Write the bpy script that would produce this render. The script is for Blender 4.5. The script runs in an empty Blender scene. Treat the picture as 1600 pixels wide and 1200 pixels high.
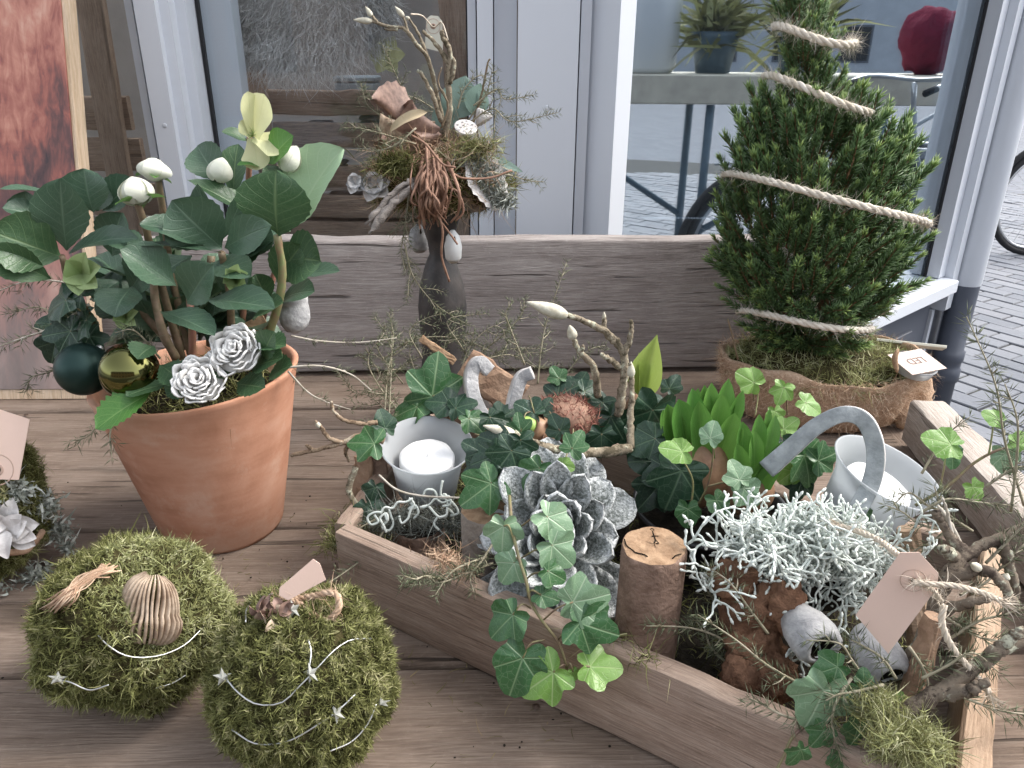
import bpy, math, random
import numpy as np
from mathutils import Vector, Matrix, noise as mnoise
rad = math.radians
SC = bpy.context.scene
COL = SC.collection

# ------------------------------------------------------------------ camera
CAM_H = 0.46            # lens height above the bench top (z = 0)
PITCH, ROLL, FPX = rad(23.5), rad(0.4), 1202.0
F_ = np.array([0, math.cos(PITCH), -math.sin(PITCH)])
R0 = np.array([1.0, 0, 0]); U0 = np.array([0, math.sin(PITCH), math.cos(PITCH)])
R_ = R0*math.cos(ROLL) + U0*math.sin(ROLL)
U_ = -R0*math.sin(ROLL) + U0*math.cos(ROLL)
EYE = np.array([0, 0, CAM_H])
cam_data = bpy.data.cameras.new('camera')
cam_data.sensor_width = 36.0; cam_data.lens = 36.0*FPX/1600.0
cam_data.clip_start = 0.02; cam_data.clip_end = 500
cam = bpy.data.objects.new('camera', cam_data); COL.objects.link(cam)
m = Matrix.Identity(4)
for i in range(3):
    m[i][0] = R_[i]; m[i][1] = U_[i]; m[i][2] = -F_[i]; m[i][3] = EYE[i]
cam.matrix_world = m
SC.camera = cam

# ------------------------------------------------------------------ light
SUN_EL, SUN_AZ = rad(48), rad(78)      # azimuth measured from +Y towards +X
world = bpy.data.worlds.new('World'); SC.world = world; world.use_nodes = True
wn = world.node_tree
bg = wn.nodes['Background']
sky = wn.nodes.new('ShaderNodeTexSky'); sky.sky_type = 'NISHITA'; sky.sun_disc = False
sky.sun_elevation = SUN_EL; sky.sun_rotation = SUN_AZ
sky.air_density = 1.0; sky.dust_density = 3.0; sky.ozone_density = 1.0
haz = wn.nodes.new('ShaderNodeHueSaturation'); haz.inputs['Saturation'].default_value = .32   # thin cloud greys the blue
wn.links.new(sky.outputs[0], haz.inputs['Color']); wn.links.new(haz.outputs[0], bg.inputs[0]); bg.inputs[1].default_value = 0.15
sl = bpy.data.lights.new('sun', 'SUN'); sl.energy = .8; sl.angle = rad(22); sl.color = (1.0, 0.94, 0.86)
sun = bpy.data.objects.new('sun', sl); COL.objects.link(sun)
sd = Vector((math.sin(SUN_AZ)*math.cos(SUN_EL), math.cos(SUN_AZ)*math.cos(SUN_EL), math.sin(SUN_EL)))
sun.rotation_euler = sd.to_track_quat('Z', 'Y').to_euler(); sun.location = (2, -1, 4)
SC.view_settings.view_transform = 'Standard'; SC.view_settings.look = 'None'
SC.view_settings.gamma = 1.0; SC.view_settings.use_curve_mapping = False
SC.view_settings.exposure = 1.72
SC.render.engine = 'CYCLES'
SC.cycles.max_bounces = 8; SC.cycles.transparent_max_bounces = 12
SC.cycles.caustics_reflective = False; SC.cycles.caustics_refractive = False

# ------------------------------------------------------------------ points
def ray(px, py):
    return F_ + R_*((px-800)/FPX) - U_*((py-600)/FPX)
def P(px, py, Y):                       # world point seen at a picture spot, Y metres in front
    d = ray(px, py); return EYE + d*(Y/d[1])
def PZ(px, py, z):                      # ... on the level z
    d = ray(px, py); return EYE + d*((z-CAM_H)/d[2])
def S(p):                               # metres per picture pixel at a point
    return float(np.dot(np.asarray(p)-EYE, F_))/FPX
def nrm(v):
    v = np.asarray(v, float); n = np.linalg.norm(v); return v/n if n > 1e-9 else v
def imdir(deg, fwd=0.0):                # direction in the plane facing the viewer, 0 = right, 90 = up
    a = rad(deg); return nrm(R_*math.cos(a)+U_*math.sin(a)+F_*fwd)
TOEYE = -F_

# ------------------------------------------------------------------ mesh builder
class MB:
    def __init__(s):
        s.v = []; s.uv = []; s.t = []; s.n = 0; s.f = []; s.mi = []
    def add(s, v, faces, uv=None, t=0.5, mi=0):
        v = np.asarray(v, float).reshape(-1, 3); k = len(v)
        s.v.append(v)
        s.uv.append(np.zeros((k, 2)) if uv is None else np.asarray(uv, float))
        s.t.append(np.full(k, float(t)) if np.isscalar(t) else np.asarray(t, float))
        if isinstance(faces, np.ndarray): groups = [faces]
        else:
            by = {}
            for f in faces: by.setdefault(len(f), []).append(f)
            groups = [np.array(g, dtype=np.int64) for g in by.values()]
        for g in groups:
            s.f.append(g+s.n); s.mi.append(np.full(len(g), mi, dtype=np.int32))
        s.n += k
        return s
    def merge(s, o, mi=0):
        s.v += o.v; s.uv += o.uv; s.t += o.t
        for g in o.f: s.f.append(g+s.n); s.mi.append(np.full(len(g), mi, dtype=np.int32))
        s.n += o.n
    def verts(s): return np.concatenate(s.v) if s.v else np.zeros((0, 3))
    def map(s, fn):
        s.v = [fn(v) for v in s.v]; return s
    def mesh(s, name, mats, smooth=True, shift=None):
        me = bpy.data.meshes.new(name)
        v = s.verts()
        if shift is not None: v = v-np.asarray(shift)
        me.vertices.add(len(v)); me.vertices.foreach_set('co', v.astype(np.float32).ravel())
        loops = np.concatenate([g.ravel() for g in s.f]); sizes = np.concatenate([np.full(len(g), g.shape[1]) for g in s.f])
        me.loops.add(len(loops)); me.loops.foreach_set('vertex_index', loops.astype(np.int32))
        me.polygons.add(len(sizes)); me.polygons.foreach_set('loop_start', np.concatenate([[0], np.cumsum(sizes)[:-1]]).astype(np.int32))
        me.polygons.foreach_set('material_index', np.concatenate(s.mi))
        me.polygons.foreach_set('use_smooth', np.full(len(sizes), bool(smooth)))
        me.update(calc_edges=True)
        uvl = me.uv_layers.new(name='UVMap'); uvl.data.foreach_set('uv', np.concatenate(s.uv)[loops].astype(np.float32).ravel())
        at = me.attributes.new('tint', 'FLOAT', 'POINT'); at.data.foreach_set('value', np.concatenate(s.t).astype(np.float32))
        me.validate()
        for mt in (mats if isinstance(mats, (list, tuple)) else [mats]): me.materials.append(mt)
        return me

def wloc(o):
    p = np.zeros(3)
    while o is not None: p = p+np.array(o.location); o = o.parent
    return p
def link(name, data, parent=None):
    o = bpy.data.objects.new(name, data); COL.objects.link(o)
    if parent is not None: o.parent = parent
    return o
def part(name, mb, mats, parent=None, smooth=True, label=None, kind=None, local=False):
    """mesh object; world-space vertices are shifted into the parent's space unless local"""
    me = mb.mesh(name, mats, smooth, None if (local or parent is None) else wloc(parent))
    o = link(name, me, parent)
    if label: o['label'] = label
    if kind: o['kind'] = kind
    return o
def thing(name, label, cat, loc=(0, 0, 0), group=None, rotz=0):
    o = link(name, None); o.location = [float(c) for c in loc]; o.rotation_euler = (0, 0, rotz); o.empty_display_size = .02
    o['label'] = label; o['category'] = cat
    if group: o['group'] = group
    return o
def solo(name, label, cat, mb, mats, smooth=True, group=None, kind=None):
    """a thing that is one mesh, with its origin at the foot of its shape"""
    v = mb.verts(); c = np.array([v[:, 0].mean(), v[:, 1].mean(), v[:, 2].min()])
    o = link(name, mb.mesh(name, mats, smooth, c)); o.location = c
    o['label'] = label; o['category'] = cat
    if group: o['group'] = group
    if kind: o['kind'] = kind
    return o
def struct(name, mb, mats, smooth=False):
    o = link(name, mb.mesh(name, mats, smooth)); o['kind'] = 'structure'; return o
def dup(root, group=None, label=None):
    c = root.copy(); COL.objects.link(c)
    if label: c['label'] = label
    for ch in list(root.children):
        d = ch.copy(); COL.objects.link(d); d.parent = c
        for g in list(ch.children):
            e = g.copy(); COL.objects.link(e); e.parent = d
    return c

# ------------------------------------------------------------------ shapes
def frame(d, hint=(0, 0, 1)):
    d = nrm(d); h = np.asarray(hint, float)
    if abs(np.dot(d, nrm(h))) > .97: h = np.array([1., .2, 0])
    x = nrm(np.cross(h, d)); y = np.cross(d, x); return x, y, d
def smooth_path(pts, n):
    pts = np.asarray(pts, float)
    if len(pts) == 2: return pts[0]+(pts[1]-pts[0])*np.linspace(0, 1, n)[:, None]
    q = np.vstack([2*pts[0]-pts[1], pts, 2*pts[-1]-pts[-2]])
    out = []
    for s_ in np.linspace(0, len(pts)-1-1e-6, n):
        i = int(s_); t = s_-i; a, b, c, d = q[i], q[i+1], q[i+2], q[i+3]
        out.append(.5*((2*b)+(-a+c)*t+(2*a-5*b+4*c-d)*t*t+(-a+3*b-3*c+d)*t**3))
    return np.array(out)
def tube(mb, path, r, n=6, mi=0, t=.5, jit=0, rng=None, cap=True):
    path = np.asarray(path, float); k = len(path)
    r = np.full(k, r) if np.isscalar(r) else np.asarray(r, float)
    tan = np.gradient(path, axis=0); x, y, d = frame(tan[0])
    V = []; a = np.arange(n)*2*math.pi/n
    for i in range(k):
        d = nrm(tan[i]); x = nrm(x-d*np.dot(x, d)); y = np.cross(d, x)
        rr = r[i]*np.ones(n)
        if jit and rng is not None: rr = rr*(1+jit*rng.standard_normal(n))
        V.append(path[i]+np.outer(np.cos(a)*rr, x)+np.outer(np.sin(a)*rr, y))
    V = np.concatenate(V); Fc = []
    for i in range(k-1):
        for j in range(n):
            Fc.append((i*n+j, i*n+(j+1) % n, (i+1)*n+(j+1) % n, (i+1)*n+j))
    if cap: Fc += [tuple(range(n-1, -1, -1)), tuple(range((k-1)*n, k*n))]
    L = np.repeat(np.linspace(0, 1, k), n); uv = np.stack([np.tile(np.arange(n)/n, k), L], 1)
    mb.add(V, Fc, uv, t, mi); return mb
def lathe(mb, prof, n=32, center=(0, 0, 0), mi=0, wob=None, t=.5, axis=None, cap0=False, cap1=False):
    """prof: (radius, height) pairs; wob(angle, i) multiplies the radius and lifts"""
    a = np.arange(n)*2*math.pi/n; V = []
    for i, (r, h) in enumerate(prof):
        f, dz = (np.ones(n), np.zeros(n)) if wob is None else wob(a, i)
        V.append(np.stack([np.cos(a)*r*f, np.sin(a)*r*f, h+dz], 1))
    V = np.concatenate(V); k = len(prof); Fc = []
    for i in range(k-1):
        for j in range(n): Fc.append((i*n+j, i*n+(j+1) % n, (i+1)*n+(j+1) % n, (i+1)*n+j))
    if cap0: Fc.append(tuple(range(n-1, -1, -1)))
    if cap1: Fc.append(tuple(range((k-1)*n, k*n)))
    uv = np.stack([np.tile(np.arange(n)/n, k), np.repeat(np.linspace(0, 1, k), n)], 1)
    if axis is not None:
        x, y, d = frame(axis); V = np.outer(V[:, 0], x)+np.outer(V[:, 1], y)+np.outer(V[:, 2], d)
    mb.add(V+np.asarray(center), Fc, uv, t, mi); return mb
def box(mb, lo, hi, mi=0, bev=0.0):
    (x0, y0, z0), (x1, y1, z1) = lo, hi
    if bev <= 0:
        V = [(x0, y0, z0), (x1, y0, z0), (x1, y1, z0), (x0, y1, z0), (x0, y0, z1), (x1, y0, z1), (x1, y1, z1), (x0, y1, z1)]
        mb.add(V, [(3, 2, 1, 0), (4, 5, 6, 7), (0, 1, 5, 4), (1, 2, 6, 5), (2, 3, 7, 6), (3, 0, 4, 7)], mi=mi); return mb
    b = bev
    def ring(z, i): return [(x0+i, y0+i, z), (x1-i, y0+i, z), (x1-i, y1-i, z), (x0+i, y1-i, z)]
    V = ring(z0, b)+ring(z0+b, 0)+ring(z1-b, 0)+ring(z1, b)
    Fc = [(3, 2, 1, 0), (12, 13, 14, 15)]
    for k in range(3):
        for j in range(4): Fc.append((k*4+j, k*4+(j+1) % 4, (k+1)*4+(j+1) % 4, (k+1)*4+j))
    mb.add(V, Fc, mi=mi); return mb
def plank_mb(L, W, T, seed, wear=.002, nseg=14, cross=4):
    """a worn board along X centred in X and Y, top at T: rounded uneven edges"""
    rng = np.random.default_rng(seed)
    b = min(wear*1.6, T*.3)
    prof = [(-W/2+b, 0), (-W/2, b), (-W/2, T-b), (-W/2+b*.4, T-b*.3)]
    prof += [(y, T) for y in np.linspace(-W/2+b*1.4, W/2-b*1.4, cross)]
    prof += [(W/2-b*.4, T-b*.3), (W/2, T-b), (W/2, b), (W/2-b, 0)]
    prof = np.array(prof); k = len(prof); xs = np.linspace(-L/2, L/2, nseg)
    V = []
    for i, x in enumerate(xs):
        w = np.zeros((k, 2))
        e0, e1 = rng.normal(0, wear*.5, 2)
        w[:4, 0] += e0; w[-4:, 0] += e1
        w[4:-4, 1] += rng.normal(0, wear*.18, k-8)
        q = prof+w; V.append(np.stack([np.full(k, x+(rng.normal(0, wear*.2) if i in (0, nseg-1) else 0)), q[:, 0], q[:, 1]], 1))
    V = np.concatenate(V); Fc = []
    for i in range(nseg-1):
        for j in range(k): Fc.append((i*k+j, (i+1)*k+j, (i+1)*k+(j+1) % k, i*k+(j+1) % k))
    Fc += [tuple(range(k)), tuple(range(len(V)-1, len(V)-k-1, -1))]
    mb = MB(); mb.add(V, Fc); return mb
def sphere_mb(mb, c, r, nu=28, nv=18, mi=0, fn=None, t=.5):
    V = []; 
    for i in range(nv+1):
        th = math.pi*i/nv
        for j in range(nu):
            ph = 2*math.pi*j/nu; d = np.array([math.sin(th)*math.cos(ph), math.sin(th)*math.sin(ph), math.cos(th)])
            rr = np.asarray(r)*(fn(d) if fn else 1.0); V.append(np.asarray(c)+d*rr)
    Fc = []
    for i in range(nv):
        for j in range(nu): Fc.append((i*nu+j, (i+1)*nu+j, (i+1)*nu+(j+1) % nu, i*nu+(j+1) % nu))
    mb.add(np.array(V), Fc, t=t, mi=mi); return mb
def nz(p, s=1.0): return mnoise.noise(Vector((float(p[0])*s, float(p[1])*s, float(p[2])*s)))

def strands(mb, p, d, L, w, curl, rng, seg=3, t=None, droop=0.0, mi=0):
    """n curved tapering blades: p,d (n,3); L,w scalars or (n,)"""
    n = len(p); d = d/np.linalg.norm(d, axis=1, keepdims=True)
    L = np.broadcast_to(L, (n,))*rng.uniform(.55, 1.35, n); w = np.broadcast_to(w, (n,))*rng.uniform(.7, 1.3, n)
    rv = rng.standard_normal((n, 3)); tg = np.cross(d, rv); tg /= np.linalg.norm(tg, axis=1, keepdims=True)
    sd_ = np.cross(d, tg)
    c = rng.normal(0, curl, (n, 1)); c2 = rng.normal(0, curl*.6, (n, 1))
    rings = []
    for k in range(seg+1):
        u = k/seg
        q = p+L[:, None]*(u*d+c*u*u*tg+c2*u*u*u*sd_*1.2)
        q[:, 2] -= droop*L*u*u
        if k < seg:
            ww = (w*(1-.55*u)*(.75 if k == 0 else 1))[:, None]*.5
            rings += [q-sd_*ww, q+sd_*ww]
        else: rings.append(q)
    V = np.stack(rings, 1).reshape(-1, 3); m_ = 2*seg+1
    base = np.arange(n)[:, None]*m_; quads = []
    for k in range(seg-1): quads.append(base+np.array([[2*k, 2*k+1, 2*k+3, 2*k+2]]))
    tri = base+np.array([[2*seg-2, 2*seg-1, 2*seg]])
    tt = rng.uniform(0, 1, n) if t is None else t
    tt = np.repeat(tt, m_)
    N0 = mb.n
    mb.add(V, np.concatenate(quads) if quads else tri, None, tt, mi)
    if quads:
        mb.f.append(tri+N0); mb.mi.append(np.full(len(tri), mi, dtype=np.int32))
    return mb
def needles(mb, p, d, L, w, rng, t=None, mi=0, bend=.0):
    """three-sided thin spikes"""
    n = len(p); d = d/np.linalg.norm(d, axis=1, keepdims=True)
    L = np.broadcast_to(L, (n,)); w = np.broadcast_to(w, (n,))
    tg = np.cross(d, rng.standard_normal((n, 3))); tg /= np.linalg.norm(tg, axis=1, keepdims=True); s2 = np.cross(d, tg)
    q = []
    mid = p+d*(L*.45)[:, None]
    for k in range(3):
        a = 2*math.pi*k/3; q.append(mid+(tg*math.cos(a)+s2*math.sin(a))*(w*.5)[:, None])
    V = np.stack([p]+q+[p+d*L[:, None]+tg*(bend*L)[:, None]], 1).reshape(-1, 3)
    b = np.arange(n)[:, None]*5
    f = np.concatenate([b+np.array([[0, 2, 1]]), b+np.array([[0, 3, 2]]), b+np.array([[0, 1, 3]]),
                        b+np.array([[4, 1, 2]]), b+np.array([[4, 2, 3]]), b+np.array([[4, 3, 1]])])
    tt = np.repeat(rng.uniform(0, 1, n) if t is None else t, 5)
    mb.add(V, f, None, tt, mi); return mb
def rope(mb, path, r, rng, twist=9.0, plies=3, n=5, fuzz=0, fl=.012, mi=0):
    path = np.asarray(path, float); k = len(path)
    tan = np.gradient(path, axis=0); x, y, d = frame(tan[0]); X = []; Y = []
    for i in range(k):
        d = nrm(tan[i]); x = nrm(x-d*np.dot(x, d)); X.append(x); Y.append(np.cross(d, x))
    X, Y = np.array(X), np.array(Y); s = np.concatenate([[0], np.cumsum(np.linalg.norm(np.diff(path, axis=0), axis=1))])
    for q in range(plies):
        a = s*twist/(r*2*math.pi)*1.0+2*math.pi*q/plies
        pp = path+(X*np.cos(a)[:, None]+Y*np.sin(a)[:, None])*(r*.52)
        tube(mb, pp, r*.62, n, mi, t=float(rng.uniform(.2, .8)), jit=.06, rng=rng)
    if fuzz:
        i = rng.integers(0, k, fuzz); a = rng.uniform(0, 6.28, fuzz)
        nn = X[i]*np.cos(a)[:, None]+Y[i]*np.sin(a)[:, None]
        tg = tan[i]/np.linalg.norm(tan[i], axis=1, keepdims=True)
        strands(mb, path[i]+nn*r*.8, nn*.6+tg*rng.normal(0, 1, (fuzz, 1))+rng.normal(0, .3, (fuzz, 3)), fl, .00035, .8, rng, mi=mi)
    return mb
def leaf_mb(L, W, rng, shape='ob', fold=.25, curl=.5, wave=.06, serr=.0, nu=14, nv=7, cup=0.0):
    """blade along +Y from the origin, face towards +Z"""
    us = np.linspace(0, 1, nu); vs = np.linspace(-1, 1, nv)
    if shape == 'ob': w = np.sin(math.pi*np.clip(us, 0, 1)**1.35)**.75
    elif shape == 'ov': w = np.sin(math.pi*us**.85)**.85
    elif shape == 'lance': w = np.sin(math.pi*us**.8)**1.1
    elif shape == 'spat': w = (.42+.58*np.clip(us/.62, 0, 1)**1.2)*np.clip(1-((us-.62)/.38).clip(0)**2.2, 0, 1)**.6
    elif shape == 'strap': w = np.minimum(1, np.minimum((us*6+.55), (1-us)*4)**.6)
    else: w = np.sin(math.pi*us)**.6
    w = np.maximum(w, .02)
    ang = 0; y = z = 0; cy = []; cz = []; ca = []
    for i, u in enumerate(us):
        cy.append(y); cz.append(z); ca.append(ang)
        st = L/(nu-1); y += st*math.cos(ang); z -= st*math.sin(ang); ang = curl*(u**1.2)
    ph = rng.uniform(0, 6.28, 3); V = []; uv = []
    for i, u in enumerate(us):
        for j, v in enumerate(vs):
            ww = w[i]*W/2
            if serr and abs(v) > .99 and .08 < u < .97: ww *= 1+serr*(1 if i % 2 else -1)
            x = v*ww
            dz = fold*abs(x)+cup*x*x/(W/2)+wave*W*(math.sin(u*9+ph[0]+v*1.5)*abs(v)*.5+math.sin(u*5+ph[1])*.25*u)
            V.append((x, cy[i]+dz*math.sin(ca[i]), cz[i]+dz*math.cos(ca[i]))); uv.append((v*.5+.5, u))
    Fc = [(i*nv+j, i*nv+j+1, (i+1)*nv+j+1, (i+1)*nv+j) for i in range(nu-1) for j in range(nv-1)]
    mb = MB(); mb.add(np.array(V), Fc, uv); return mb
def basis(o, d, n):
    """matrix with local Y along d, local Z near n"""
    y = nrm(d); z = nrm(np.asarray(n)-y*np.dot(n, y)); x = np.cross(y, z)
    return np.array(o), np.stack([x, y, z], 1)
def xf(mb, o, B): return mb.map(lambda v: v@B.T+o)
def set_mat(ob, o, B, s=1.0):
    mm = Matrix.Identity(4)
    for i in range(3):
        for j in range(3): mm[i][j] = float(B[i, j]*s)
        mm[i][3] = float(o[i])
    ob.matrix_basis = mm

# ------------------------------------------------------------------ materials
def new_mat(name):
    mt = bpy.data.materials.new(name); mt.use_nodes = True
    return mt, mt.node_tree, mt.node_tree.nodes['Principled BSDF']
class G:
    """small node helper"""
    def __init__(s, nt): s.nt = nt
    def n(s, typ, **kw):
        nd = s.nt.nodes.new('ShaderNode'+typ)
        for k, v in kw.items(): setattr(nd, k, v)
        return nd
    def L(s, a, b): s.nt.links.new(a, b)
    def put(s, sock, v):
        if hasattr(v, 'links') or isinstance(v, bpy.types.NodeSocket): s.L(v, sock)
        else: sock.default_value = v
    def math(s, op, a, b=0.5, clamp=False):
        nd = s.n('Math', operation=op, use_clamp=clamp); s.put(nd.inputs[0], a); s.put(nd.inputs[1], b); return nd.outputs[0]
    def mix(s, f, a, b, typ='MIX'):
        nd = s.n('Mix', data_type='RGBA', blend_type=typ); s.put(nd.inputs[0], f)
        s.put(nd.inputs[6], a if not isinstance(a, tuple) else (*a[:3], 1)); s.put(nd.inputs[7], b if not isinstance(b, tuple) else (*b[:3], 1)); return nd.outputs[2]
    def ramp(s, f, stops):
        nd = s.n('ValToRGB'); el = nd.color_ramp.elements
        while len(el) < len(stops): el.new(.5)
        for e, (p, c) in zip(el, stops): e.position = p; e.color = (*c, 1) if len(c) == 3 else c
        s.put(nd.inputs[0], f); return nd.outputs[0]
    def rng(s, f, a, b, c=0., d=1.):
        nd = s.n('MapRange'); s.put(nd.inputs[0], f)
        for i, v in enumerate((a, b, c, d)): s.put(nd.inputs[1+i], v)
        return nd.outputs[0]
    def noise(s, vec, scale, detail=4, rough=.55, dist=0.):
        nd = s.n('TexNoise'); s.L(vec, nd.inputs['Vector']); nd.inputs['Scale'].default_value = scale
        nd.inputs['Detail'].default_value = detail; nd.inputs['Roughness'].default_value = rough; nd.inputs['Distortion'].default_value = dist
        return nd.outputs['Fac']
    def map(s, vec, sc=(1, 1, 1), loc=None):
        nd = s.n('Mapping'); s.L(vec, nd.inputs[0]); nd.inputs['Scale'].default_value = sc
        if loc is not None: s.put(nd.inputs['Location'], loc)
        return nd.outputs[0]
    def obj(s): return s.n('TexCoord').outputs['Object']
    def uv(s): return s.n('TexCoord').outputs['UV']
    def rand(s): return s.n('ObjectInfo').outputs['Random']
    def tint(s): return s.n('Attribute', attribute_name='tint').outputs['Fac']
    def bump(s, h, strength=.4, dist=.002):
        nd = s.n('Bump'); nd.inputs['Strength'].default_value = strength; nd.inputs['Distance'].default_value = dist
        s.put(nd.inputs['Height'], h); return nd.outputs[0]
    def rvec(s, k=37.):
        c = s.n('CombineXYZ'); r = s.rand()
        for i, q in enumerate((1., 1.7, 2.3)): s.put(c.inputs[i], s.math('MULTIPLY', r, k*q))
        return c.outputs[0]

def wood(name, dark, mid, light, rough=.8, sc=1.0, bump=.7, crack=.5, stain=.5, axis=0, knots=True, var=.25):
    mt, nt, b = new_mat(name); g = G(nt)
    v0 = g.map(g.obj(), (1, 1, 1), g.rvec())
    lo, hi = 13.0*sc, 360.0*sc
    s3 = [hi]*3; s3[axis] = lo
    # growth rings wander: warp the coordinates across the grain with a slow noise
    wv = [8*sc]*3; wv[axis] = 2.5*sc
    wn_ = g.n('TexNoise'); g.L(g.map(v0, tuple(wv)), wn_.inputs['Vector']); wn_.inputs['Scale'].default_value = 1; wn_.inputs['Detail'].default_value = 2
    wa = g.n('VectorMath', operation='MULTIPLY_ADD'); g.L(wn_.outputs['Color'], wa.inputs[0]); wa.inputs[1].default_value = (.03/sc,)*3; g.L(v0, wa.inputs[2])
    v = wa.outputs[0]
    grain = g.noise(g.map(v, tuple(s3)), 1, 8, .72)
    s4 = [hi*1.7]*3; s4[axis] = lo*2.5
    fine = g.noise(g.map(v, tuple(s4)), 1, 3, .6)
    big = g.noise(g.map(v0, (1, 1, 1)), 7*sc, 4, .6)
    s5 = [48*sc]*3; s5[axis] = 1.6*sc
    ring = g.noise(g.map(v, tuple(s5)), 1, 2, .5, .6)
    sm = [34*sc]*3; sm[axis] = 11*sc
    mott = g.noise(g.map(v0, tuple(sm)), 1, 9, .74)
    f = g.math('ADD', g.math('MULTIPLY', grain, .40), g.math('ADD', g.math('MULTIPLY', ring, .25), g.math('MULTIPLY', mott, .35)))
    col = g.ramp(f, [(.38, dark), (.48, mid), (.62, light)])
    col = g.mix(g.math('MULTIPLY', g.rng(big, .45, .75), stain), col, dark)
    col = g.mix(g.math('MULTIPLY', g.rng(fine, .42, .6, 1, 0), .30), col, tuple(c*.55 for c in dark))
    spk = g.noise(g.map(v0, (1, 1, 1)), 160*sc, 4, .7)
    col = g.mix(g.math('MULTIPLY', g.rng(spk, .58, .72), .35), col, light)
    s6 = [130*sc]*3; s6[axis] = 3.2*sc
    cr = g.noise(g.map(v, tuple(s6), (3., 7., 1.)), 1, 3, .5)
    crf = g.rng(cr, .645, .69)
    col = g.mix(g.math('MULTIPLY', crf, crack), col, tuple(c*.25 for c in dark))
    s7 = [2.2*sc]*3; s7[axis] = .25*sc
    col = g.mix(g.math('MULTIPLY', g.rand(), var), col, tuple(c*.72 for c in mid))
    h = g.math('SUBTRACT', g.math('ADD', g.math('MULTIPLY', grain, .7), g.math('MULTIPLY', fine, .5)), g.math('MULTIPLY', crf, 1.2))
    if knots:
        kv = g.n('TexVoronoi'); g.L(g.map(v0, tuple((2.2*sc if i == axis else 5*sc) for i in range(3))), kv.inputs['Vector']); kv.inputs['Scale'].default_value = 1.
        kf = g.rng(kv.outputs['Distance'], .08, .17, 1, 0)
        col = g.mix(g.math('MULTIPLY', kf, .65), col, tuple(c*.35 for c in dark))
    g.L(col, b.inputs['Base Color']); b.inputs['Roughness'].default_value = rough
    b.inputs['Specular IOR Level'].default_value = .25
    g.L(g.bump(h, bump, .0022), b.inputs['Normal'])
    return mt
M = {}
M['bench'] = wood('bench_wood', (.124, .088, .064), (.226, .168, .130), (.325, .258, .208), crack=.85, stain=.55, bump=.9)
M['backboard'] = wood('backboard_wood', (.215, .184, .170), (.385, .342, .320), (.52, .475, .448), crack=.75, stain=.5, var=.15, bump=.9)
M['rail'] = wood('rail_wood', (.26, .21, .17), (.43, .37, .32), (.58, .53, .48), crack=.5, stain=.3)
M['tray'] = wood('tray_wood', (.20, .14, .105), (.36, .265, .205), (.48, .38, .305), sc=1.4, crack=.5, stain=.35, bump=.6)
M['traylight'] = wood('tray_end_wood', (.25, .165, .105), (.40, .28, .19), (.50, .37, .265), sc=1.4, crack=.3, stain=.2, bump=.5)
M['pallet'] = wood('pallet_wood', (.20, .13, .09), (.42, .29, .21), (.58, .43, .33), crack=.4, knots=False)
M['framewood'] = wood('frame_wood', (.45, .31, .19), (.66, .51, .36), (.76, .64, .5), crack=.1, stain=.15, knots=False, axis=2)

def simple(name, col, rough=.6, spec=.5, metal=0., noise_sc=None, var=.25, bump=0., bsc=None, bdist=.001, col2=None, coat=0., tr=0.):
    mt, nt, b = new_mat(name); g = G(nt)
    c2 = col2 or tuple(c*(1-var) for c in col)
    if noise_sc:
        nn = g.noise(g.obj(), noise_sc, 5, .6); g.L(g.ramp(nn, [(.32, c2), (.68, col)]), b.inputs['Base Color'])
    else: b.inputs['Base Color'].default_value = (*col, 1)
    b.inputs['Roughness'].default_value = rough; b.inputs['Metallic'].default_value = metal; b.inputs['Specular IOR Level'].default_value = spec
    if coat: b.inputs['Coat Weight'].default_value = coat
    if bump: g.L(g.bump(g.noise(g.obj(), bsc or 200, 5, .6), bump, bdist), b.inputs['Normal'])
    if tr: b.inputs['Subsurface Weight'].default_value = tr; b.inputs['Subsurface Radius'].default_value = (.01, .01, .01)
    return mt
def add_translucent(mt, fac, col=None):
    nt = mt.node_tree; g = G(nt); b = nt.nodes['Principled BSDF']; out = nt.nodes['Material Output']
    t = g.n('BsdfTranslucent'); mx = g.n('MixShader'); mx.inputs[0].default_value = fac
    l = b.inputs['Base Color'].links
    if col: t.inputs[0].default_value = (*col, 1)
    elif l: g.L(l[0].from_socket, t.inputs[0])
    else: t.inputs[0].default_value = b.inputs['Base Color'].default_value
    g.L(b.outputs[0], mx.inputs[1]); g.L(t.outputs[0], mx.inputs[2]); g.L(mx.outputs[0], out.inputs[0])
    return mt
def tinted(name, stops, rough=.7, spec=.3, tl=0., objvar=0., objcol=(0, 0, 0)):
    mt, nt, b = new_mat(name); g = G(nt)
    c = g.ramp(g.tint(), stops)
    if objvar: c = g.mix(g.math('MULTIPLY', g.rand(), objvar), c, objcol)
    g.L(c, b.inputs['Base Color']); b.inputs['Roughness'].default_value = rough; b.inputs['Specular IOR Level'].default_value = spec
    if tl: add_translucent(mt, tl)
    return mt
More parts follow.
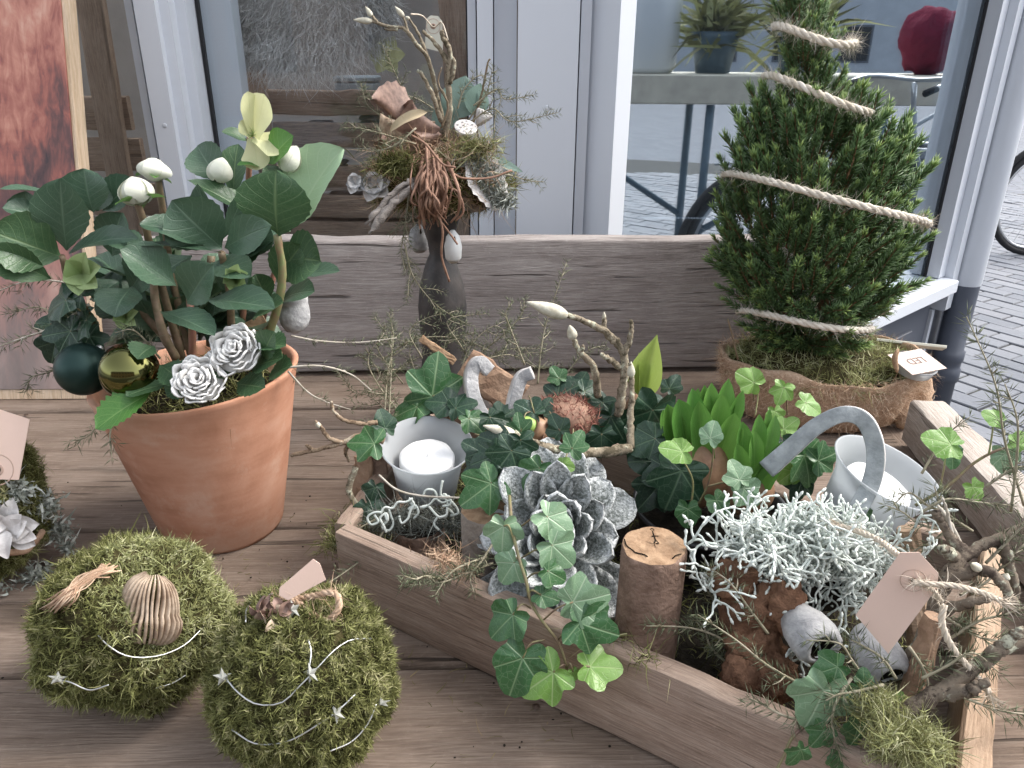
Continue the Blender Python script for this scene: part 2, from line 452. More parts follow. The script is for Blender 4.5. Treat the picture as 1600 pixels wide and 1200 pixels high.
def leafmat(name, dark, light, vein, under, rough=.38, nv=7., vw=.05, tl=.15, veinf=.7, spec=.45):
    mt, nt, b = new_mat(name); g = G(nt)
    sx = g.n('SeparateXYZ'); g.L(g.uv(), sx.inputs[0])
    av = g.math('ABSOLUTE', g.math('MULTIPLY', g.math('SUBTRACT', sx.outputs[0], .5), 2.)); u = sx.outputs[1]
    midr = g.rng(av, .0, vw*1.3, 1, 0)
    wv = g.math('FRACT', g.math('SUBTRACT', g.math('MULTIPLY', u, nv), g.math('MULTIPLY', av, 2.2)))
    side = g.rng(g.math('ABSOLUTE', g.math('SUBTRACT', wv, .5)), .0, vw*1.6, 1, 0)
    vo = g.n('TexVoronoi', feature='DISTANCE_TO_EDGE'); g.L(g.map(g.uv(), (12, 16, 1)), vo.inputs['Vector']); vo.inputs['Scale'].default_value = 1
    ret = g.rng(vo.outputs['Distance'], .0, .08, 1, 0)
    vf = g.math('MAXIMUM', midr, g.math('MAXIMUM', g.math('MULTIPLY', side, .55), g.math('MULTIPLY', ret, .22)))
    nn = g.noise(g.obj(), 60, 3)
    base = g.mix(g.math('ADD', g.math('MULTIPLY', g.rand(), .6), g.math('MULTIPLY', nn, .4)), dark, light)
    col = g.mix(g.math('MULTIPLY', vf, veinf), base, vein)
    bf = g.n('NewGeometry').outputs['Backfacing']
    col = g.mix(g.math('MULTIPLY', bf, .85), col, under)
    g.L(col, b.inputs['Base Color']); b.inputs['Roughness'].default_value = rough; b.inputs['Specular IOR Level'].default_value = spec
    h = g.math('SUBTRACT', g.math('MULTIPLY', nn, .3), vf)
    g.L(g.bump(h, .35, .0012), b.inputs['Normal'])
    if tl: add_translucent(mt, tl)
    return mt
def ivymat(name, dark, light, vein, rough=.35, tl=.12, veinf=.55):
    """veins run from the leaf stalk to the five lobes"""
    mt, nt, b = new_mat(name); g = G(nt)
    uvv = g.uv(); acc = None
    for dg, wd in ((90, .030), (38, .026), (142, .026), (-22, .022), (202, .022)):
        d = (math.cos(rad(dg)), math.sin(rad(dg)), 0); n_ = (-d[1], d[0], 0)
        a = g.n('VectorMath', operation='DOT_PRODUCT'); g.L(uvv, a.inputs[0]); a.inputs[1].default_value = d
        c = g.n('VectorMath', operation='DOT_PRODUCT'); g.L(uvv, c.inputs[0]); c.inputs[1].default_value = n_
        lin = g.rng(g.math('ABSOLUTE', c.outputs['Value']), wd*.25, wd, 1, 0)
        pos = g.math('GREATER_THAN', a.outputs['Value'], 0.)
        w = g.math('MULTIPLY', lin, pos); acc = w if acc is None else g.math('MAXIMUM', acc, w)
    vo = g.n('TexVoronoi', feature='DISTANCE_TO_EDGE'); g.L(uvv, vo.inputs['Vector']); vo.inputs['Scale'].default_value = 6.5
    ret = g.rng(vo.outputs['Distance'], .0, .05, 1, 0)
    vf = g.math('MAXIMUM', acc, g.math('MULTIPLY', ret, .4))
    nn = g.noise(uvv, 3.5, 4)
    base = g.mix(g.math('ADD', g.math('MULTIPLY', g.rand(), .55), g.math('MULTIPLY', nn, .45)), dark, light)
    col = g.mix(g.math('MULTIPLY', vf, veinf), base, vein)
    bf = g.n('NewGeometry').outputs['Backfacing']
    col = g.mix(g.math('MULTIPLY', bf, .8), col, tuple(min(1, c*1.3+.05) for c in light))
    g.L(col, b.inputs['Base Color']); b.inputs['Roughness'].default_value = rough
    g.L(g.bump(g.math('SUBTRACT', g.math('MULTIPLY', nn, .4), vf), .4, .001), b.inputs['Normal'])
    if tl: add_translucent(mt, tl)
    return mt
M['leafdark'] = leafmat('hellebore_dark_leaf', (.036, .074, .046), (.075, .135, .080), (.14, .21, .14), (.11, .17, .085), rough=.33)
M['leafmid'] = leafmat('hellebore_leaf', (.032, .078, .034), (.062, .125, .054), (.19, .27, .13), (.23, .34, .20), rough=.38)
M['leafpale'] = leafmat('hellebore_pale_leaf', (.28, .42, .26), (.34, .48, .30), (.42, .54, .36), (.28, .42, .26), rough=.55, tl=.3)
M['leaffresh'] = leafmat('fresh_green_leaf', (.05, .15, .03), (.10, .24, .05), (.22, .36, .12), (.18, .32, .1), rough=.4, tl=.25)
M['petalw'] = leafmat('white_petal', (.76, .77, .66), (.82, .83, .74), (.70, .74, .56), (.74, .76, .62), rough=.5, tl=.3, veinf=.35)
M['petaly'] = leafmat('yellow_petal', (.68, .69, .38), (.74, .74, .45), (.58, .62, .30), (.68, .7, .4), rough=.5, tl=.35, veinf=.3)
M['petalg'] = leafmat('green_petal', (.30, .42, .17), (.40, .50, .25), (.26, .38, .14), (.34, .45, .2), rough=.5, tl=.3, veinf=.3)
M['ivydark'] = ivymat('ivy_dark', (.012, .034, .020), (.026, .066, .034), (.13, .20, .12))
M['ivymid'] = ivymat('ivy_mid', (.026, .085, .028), (.055, .14, .048), (.24, .34, .18))
M['ivypale'] = ivymat('ivy_pale', (.13, .23, .13), (.20, .31, .18), (.44, .54, .37), rough=.3)
M['ivyfresh'] = ivymat('ivy_fresh', (.13, .27, .05), (.22, .38, .09), (.42, .54, .25), tl=.25)
M['stem'] = simple('brown_stem', (.22, .15, .10), .6, noise_sc=150, col2=(.12, .10, .05), bump=.3)
M['redstem'] = simple('red_stem', (.30, .12, .10), .5, noise_sc=120, col2=(.22, .14, .07))
M['greenstem'] = simple('green_stem', (.20, .26, .10), .5, noise_sc=120, col2=(.26, .17, .10))
M['ivystem'] = simple('ivy_stem', (.15, .085, .065), .5, noise_sc=120, col2=(.2, .2, .08))
M['twig'] = simple('twig_bark', (.30, .235, .165), .8, noise_sc=120, col2=(.13, .10, .065), bump=.9, bsc=260, bdist=.002)
M['lichentwig'] = simple('lichen_bark', (.38, .36, .29), .85, noise_sc=110, col2=(.12, .105, .07), bump=1., bsc=170, bdist=.003)
M['branchbark'] = simple('branch_bark', (.30, .28, .22), .85, noise_sc=45, col2=(.10, .085, .065), bump=.6, bsc=150, bdist=.002)
def mk_bark(name, dark, mid, light, sc, rough=.9):
    mt, nt, b = new_mat(name); g = G(nt); v = g.obj()
    a = g.noise(v, sc, 6, .7, .4); f2 = g.noise(v, sc*4.2, 4, .65)
    c = g.ramp(g.math('ADD', g.math('MULTIPLY', a, .75), g.math('MULTIPLY', f2, .25)), [(.42, dark), (.47, mid), (.53, mid), (.58, light)])
    c = g.mix(g.rng(f2, .60, .70), c, tuple(q*.5 for q in dark))
    g.L(c, b.inputs['Base Color']); b.inputs['Roughness'].default_value = rough; b.inputs['Specular IOR Level'].default_value = .1
    g.L(g.bump(g.math('ADD', g.math('MULTIPLY', a, .6), g.math('MULTIPLY', f2, .6)), .8, .0022), b.inputs['Normal']); return mt
M['branchbark'] = mk_bark('branch_bark', (.065, .05, .04), (.16, .13, .10), (.40, .40, .31), 42)
M['lichentwig'] = mk_bark('lichen_bark', (.09, .075, .05), (.24, .20, .145), (.46, .45, .34), 70)
M['twig'] = mk_bark('twig_bark', (.11, .075, .05), (.26, .19, .13), (.42, .36, .28), 80)
M['bud'] = simple('magnolia_bud', (.62, .60, .50), .8, noise_sc=200, col2=(.42, .38, .28), bump=.3, bsc=400)
M['rootbrown'] = simple('brown_root', (.33, .19, .125), .7, noise_sc=70, col2=(.17, .09, .06), bump=.5)
M['drift'] = wood('driftwood', (.09, .075, .065), (.33, .29, .26), (.55, .50, .46), sc=3., crack=.8, axis=0, knots=False)
M['shellbrown'] = simple('brown_husk', (.34, .22, .17), .6, noise_sc=110, col2=(.12, .07, .055), bump=.6, bsc=120)
M['mossg'] = tinted('moss_green', [(0, (.034, .033, .012)), (.35, (.105, .108, .037)), (.7, (.225, .235, .088)), (1, (.39, .37, .20))], .85, .1, tl=.2)
M['mossl'] = tinted('moss_light', [(0, (.08, .072, .028)), (.35, (.22, .225, .09)), (.7, (.36, .38, .18)), (1, (.52, .50, .32))], .85, .1, tl=.2)
M['mosscore'] = simple('moss_core', (.07, .06, .025), .95, .1, noise_sc=70, col2=(.03, .026, .012), bump=1, bsc=120, bdist=.004)
M['lichen'] = tinted('grey_lichen', [(0, (.17, .185, .15)), (.5, (.32, .345, .30)), (1, (.50, .52, .47))], .9, .1)
M['silver'] = tinted('silver_shoots', [(0, (.30, .34, .31)), (.45, (.50, .55, .51)), (1, (.70, .74, .69))], .8, .15)
M['fern'] = tinted('fern_needles', [(0, (.085, .095, .052)), (.5, (.165, .18, .11)), (1, (.27, .28, .19))], .7, .2, tl=.15, objvar=.35, objcol=(.07, .105, .05))
M['fernstem'] = simple('fern_stem', (.36, .32, .24), .7, noise_sc=90, col2=(.22, .20, .12))
M['fernwood'] = simple('fern_pale_stem', (.50, .46, .40), .7, noise_sc=90, col2=(.33, .29, .22))
M['spruce'] = tinted('spruce_needles', [(0, (.055, .105, .04)), (.45, (.12, .21, .07)), (.75, (.22, .32, .09)), (1, (.36, .46, .13))], .45, .4, tl=.12)
M['sprucewood'] = simple('spruce_stem', (.24, .13, .06), .7, noise_sc=100, col2=(.13, .075, .04))
M['jute'] = tinted('jute_twine', [(0, (.46, .40, .31)), (.5, (.62, .56, .47)), (1, (.76, .71, .63))], .9, .1)
M['jutebrown'] = tinted('brown_twine', [(0, (.32, .20, .13)), (.5, (.46, .32, .22)), (1, (.58, .44, .32))], .9, .1)
M['soil'] = simple('dark_soil', (.035, .028, .02), .95, .1, noise_sc=90, col2=(.012, .010, .008), bump=1, bsc=90, bdist=.01)
M['terracotta'] = None
M['tag'] = simple('kraft_tag', (.70, .52, .435), .8, .2, noise_sc=25, col2=(.66, .49, .405), bump=.08, bsc=700)
M['tagwhite'] = simple('cream_tag', (.66, .65, .56), .8, .2, noise_sc=30, var=.08)
M['string'] = tinted('string', [(0, (.46, .39, .30)), (1, (.68, .60, .50))], .9, .1)
M['wire'] = simple('silver_wire', (.62, .63, .62), .4, .5, 1.0)
M['star'] = add_translucent(simple('clear_star', (.62, .62, .56), .2, .5), .4)
M['whitepaint'] = simple('white_paint', (.64, .67, .715), .4, .4, noise_sc=3, var=.05, bump=.04, bsc=60)
M['greypaint'] = simple('grey_panel_paint', (.095, .105, .128), .45, .4, noise_sc=4, var=.12, bump=.05, bsc=50)
M['pipe'] = simple('drainpipe_grey', (.085, .095, .12), .45, .4, noise_sc=8, var=.15)
M['blackplastic'] = simple('black_plastic', (.012, .012, .013), .4, .4)
M['wax'] = simple('white_wax', (.80, .80, .80), .5, .4, noise_sc=300, var=.03, bump=.25, bsc=350, tr=.15)
M['greywood'] = simple('greywash', (.50, .495, .49), .85, .2, noise_sc=75, col2=(.25, .25, .255), bump=.9, bsc=160, bdist=.002)
M['greyzinc'] = simple('grey_strip_face', (.42, .445, .45), .75, .25, noise_sc=55, col2=(.20, .22, .225), bump=.8, bsc=130, bdist=.0015)
M['whitewood'] = simple('whitewash', (.72, .70, .68), .85, .2, noise_sc=70, col2=(.42, .39, .37), bump=.6, bsc=160)
M['cork'] = simple('cork_root', (.28, .155, .095), .9, .1, noise_sc=38, col2=(.085, .045, .03), bump=1, bsc=55, bdist=.008)
M['greybark'] = simple('grey_bark', (.34, .30, .26), .9, .1, noise_sc=60, col2=(.17, .14, .115), bump=1, bsc=120, bdist=.003)
M['redbark'] = simple('log_bark', (.30, .205, .155), .85, .15, noise_sc=42, col2=(.11, .068, .05), bump=1., bsc=110, bdist=.004)
M['cutwood'] = simple('cut_wood', (.42, .285, .18), .85, .15, noise_sc=90, col2=(.22, .135, .08), bump=.7, bsc=240, bdist=.002)
M['tanbark'] = simple('peeled_bark', (.42, .29, .20), .85, .15, noise_sc=40, col2=(.22, .135, .09), bump=.8, bsc=110, bdist=.003)
M['bulbbrown'] = simple('bulb_skin', (.36, .22, .13), .5, .4, noise_sc=60, col2=(.18, .09, .05), bump=.4, bsc=90)
M['coir'] = tinted('coir_fibre', [(0, (.19, .07, .055)), (1, (.36, .17, .13))], .9, .1)
M['burlapfibre'] = tinted('burlap_fibre', [(0, (.36, .22, .14)), (.5, (.58, .41, .28)), (1, (.84, .68, .52))], .9, .1)
M['fur'] = tinted('grey_fur', [(0, (.40, .37, .34)), (.5, (.72, .69, .66)), (1, (.92, .90, .88))], .8, .2)
M['seedpod'] = simple('dry_pod', (.52, .42, .32), .7, .2, noise_sc=90, col2=(.22, .15, .10), bump=.4)
def mk_terracotta():
    mt, nt, b = new_mat('terracotta'); g = G(nt); v = g.obj()
    big = g.noise(v, 11, 5, .6, .4); st = g.noise(g.map(v, (9, 9, 42)), 1, 4, .6); fine = g.noise(v, 300, 3)
    col = g.ramp(g.math('ADD', g.math('MULTIPLY', big, .6), g.math('MULTIPLY', st, .4)), [(.34, (.34, .155, .092)), (.5, (.47, .24, .155)), (.66, (.56, .34, .245))])
    pale = g.rng(g.noise(v, 22, 7, .75), .52, .70); col = g.mix(g.math('MULTIPLY', pale, .55), col, (.56, .40, .31))
    sp = g.n('SeparateXYZ'); g.L(v, sp.inputs[0])
    gr = g.math('MULTIPLY', g.rng(sp.outputs[2], .0, .05, 1, 0), g.rng(big, .4, .65))
    col = g.mix(g.math('MULTIPLY', gr, .4), col, (.26, .16, .11))
    g.L(col, b.inputs['Base Color']); b.inputs['Roughness'].default_value = .85; b.inputs['Specular IOR Level'].default_value = .2
    g.L(g.bump(g.math('ADD', g.math('MULTIPLY', fine, .4), st), .25, .0015), b.inputs['Normal']); return mt
M['terracotta'] = mk_terracotta()
def mk_frost():
    mt, nt, b = new_mat('frosted_glass'); g = G(nt); out = nt.nodes['Material Output']
    b.inputs['Base Color'].default_value = (.62, .645, .66, 1); b.inputs['Roughness'].default_value = .3
    t = g.n('BsdfTranslucent'); t.inputs[0].default_value = (.62, .65, .67, 1)
    mx = g.n('MixShader'); mx.inputs[0].default_value = .5; g.L(b.outputs[0], mx.inputs[1]); g.L(t.outputs[0], mx.inputs[2])
    tp = g.n('BsdfTransparent'); tp.inputs[0].default_value = (.9, .92, .94, 1); m2 = g.n('MixShader'); m2.inputs[0].default_value = .16
    g.L(mx.outputs[0], m2.inputs[1]); g.L(tp.outputs[0], m2.inputs[2]); g.L(m2.outputs[0], out.inputs[0]); return mt
M['frost'] = mk_frost()
def mk_glass(name, refl, tintc):
    mt, nt, b = new_mat(name); g = G(nt); out = nt.nodes['Material Output']; nt.nodes.remove(b)
    gl = g.n('BsdfGlossy'); gl.inputs['Roughness'].default_value = .015; gl.inputs[0].default_value = (.86, .94, 1, 1)
    tp = g.n('BsdfTransparent'); tp.inputs[0].default_value = (*tintc, 1); mx = g.n('MixShader')
    lw = g.n('LayerWeight'); f5 = g.math('MULTIPLY_ADD', g.math('POWER', lw.outputs['Facing'], 5.), .9); f5.node.inputs[2].default_value = .04
    g.L(g.math('ADD', f5, refl, True), mx.inputs[0])
    g.L(tp.outputs[0], mx.inputs[1]); g.L(gl.outputs[0], mx.inputs[2]); g.L(mx.outputs[0], out.inputs[0]); return mt
M['glass'] = mk_glass('window_glass', .0, (.94, .96, .97))
M['glasscoat'] = mk_glass('coated_window_glass', .46, (.66, .72, .76))
def mk_succulent():
    mt, nt, b = new_mat('frosted_succulent'); g = G(nt); v = g.obj()
    sx = g.n('SeparateXYZ'); g.L(g.uv(), sx.inputs[0])
    av = g.math('ABSOLUTE', g.math('MULTIPLY', g.math('SUBTRACT', sx.outputs[0], .5), 2.))
    edge = g.math('MAXIMUM', g.rng(av, .6, 1.), g.rng(sx.outputs[1], .72, 1.))
    gr = g.noise(v, 420, 3, .7); cl = g.noise(v, 60, 4)
    f = g.math('ADD', g.math('MULTIPLY', edge, .20), g.math('ADD', g.math('MULTIPLY', gr, .95), g.math('MULTIPLY', g.math('SUBTRACT', cl, .5), .5)))
    g.L(g.ramp(f, [(.36, (.10, .115, .10)), (.52, (.27, .29, .28)), (.72, (.62, .64, .64))]), b.inputs['Base Color'])
    b.inputs['Roughness'].default_value = .75
    g.L(g.bump(gr, 1., .0025), b.inputs['Normal']); return mt
M['succ'] = mk_succulent()

# ================================================================== PAVEMENT
GZ = -0.75
def mk_pave():
    mt, nt, b = new_mat('paver_stone'); g = G(nt)
    oi = g.n('ObjectInfo'); t = g.math('FRACT', g.math('ADD', g.rand(), g.tint()))
    big = g.noise(g.n('NewGeometry').outputs['Position'], 1.3, 4); fine = g.noise(g.n('NewGeometry').outputs['Position'], 55, 5, .65)
    c = g.ramp(t, [(0, (.125, .137, .16)), (.4, (.16, .172, .197)), (.8, (.195, .205, .227)), (1, (.15, .157, .178))])
    c = g.mix(g.math('MULTIPLY', g.rng(big, .45, .7), .35), c, (.26, .265, .28))
    c = g.mix(g.math('MULTIPLY', g.rng(fine, .5, .75), .3), c, (.24, .24, .25))
    g.L(c, b.inputs['Base Color']); b.inputs['Roughness'].default_value = .7
    g.L(g.bump(fine, .5, .003), b.inputs['Normal']); return mt
def mk_far():
    mt, nt, b = new_mat('pavement_joint'); g = G(nt); pos = g.n('NewGeometry').outputs['Position']
    mp = g.n('Mapping'); g.L(pos, mp.inputs[0]); mp.inputs['Rotation'].default_value = (0, 0, rad(58))
    br = g.n('TexBrick'); g.L(mp.outputs[0], br.inputs[0]); br.inputs['Scale'].default_value = 1.
    br.inputs['Brick Width'].default_value = .21; br.inputs['Row Height'].default_value = .105; br.inputs['Mortar Size'].default_value = .006
    br.inputs['Color1'].default_value = (.14, .15, .175, 1); br.inputs['Color2'].default_value = (.18, .19, .215, 1); br.inputs['Mortar'].default_value = (.09, .09, .09, 1)
    ln = g.n('VectorMath', operation='LENGTH'); g.L(pos, ln.inputs[0])
    far = g.math('GREATER_THAN', ln.outputs['Value'], 8.8)
    joint = g.ramp(g.noise(pos, 30, 4), [(.35, (.022, .022, .023)), (.6, (.04, .04, .038)), (.72, (.045, .065, .024))])
    g.L(g.mix(far, joint, br.outputs[0]), b.inputs['Base Color']); b.inputs['Roughness'].default_value = .85; return mt
M['paver'] = mk_pave(); M['pavejoint'] = mk_far()
mb = MB(); mb.add([(-70, -70, GZ-.006), (70, -70, GZ-.006), (70, 90, GZ-.006), (-70, 90, GZ-.006)], [(0, 1, 2, 3)])
pavement = struct('pavement', mb, M['pavejoint'])
PA = rad(-58); ca, sa = math.cos(PA), math.sin(PA)
rng = np.random.default_rng(5)
pav_meshes = []
for k in range(6):
    mb = MB(); e = rng.normal(0, .0012, 4)
    box(mb, (-.101+e[0], -.0485+e[1], -.05), (.101+e[2], .0485+e[3], 0), bev=.004); mb.t = [np.full(mb.n, k/6.)]
    pav_meshes.append(mb.mesh('paver', M['paver'], False))
cand = []
for j in range(-60, 60):
    for i in range(-40, 40):
        lx, ly = i*.21+(.105 if j % 2 else 0), j*.105
        x = lx*ca-ly*sa+3.0; y = lx*sa+ly*ca+3.0
        if not (.4 < x < 7.5 and -2.5 < y < 8.5) or (x*x+y*y) > 8.7**2: continue
        if x < 1.1 and y > -.3: continue
        q = np.array([x, y, GZ])-EYE; dpt = q@F_
        vis = False
        if dpt > .3:
            px, py = 800+FPX*(q@R_)/dpt, 600-FPX*(q@U_)/dpt
            vis = 1435 < px < 1625 and -20 < py < 900
        cand.append((not vis, np.hypot(x, y), x, y))
cand.sort()
field = MB()
for k, (nv_, d_, x, y) in enumerate(cand):
    dz = rng.normal(0, .0015); tl = rng.normal(0, .006, 2); rz = PA+rng.normal(0, .008)
    if k < 300 and not nv_:
        o = link('paver', pav_meshes[rng.integers(6)], pavement)
        o.location = (x, y, GZ+dz); o.rotation_euler = (tl[0], tl[1], rz)
    else:
        b_ = MB(); box(b_, (-.101, -.0485, -.05), (.101, .0485, dz)); c, s = math.cos(rz), math.sin(rz)
        v = b_.verts(); v = np.stack([v[:, 0]*c-v[:, 1]*s+x, v[:, 0]*s+v[:, 1]*c+y, v[:, 2]+GZ], 1)
        field.add(v, b_.f[0], t=rng.uniform())
part('paver_field', field, M['paver'], pavement, False, kind='stuff')

# ================================================================== SHOP
shop = thing('shop_front', 'white framed shop window front with dark grey base panel behind the bench', 'shop front', (0, 1.25, GZ))
YF = 1.25
def xat(px, Y, py=150): return P(px, py, Y)[0]
def post(edges, z0=-.45, z1=2.3):
    """upright made of stepped mouldings: (left px, right px, front Y)"""
    for (a, b, yf) in edges:
        mb = MB(); box(mb, (xat(a, yf), yf, z0), (xat(b, yf)-.0015, YF+.09-.004*(a % 3), z1), bev=.003)
        part('post_moulding', mb, M['whitepaint'], shop, False)
post([(219, 232, 1.262), (232.5, 266, 1.235), (266.5, 287, 1.248), (287.5, 312, 1.270)])
post([(732, 746, 1.275), (746.5, 772, 1.255), (772.5, 808, 1.268), (808.5, 903, 1.235), (903.5, 921, 1.25), (921.5, 948, 1.262)])
def bx_part(name, lo, hi, mt, parent, bev=.002, **k):
    mb = MB(); box(mb, lo, hi, bev=bev); return part(name, mb, mt, parent, False, **k)
xl, xr = -3.0, xat(732, 1.275)
gx0 = xat(312, 1.27)
bx_part('window_pane', (gx0-.01, 1.315, -.3), (xat(735, 1.3)+.01, 1.321, 2.28), M['glass'], shop, 0)
bx_part('window_pane', (-2.2, 1.318, -.3), (xat(222, 1.28)+.01, 1.324, 2.28), M['glass'], shop, 0)
bx_part('reveal', (gx0-.008, 1.326, -.3), (gx0+.048, 1.36, 2.28), M['whitepaint'], shop)
bx_part('window_sill', (-2.2, 1.23, -.36), (xr+.3, 1.36, -.30), M['whitepaint'], shop)
bx_part('base_panel', (-3.2, 1.262, GZ), (xat(948, 1.262), 1.36, -.362), M['greypaint'], shop)
bx_part('fascia', (-3.2, 1.22, 2.3), (.3, 1.4, 3.0), M['whitepaint'], shop)
# the angled side of the front
A2 = np.array([xat(955, 1.24), 1.24]); B2 = PZ(1467, 430, -.15)[:2]
dv = (B2-A2); LB = float(np.linalg.norm(dv)); th = math.atan2(dv[1], dv[0])
bay = link('angled_bay', None, shop); bay.location = (A2[0], A2[1]-YF, -GZ); bay.rotation_euler = (0, 0, th); bay.empty_display_size = .05
def bay_box(name, lo, hi, mt, bev=.002):
    mb = MB(); box(mb, lo, hi, bev=bev); return part(name, mb, mt, bay, False, local=True)
bay_box('stile', (-.012, -.02, -.45), (.022, .10, 2.3), M['whitepaint'])
bay_box('bay_pane', (.022, .03, -.16), (LB-.03, .036, 2.29), M['glasscoat'], 0)
bay_box('bay_sill', (.0, -.055, -.195), (LB+.01, .08, -.155), M['whitepaint'], .004)
bay_box('bay_panel', (.0, .0, GZ), (LB-.01, .06, -.197), M['greypaint'])
bay_box('panel_bead', (.25, -.012, -.62), (LB-.14, .001, -.60), M['greypaint'])
bay_box('panel_bead', (.25, -.012, -.31), (LB-.14, .001, -.29), M['greypaint'])
bay_box('stile', (LB-.032, -.012, -.153), (LB+.012, .10, 2.3), M['whitepaint'])
bay_box('stile', (LB+.014, -.035, -.26), (LB+.055, .10, 2.3), M['whitepaint'], .006)
bay_box('stile', (LB+.057, -.022, -.26), (LB+.082, .10, 2.3), M['whitepaint'], .004)
bay_box('stile', (LB+.012, -.002, GZ), (LB+.03, .06, -.262), M['whitepaint'])
bay_box('bay_panel', (LB+.032, .005, GZ), (LB+.12, .06, -.262), M['greypaint'])
bay_box('fascia', (-.1, -.03, 2.302), (LB+.2, .2, 3.0), M['whitepaint'])
# drainpipe
pp = A2+dv/LB*(LB+.105)+np.array([math.sin(th), -math.cos(th)])*.045
pipe = thing('drainpipe', 'round drainpipe at the shop corner, white above and dark grey below', 'drainpipe', (pp[0], pp[1], GZ))
mb = MB(); lathe(mb, [(.04, 0), (.04, .25), (.046, .252), (.046, .29), (.042, .295), (.042, .315), (.046, .32), (.046, .35), (.04, .354), (.04, .58)], 28, (pp[0], pp[1], GZ)); part('lower_pipe', mb, M['pipe'], pipe)
mb = MB(); lathe(mb, [(.036, .55), (.043, .575), (.043, 3.6)], 28, (pp[0], pp[1], GZ)); part('upper_pipe', mb, M['whitepaint'], pipe)
M['gasket'] = simple('window_seal', (.02, .02, .022), .6, .3)
bx_part('gasket', (gx0-.0005, 1.306, -.3), (gx0+.004, 1.3145, 2.28), M['gasket'], shop, 0)
bx_part('gasket', (xat(732, 1.275)-.004, 1.306, -.3), (xat(732, 1.275)+.0005, 1.3145, 2.28), M['gasket'], shop, 0)
bay_box('gasket', (.0225, .022, -.154), (.027, .0295, 2.28), M['gasket'], 0); bay_box('gasket', (LB-.037, .022, -.154), (LB-.0325, .0295, 2.28), M['gasket'], 0)
for z in (-.05, .1, .35):
    for px in (250, 855):
        yf = 1.235; mb = MB(); lathe(mb, [(.0035, 0), (.0033, .0006), (.0008, .0004), (.0003, .0002)], 12, (xat(px, yf), yf-.0002, z+.03*(px > 500)), axis=(0, -1, 0)); part('screw', mb, M['whitepaint'], shop)
# room behind the windows
M['roomwall'] = simple('room_wall', (.42, .38, .35), .9, noise_sc=3)
M['roomfloor'] = simple('room_floor', (.42, .36, .30), .7, noise_sc=3)
rw = B2+dv/LB*.13
nin = np.array([-dv[1], dv[0]])/LB*.075
room = MB()
box(room, (-3.2, 4.6, -.45), (rw[0], 4.7, 2.4)); box(room, (-3.3, 1.4, -.45), (-3.2, 4.6, 2.4))
part('inner_wall', room, M['roomwall'], shop, False)
poly = [(-3.2, 1.365), (A2[0]-.04, 1.365), tuple(A2+nin+dv/LB*.1), tuple(rw+nin*.6), (rw[0], 4.6), (-3.2, 4.6)]
def slab_poly(name, z0, z1, mt):
    mb = MB(); k = len(poly); V = [(x, y, z0) for x, y in poly]+[(x, y, z1) for x, y in poly]
    mb.add(V, [tuple(range(k-1, -1, -1)), tuple(range(k, 2*k))]+[(i, (i+1) % k, k+(i+1) % k, k+i) for i in range(k)]); return part(name, mb, mt, shop, False)
slab_poly('inner_floor', -.5, -.46, M['roomfloor']); bx_part('inner_ceiling', (-3.2, 3.9, 2.41), (rw[0], 4.7, 2.45), M['roomwall'], shop, 0)
slab_poly('added_skylight', 2.455, 2.46, M['glass'])  # unseen glass roof, added so daylight brightens the room
bx_part('side_wall', (rw[0]+.002, rw[1]+.08, GZ), (rw[0]+.12, 4.75, 3.0), M['greypaint'], shop, 0)

# pallet-wood shelving just inside the left window
shelf = thing('pallet_shelf', 'brown pallet wood shelving inside the window behind the dried bouquet', 'shelf', (P(580, 200, 1.8)[0], 1.8, -.46))
def plank_obj(name, c, L, W, T, mt, parent, rot=(0, 0, 0), seed=0, wear=.002, nseg=10):
    o = part(name, plank_mb(L, W, T, seed, wear, nseg), mt, parent, True, local=True)
    w = wloc(parent) if parent else np.zeros(3)
    o.location = np.asarray(c)-w; o.rotation_euler = rot
    try: o.data.set_sharp_from_angle(angle=rad(40))
    except Exception: pass
    return o
for k, (py, a, b) in enumerate([(150, 420, 620), (200, 430, 735), (268, 330, 735), (312, 480, 735), (352, 330, 735), (395, 330, 735)]):
    p0, p1 = P(a, py, 1.75), P(b, py, 1.75)
    plank_obj('slat', ((p0[0]+p1[0])/2, 1.75, p0[2]-.012), p1[0]-p0[0], .05, .018, M['pallet'], shelf, (rad(90), 0, 0), 30+k)
    plank_obj('shelf_board', ((p0[0]+p1[0])/2, 1.90, p0[2]-.035), p1[0]-p0[0], .26, .014, M['pallet'], shelf, (0, 0, 0), 50+k)
for k, (a, b, py0, py1) in enumerate([(392, 428, 60, 400), (700, 735, -100, 400), (165, 215, 120, 420)]):
    p0, p1 = P((a), py0, 1.73), P((b), py1, 1.73); d = p1-p0
    plank_obj('upright', (p0+p1)/2, np.linalg.norm(d)+.3, .055, .02, M['pallet'], shelf, (rad(90), math.atan2(d[2], d[0])*-1, 0), 80+k)
for k, (py, a, b) in enumerate([(165, -60, 205), (230, -60, 225), (300, -60, 250)]):
    p0, p1 = P(a, py, 1.77), P(b, py, 1.77)
    plank_obj('slat', ((p0[0]+p1[0])/2, 1.77, p0[2]-.012), p1[0]-p0[0], .07, .018, M['pallet'], shelf, (rad(90), 0, 0), 130+k)
goods = [((.55, .12, .10), 'small red gift box on the shelf inside the shop window'), ((.66, .60, .52), 'small cream gift box on the shelf inside the shop window'),
         ((.40, .44, .46), 'pale grey gift box on the top shelf inside the shop'), ((.42, .30, .12), 'mustard gift box on the middle shelf inside the shop'),
         ((.6, .62, .64), 'white gift box at the end of the shelf inside the shop'), ((.13, .26, .17), 'dark green gift box on the lower shelf inside the shop')]
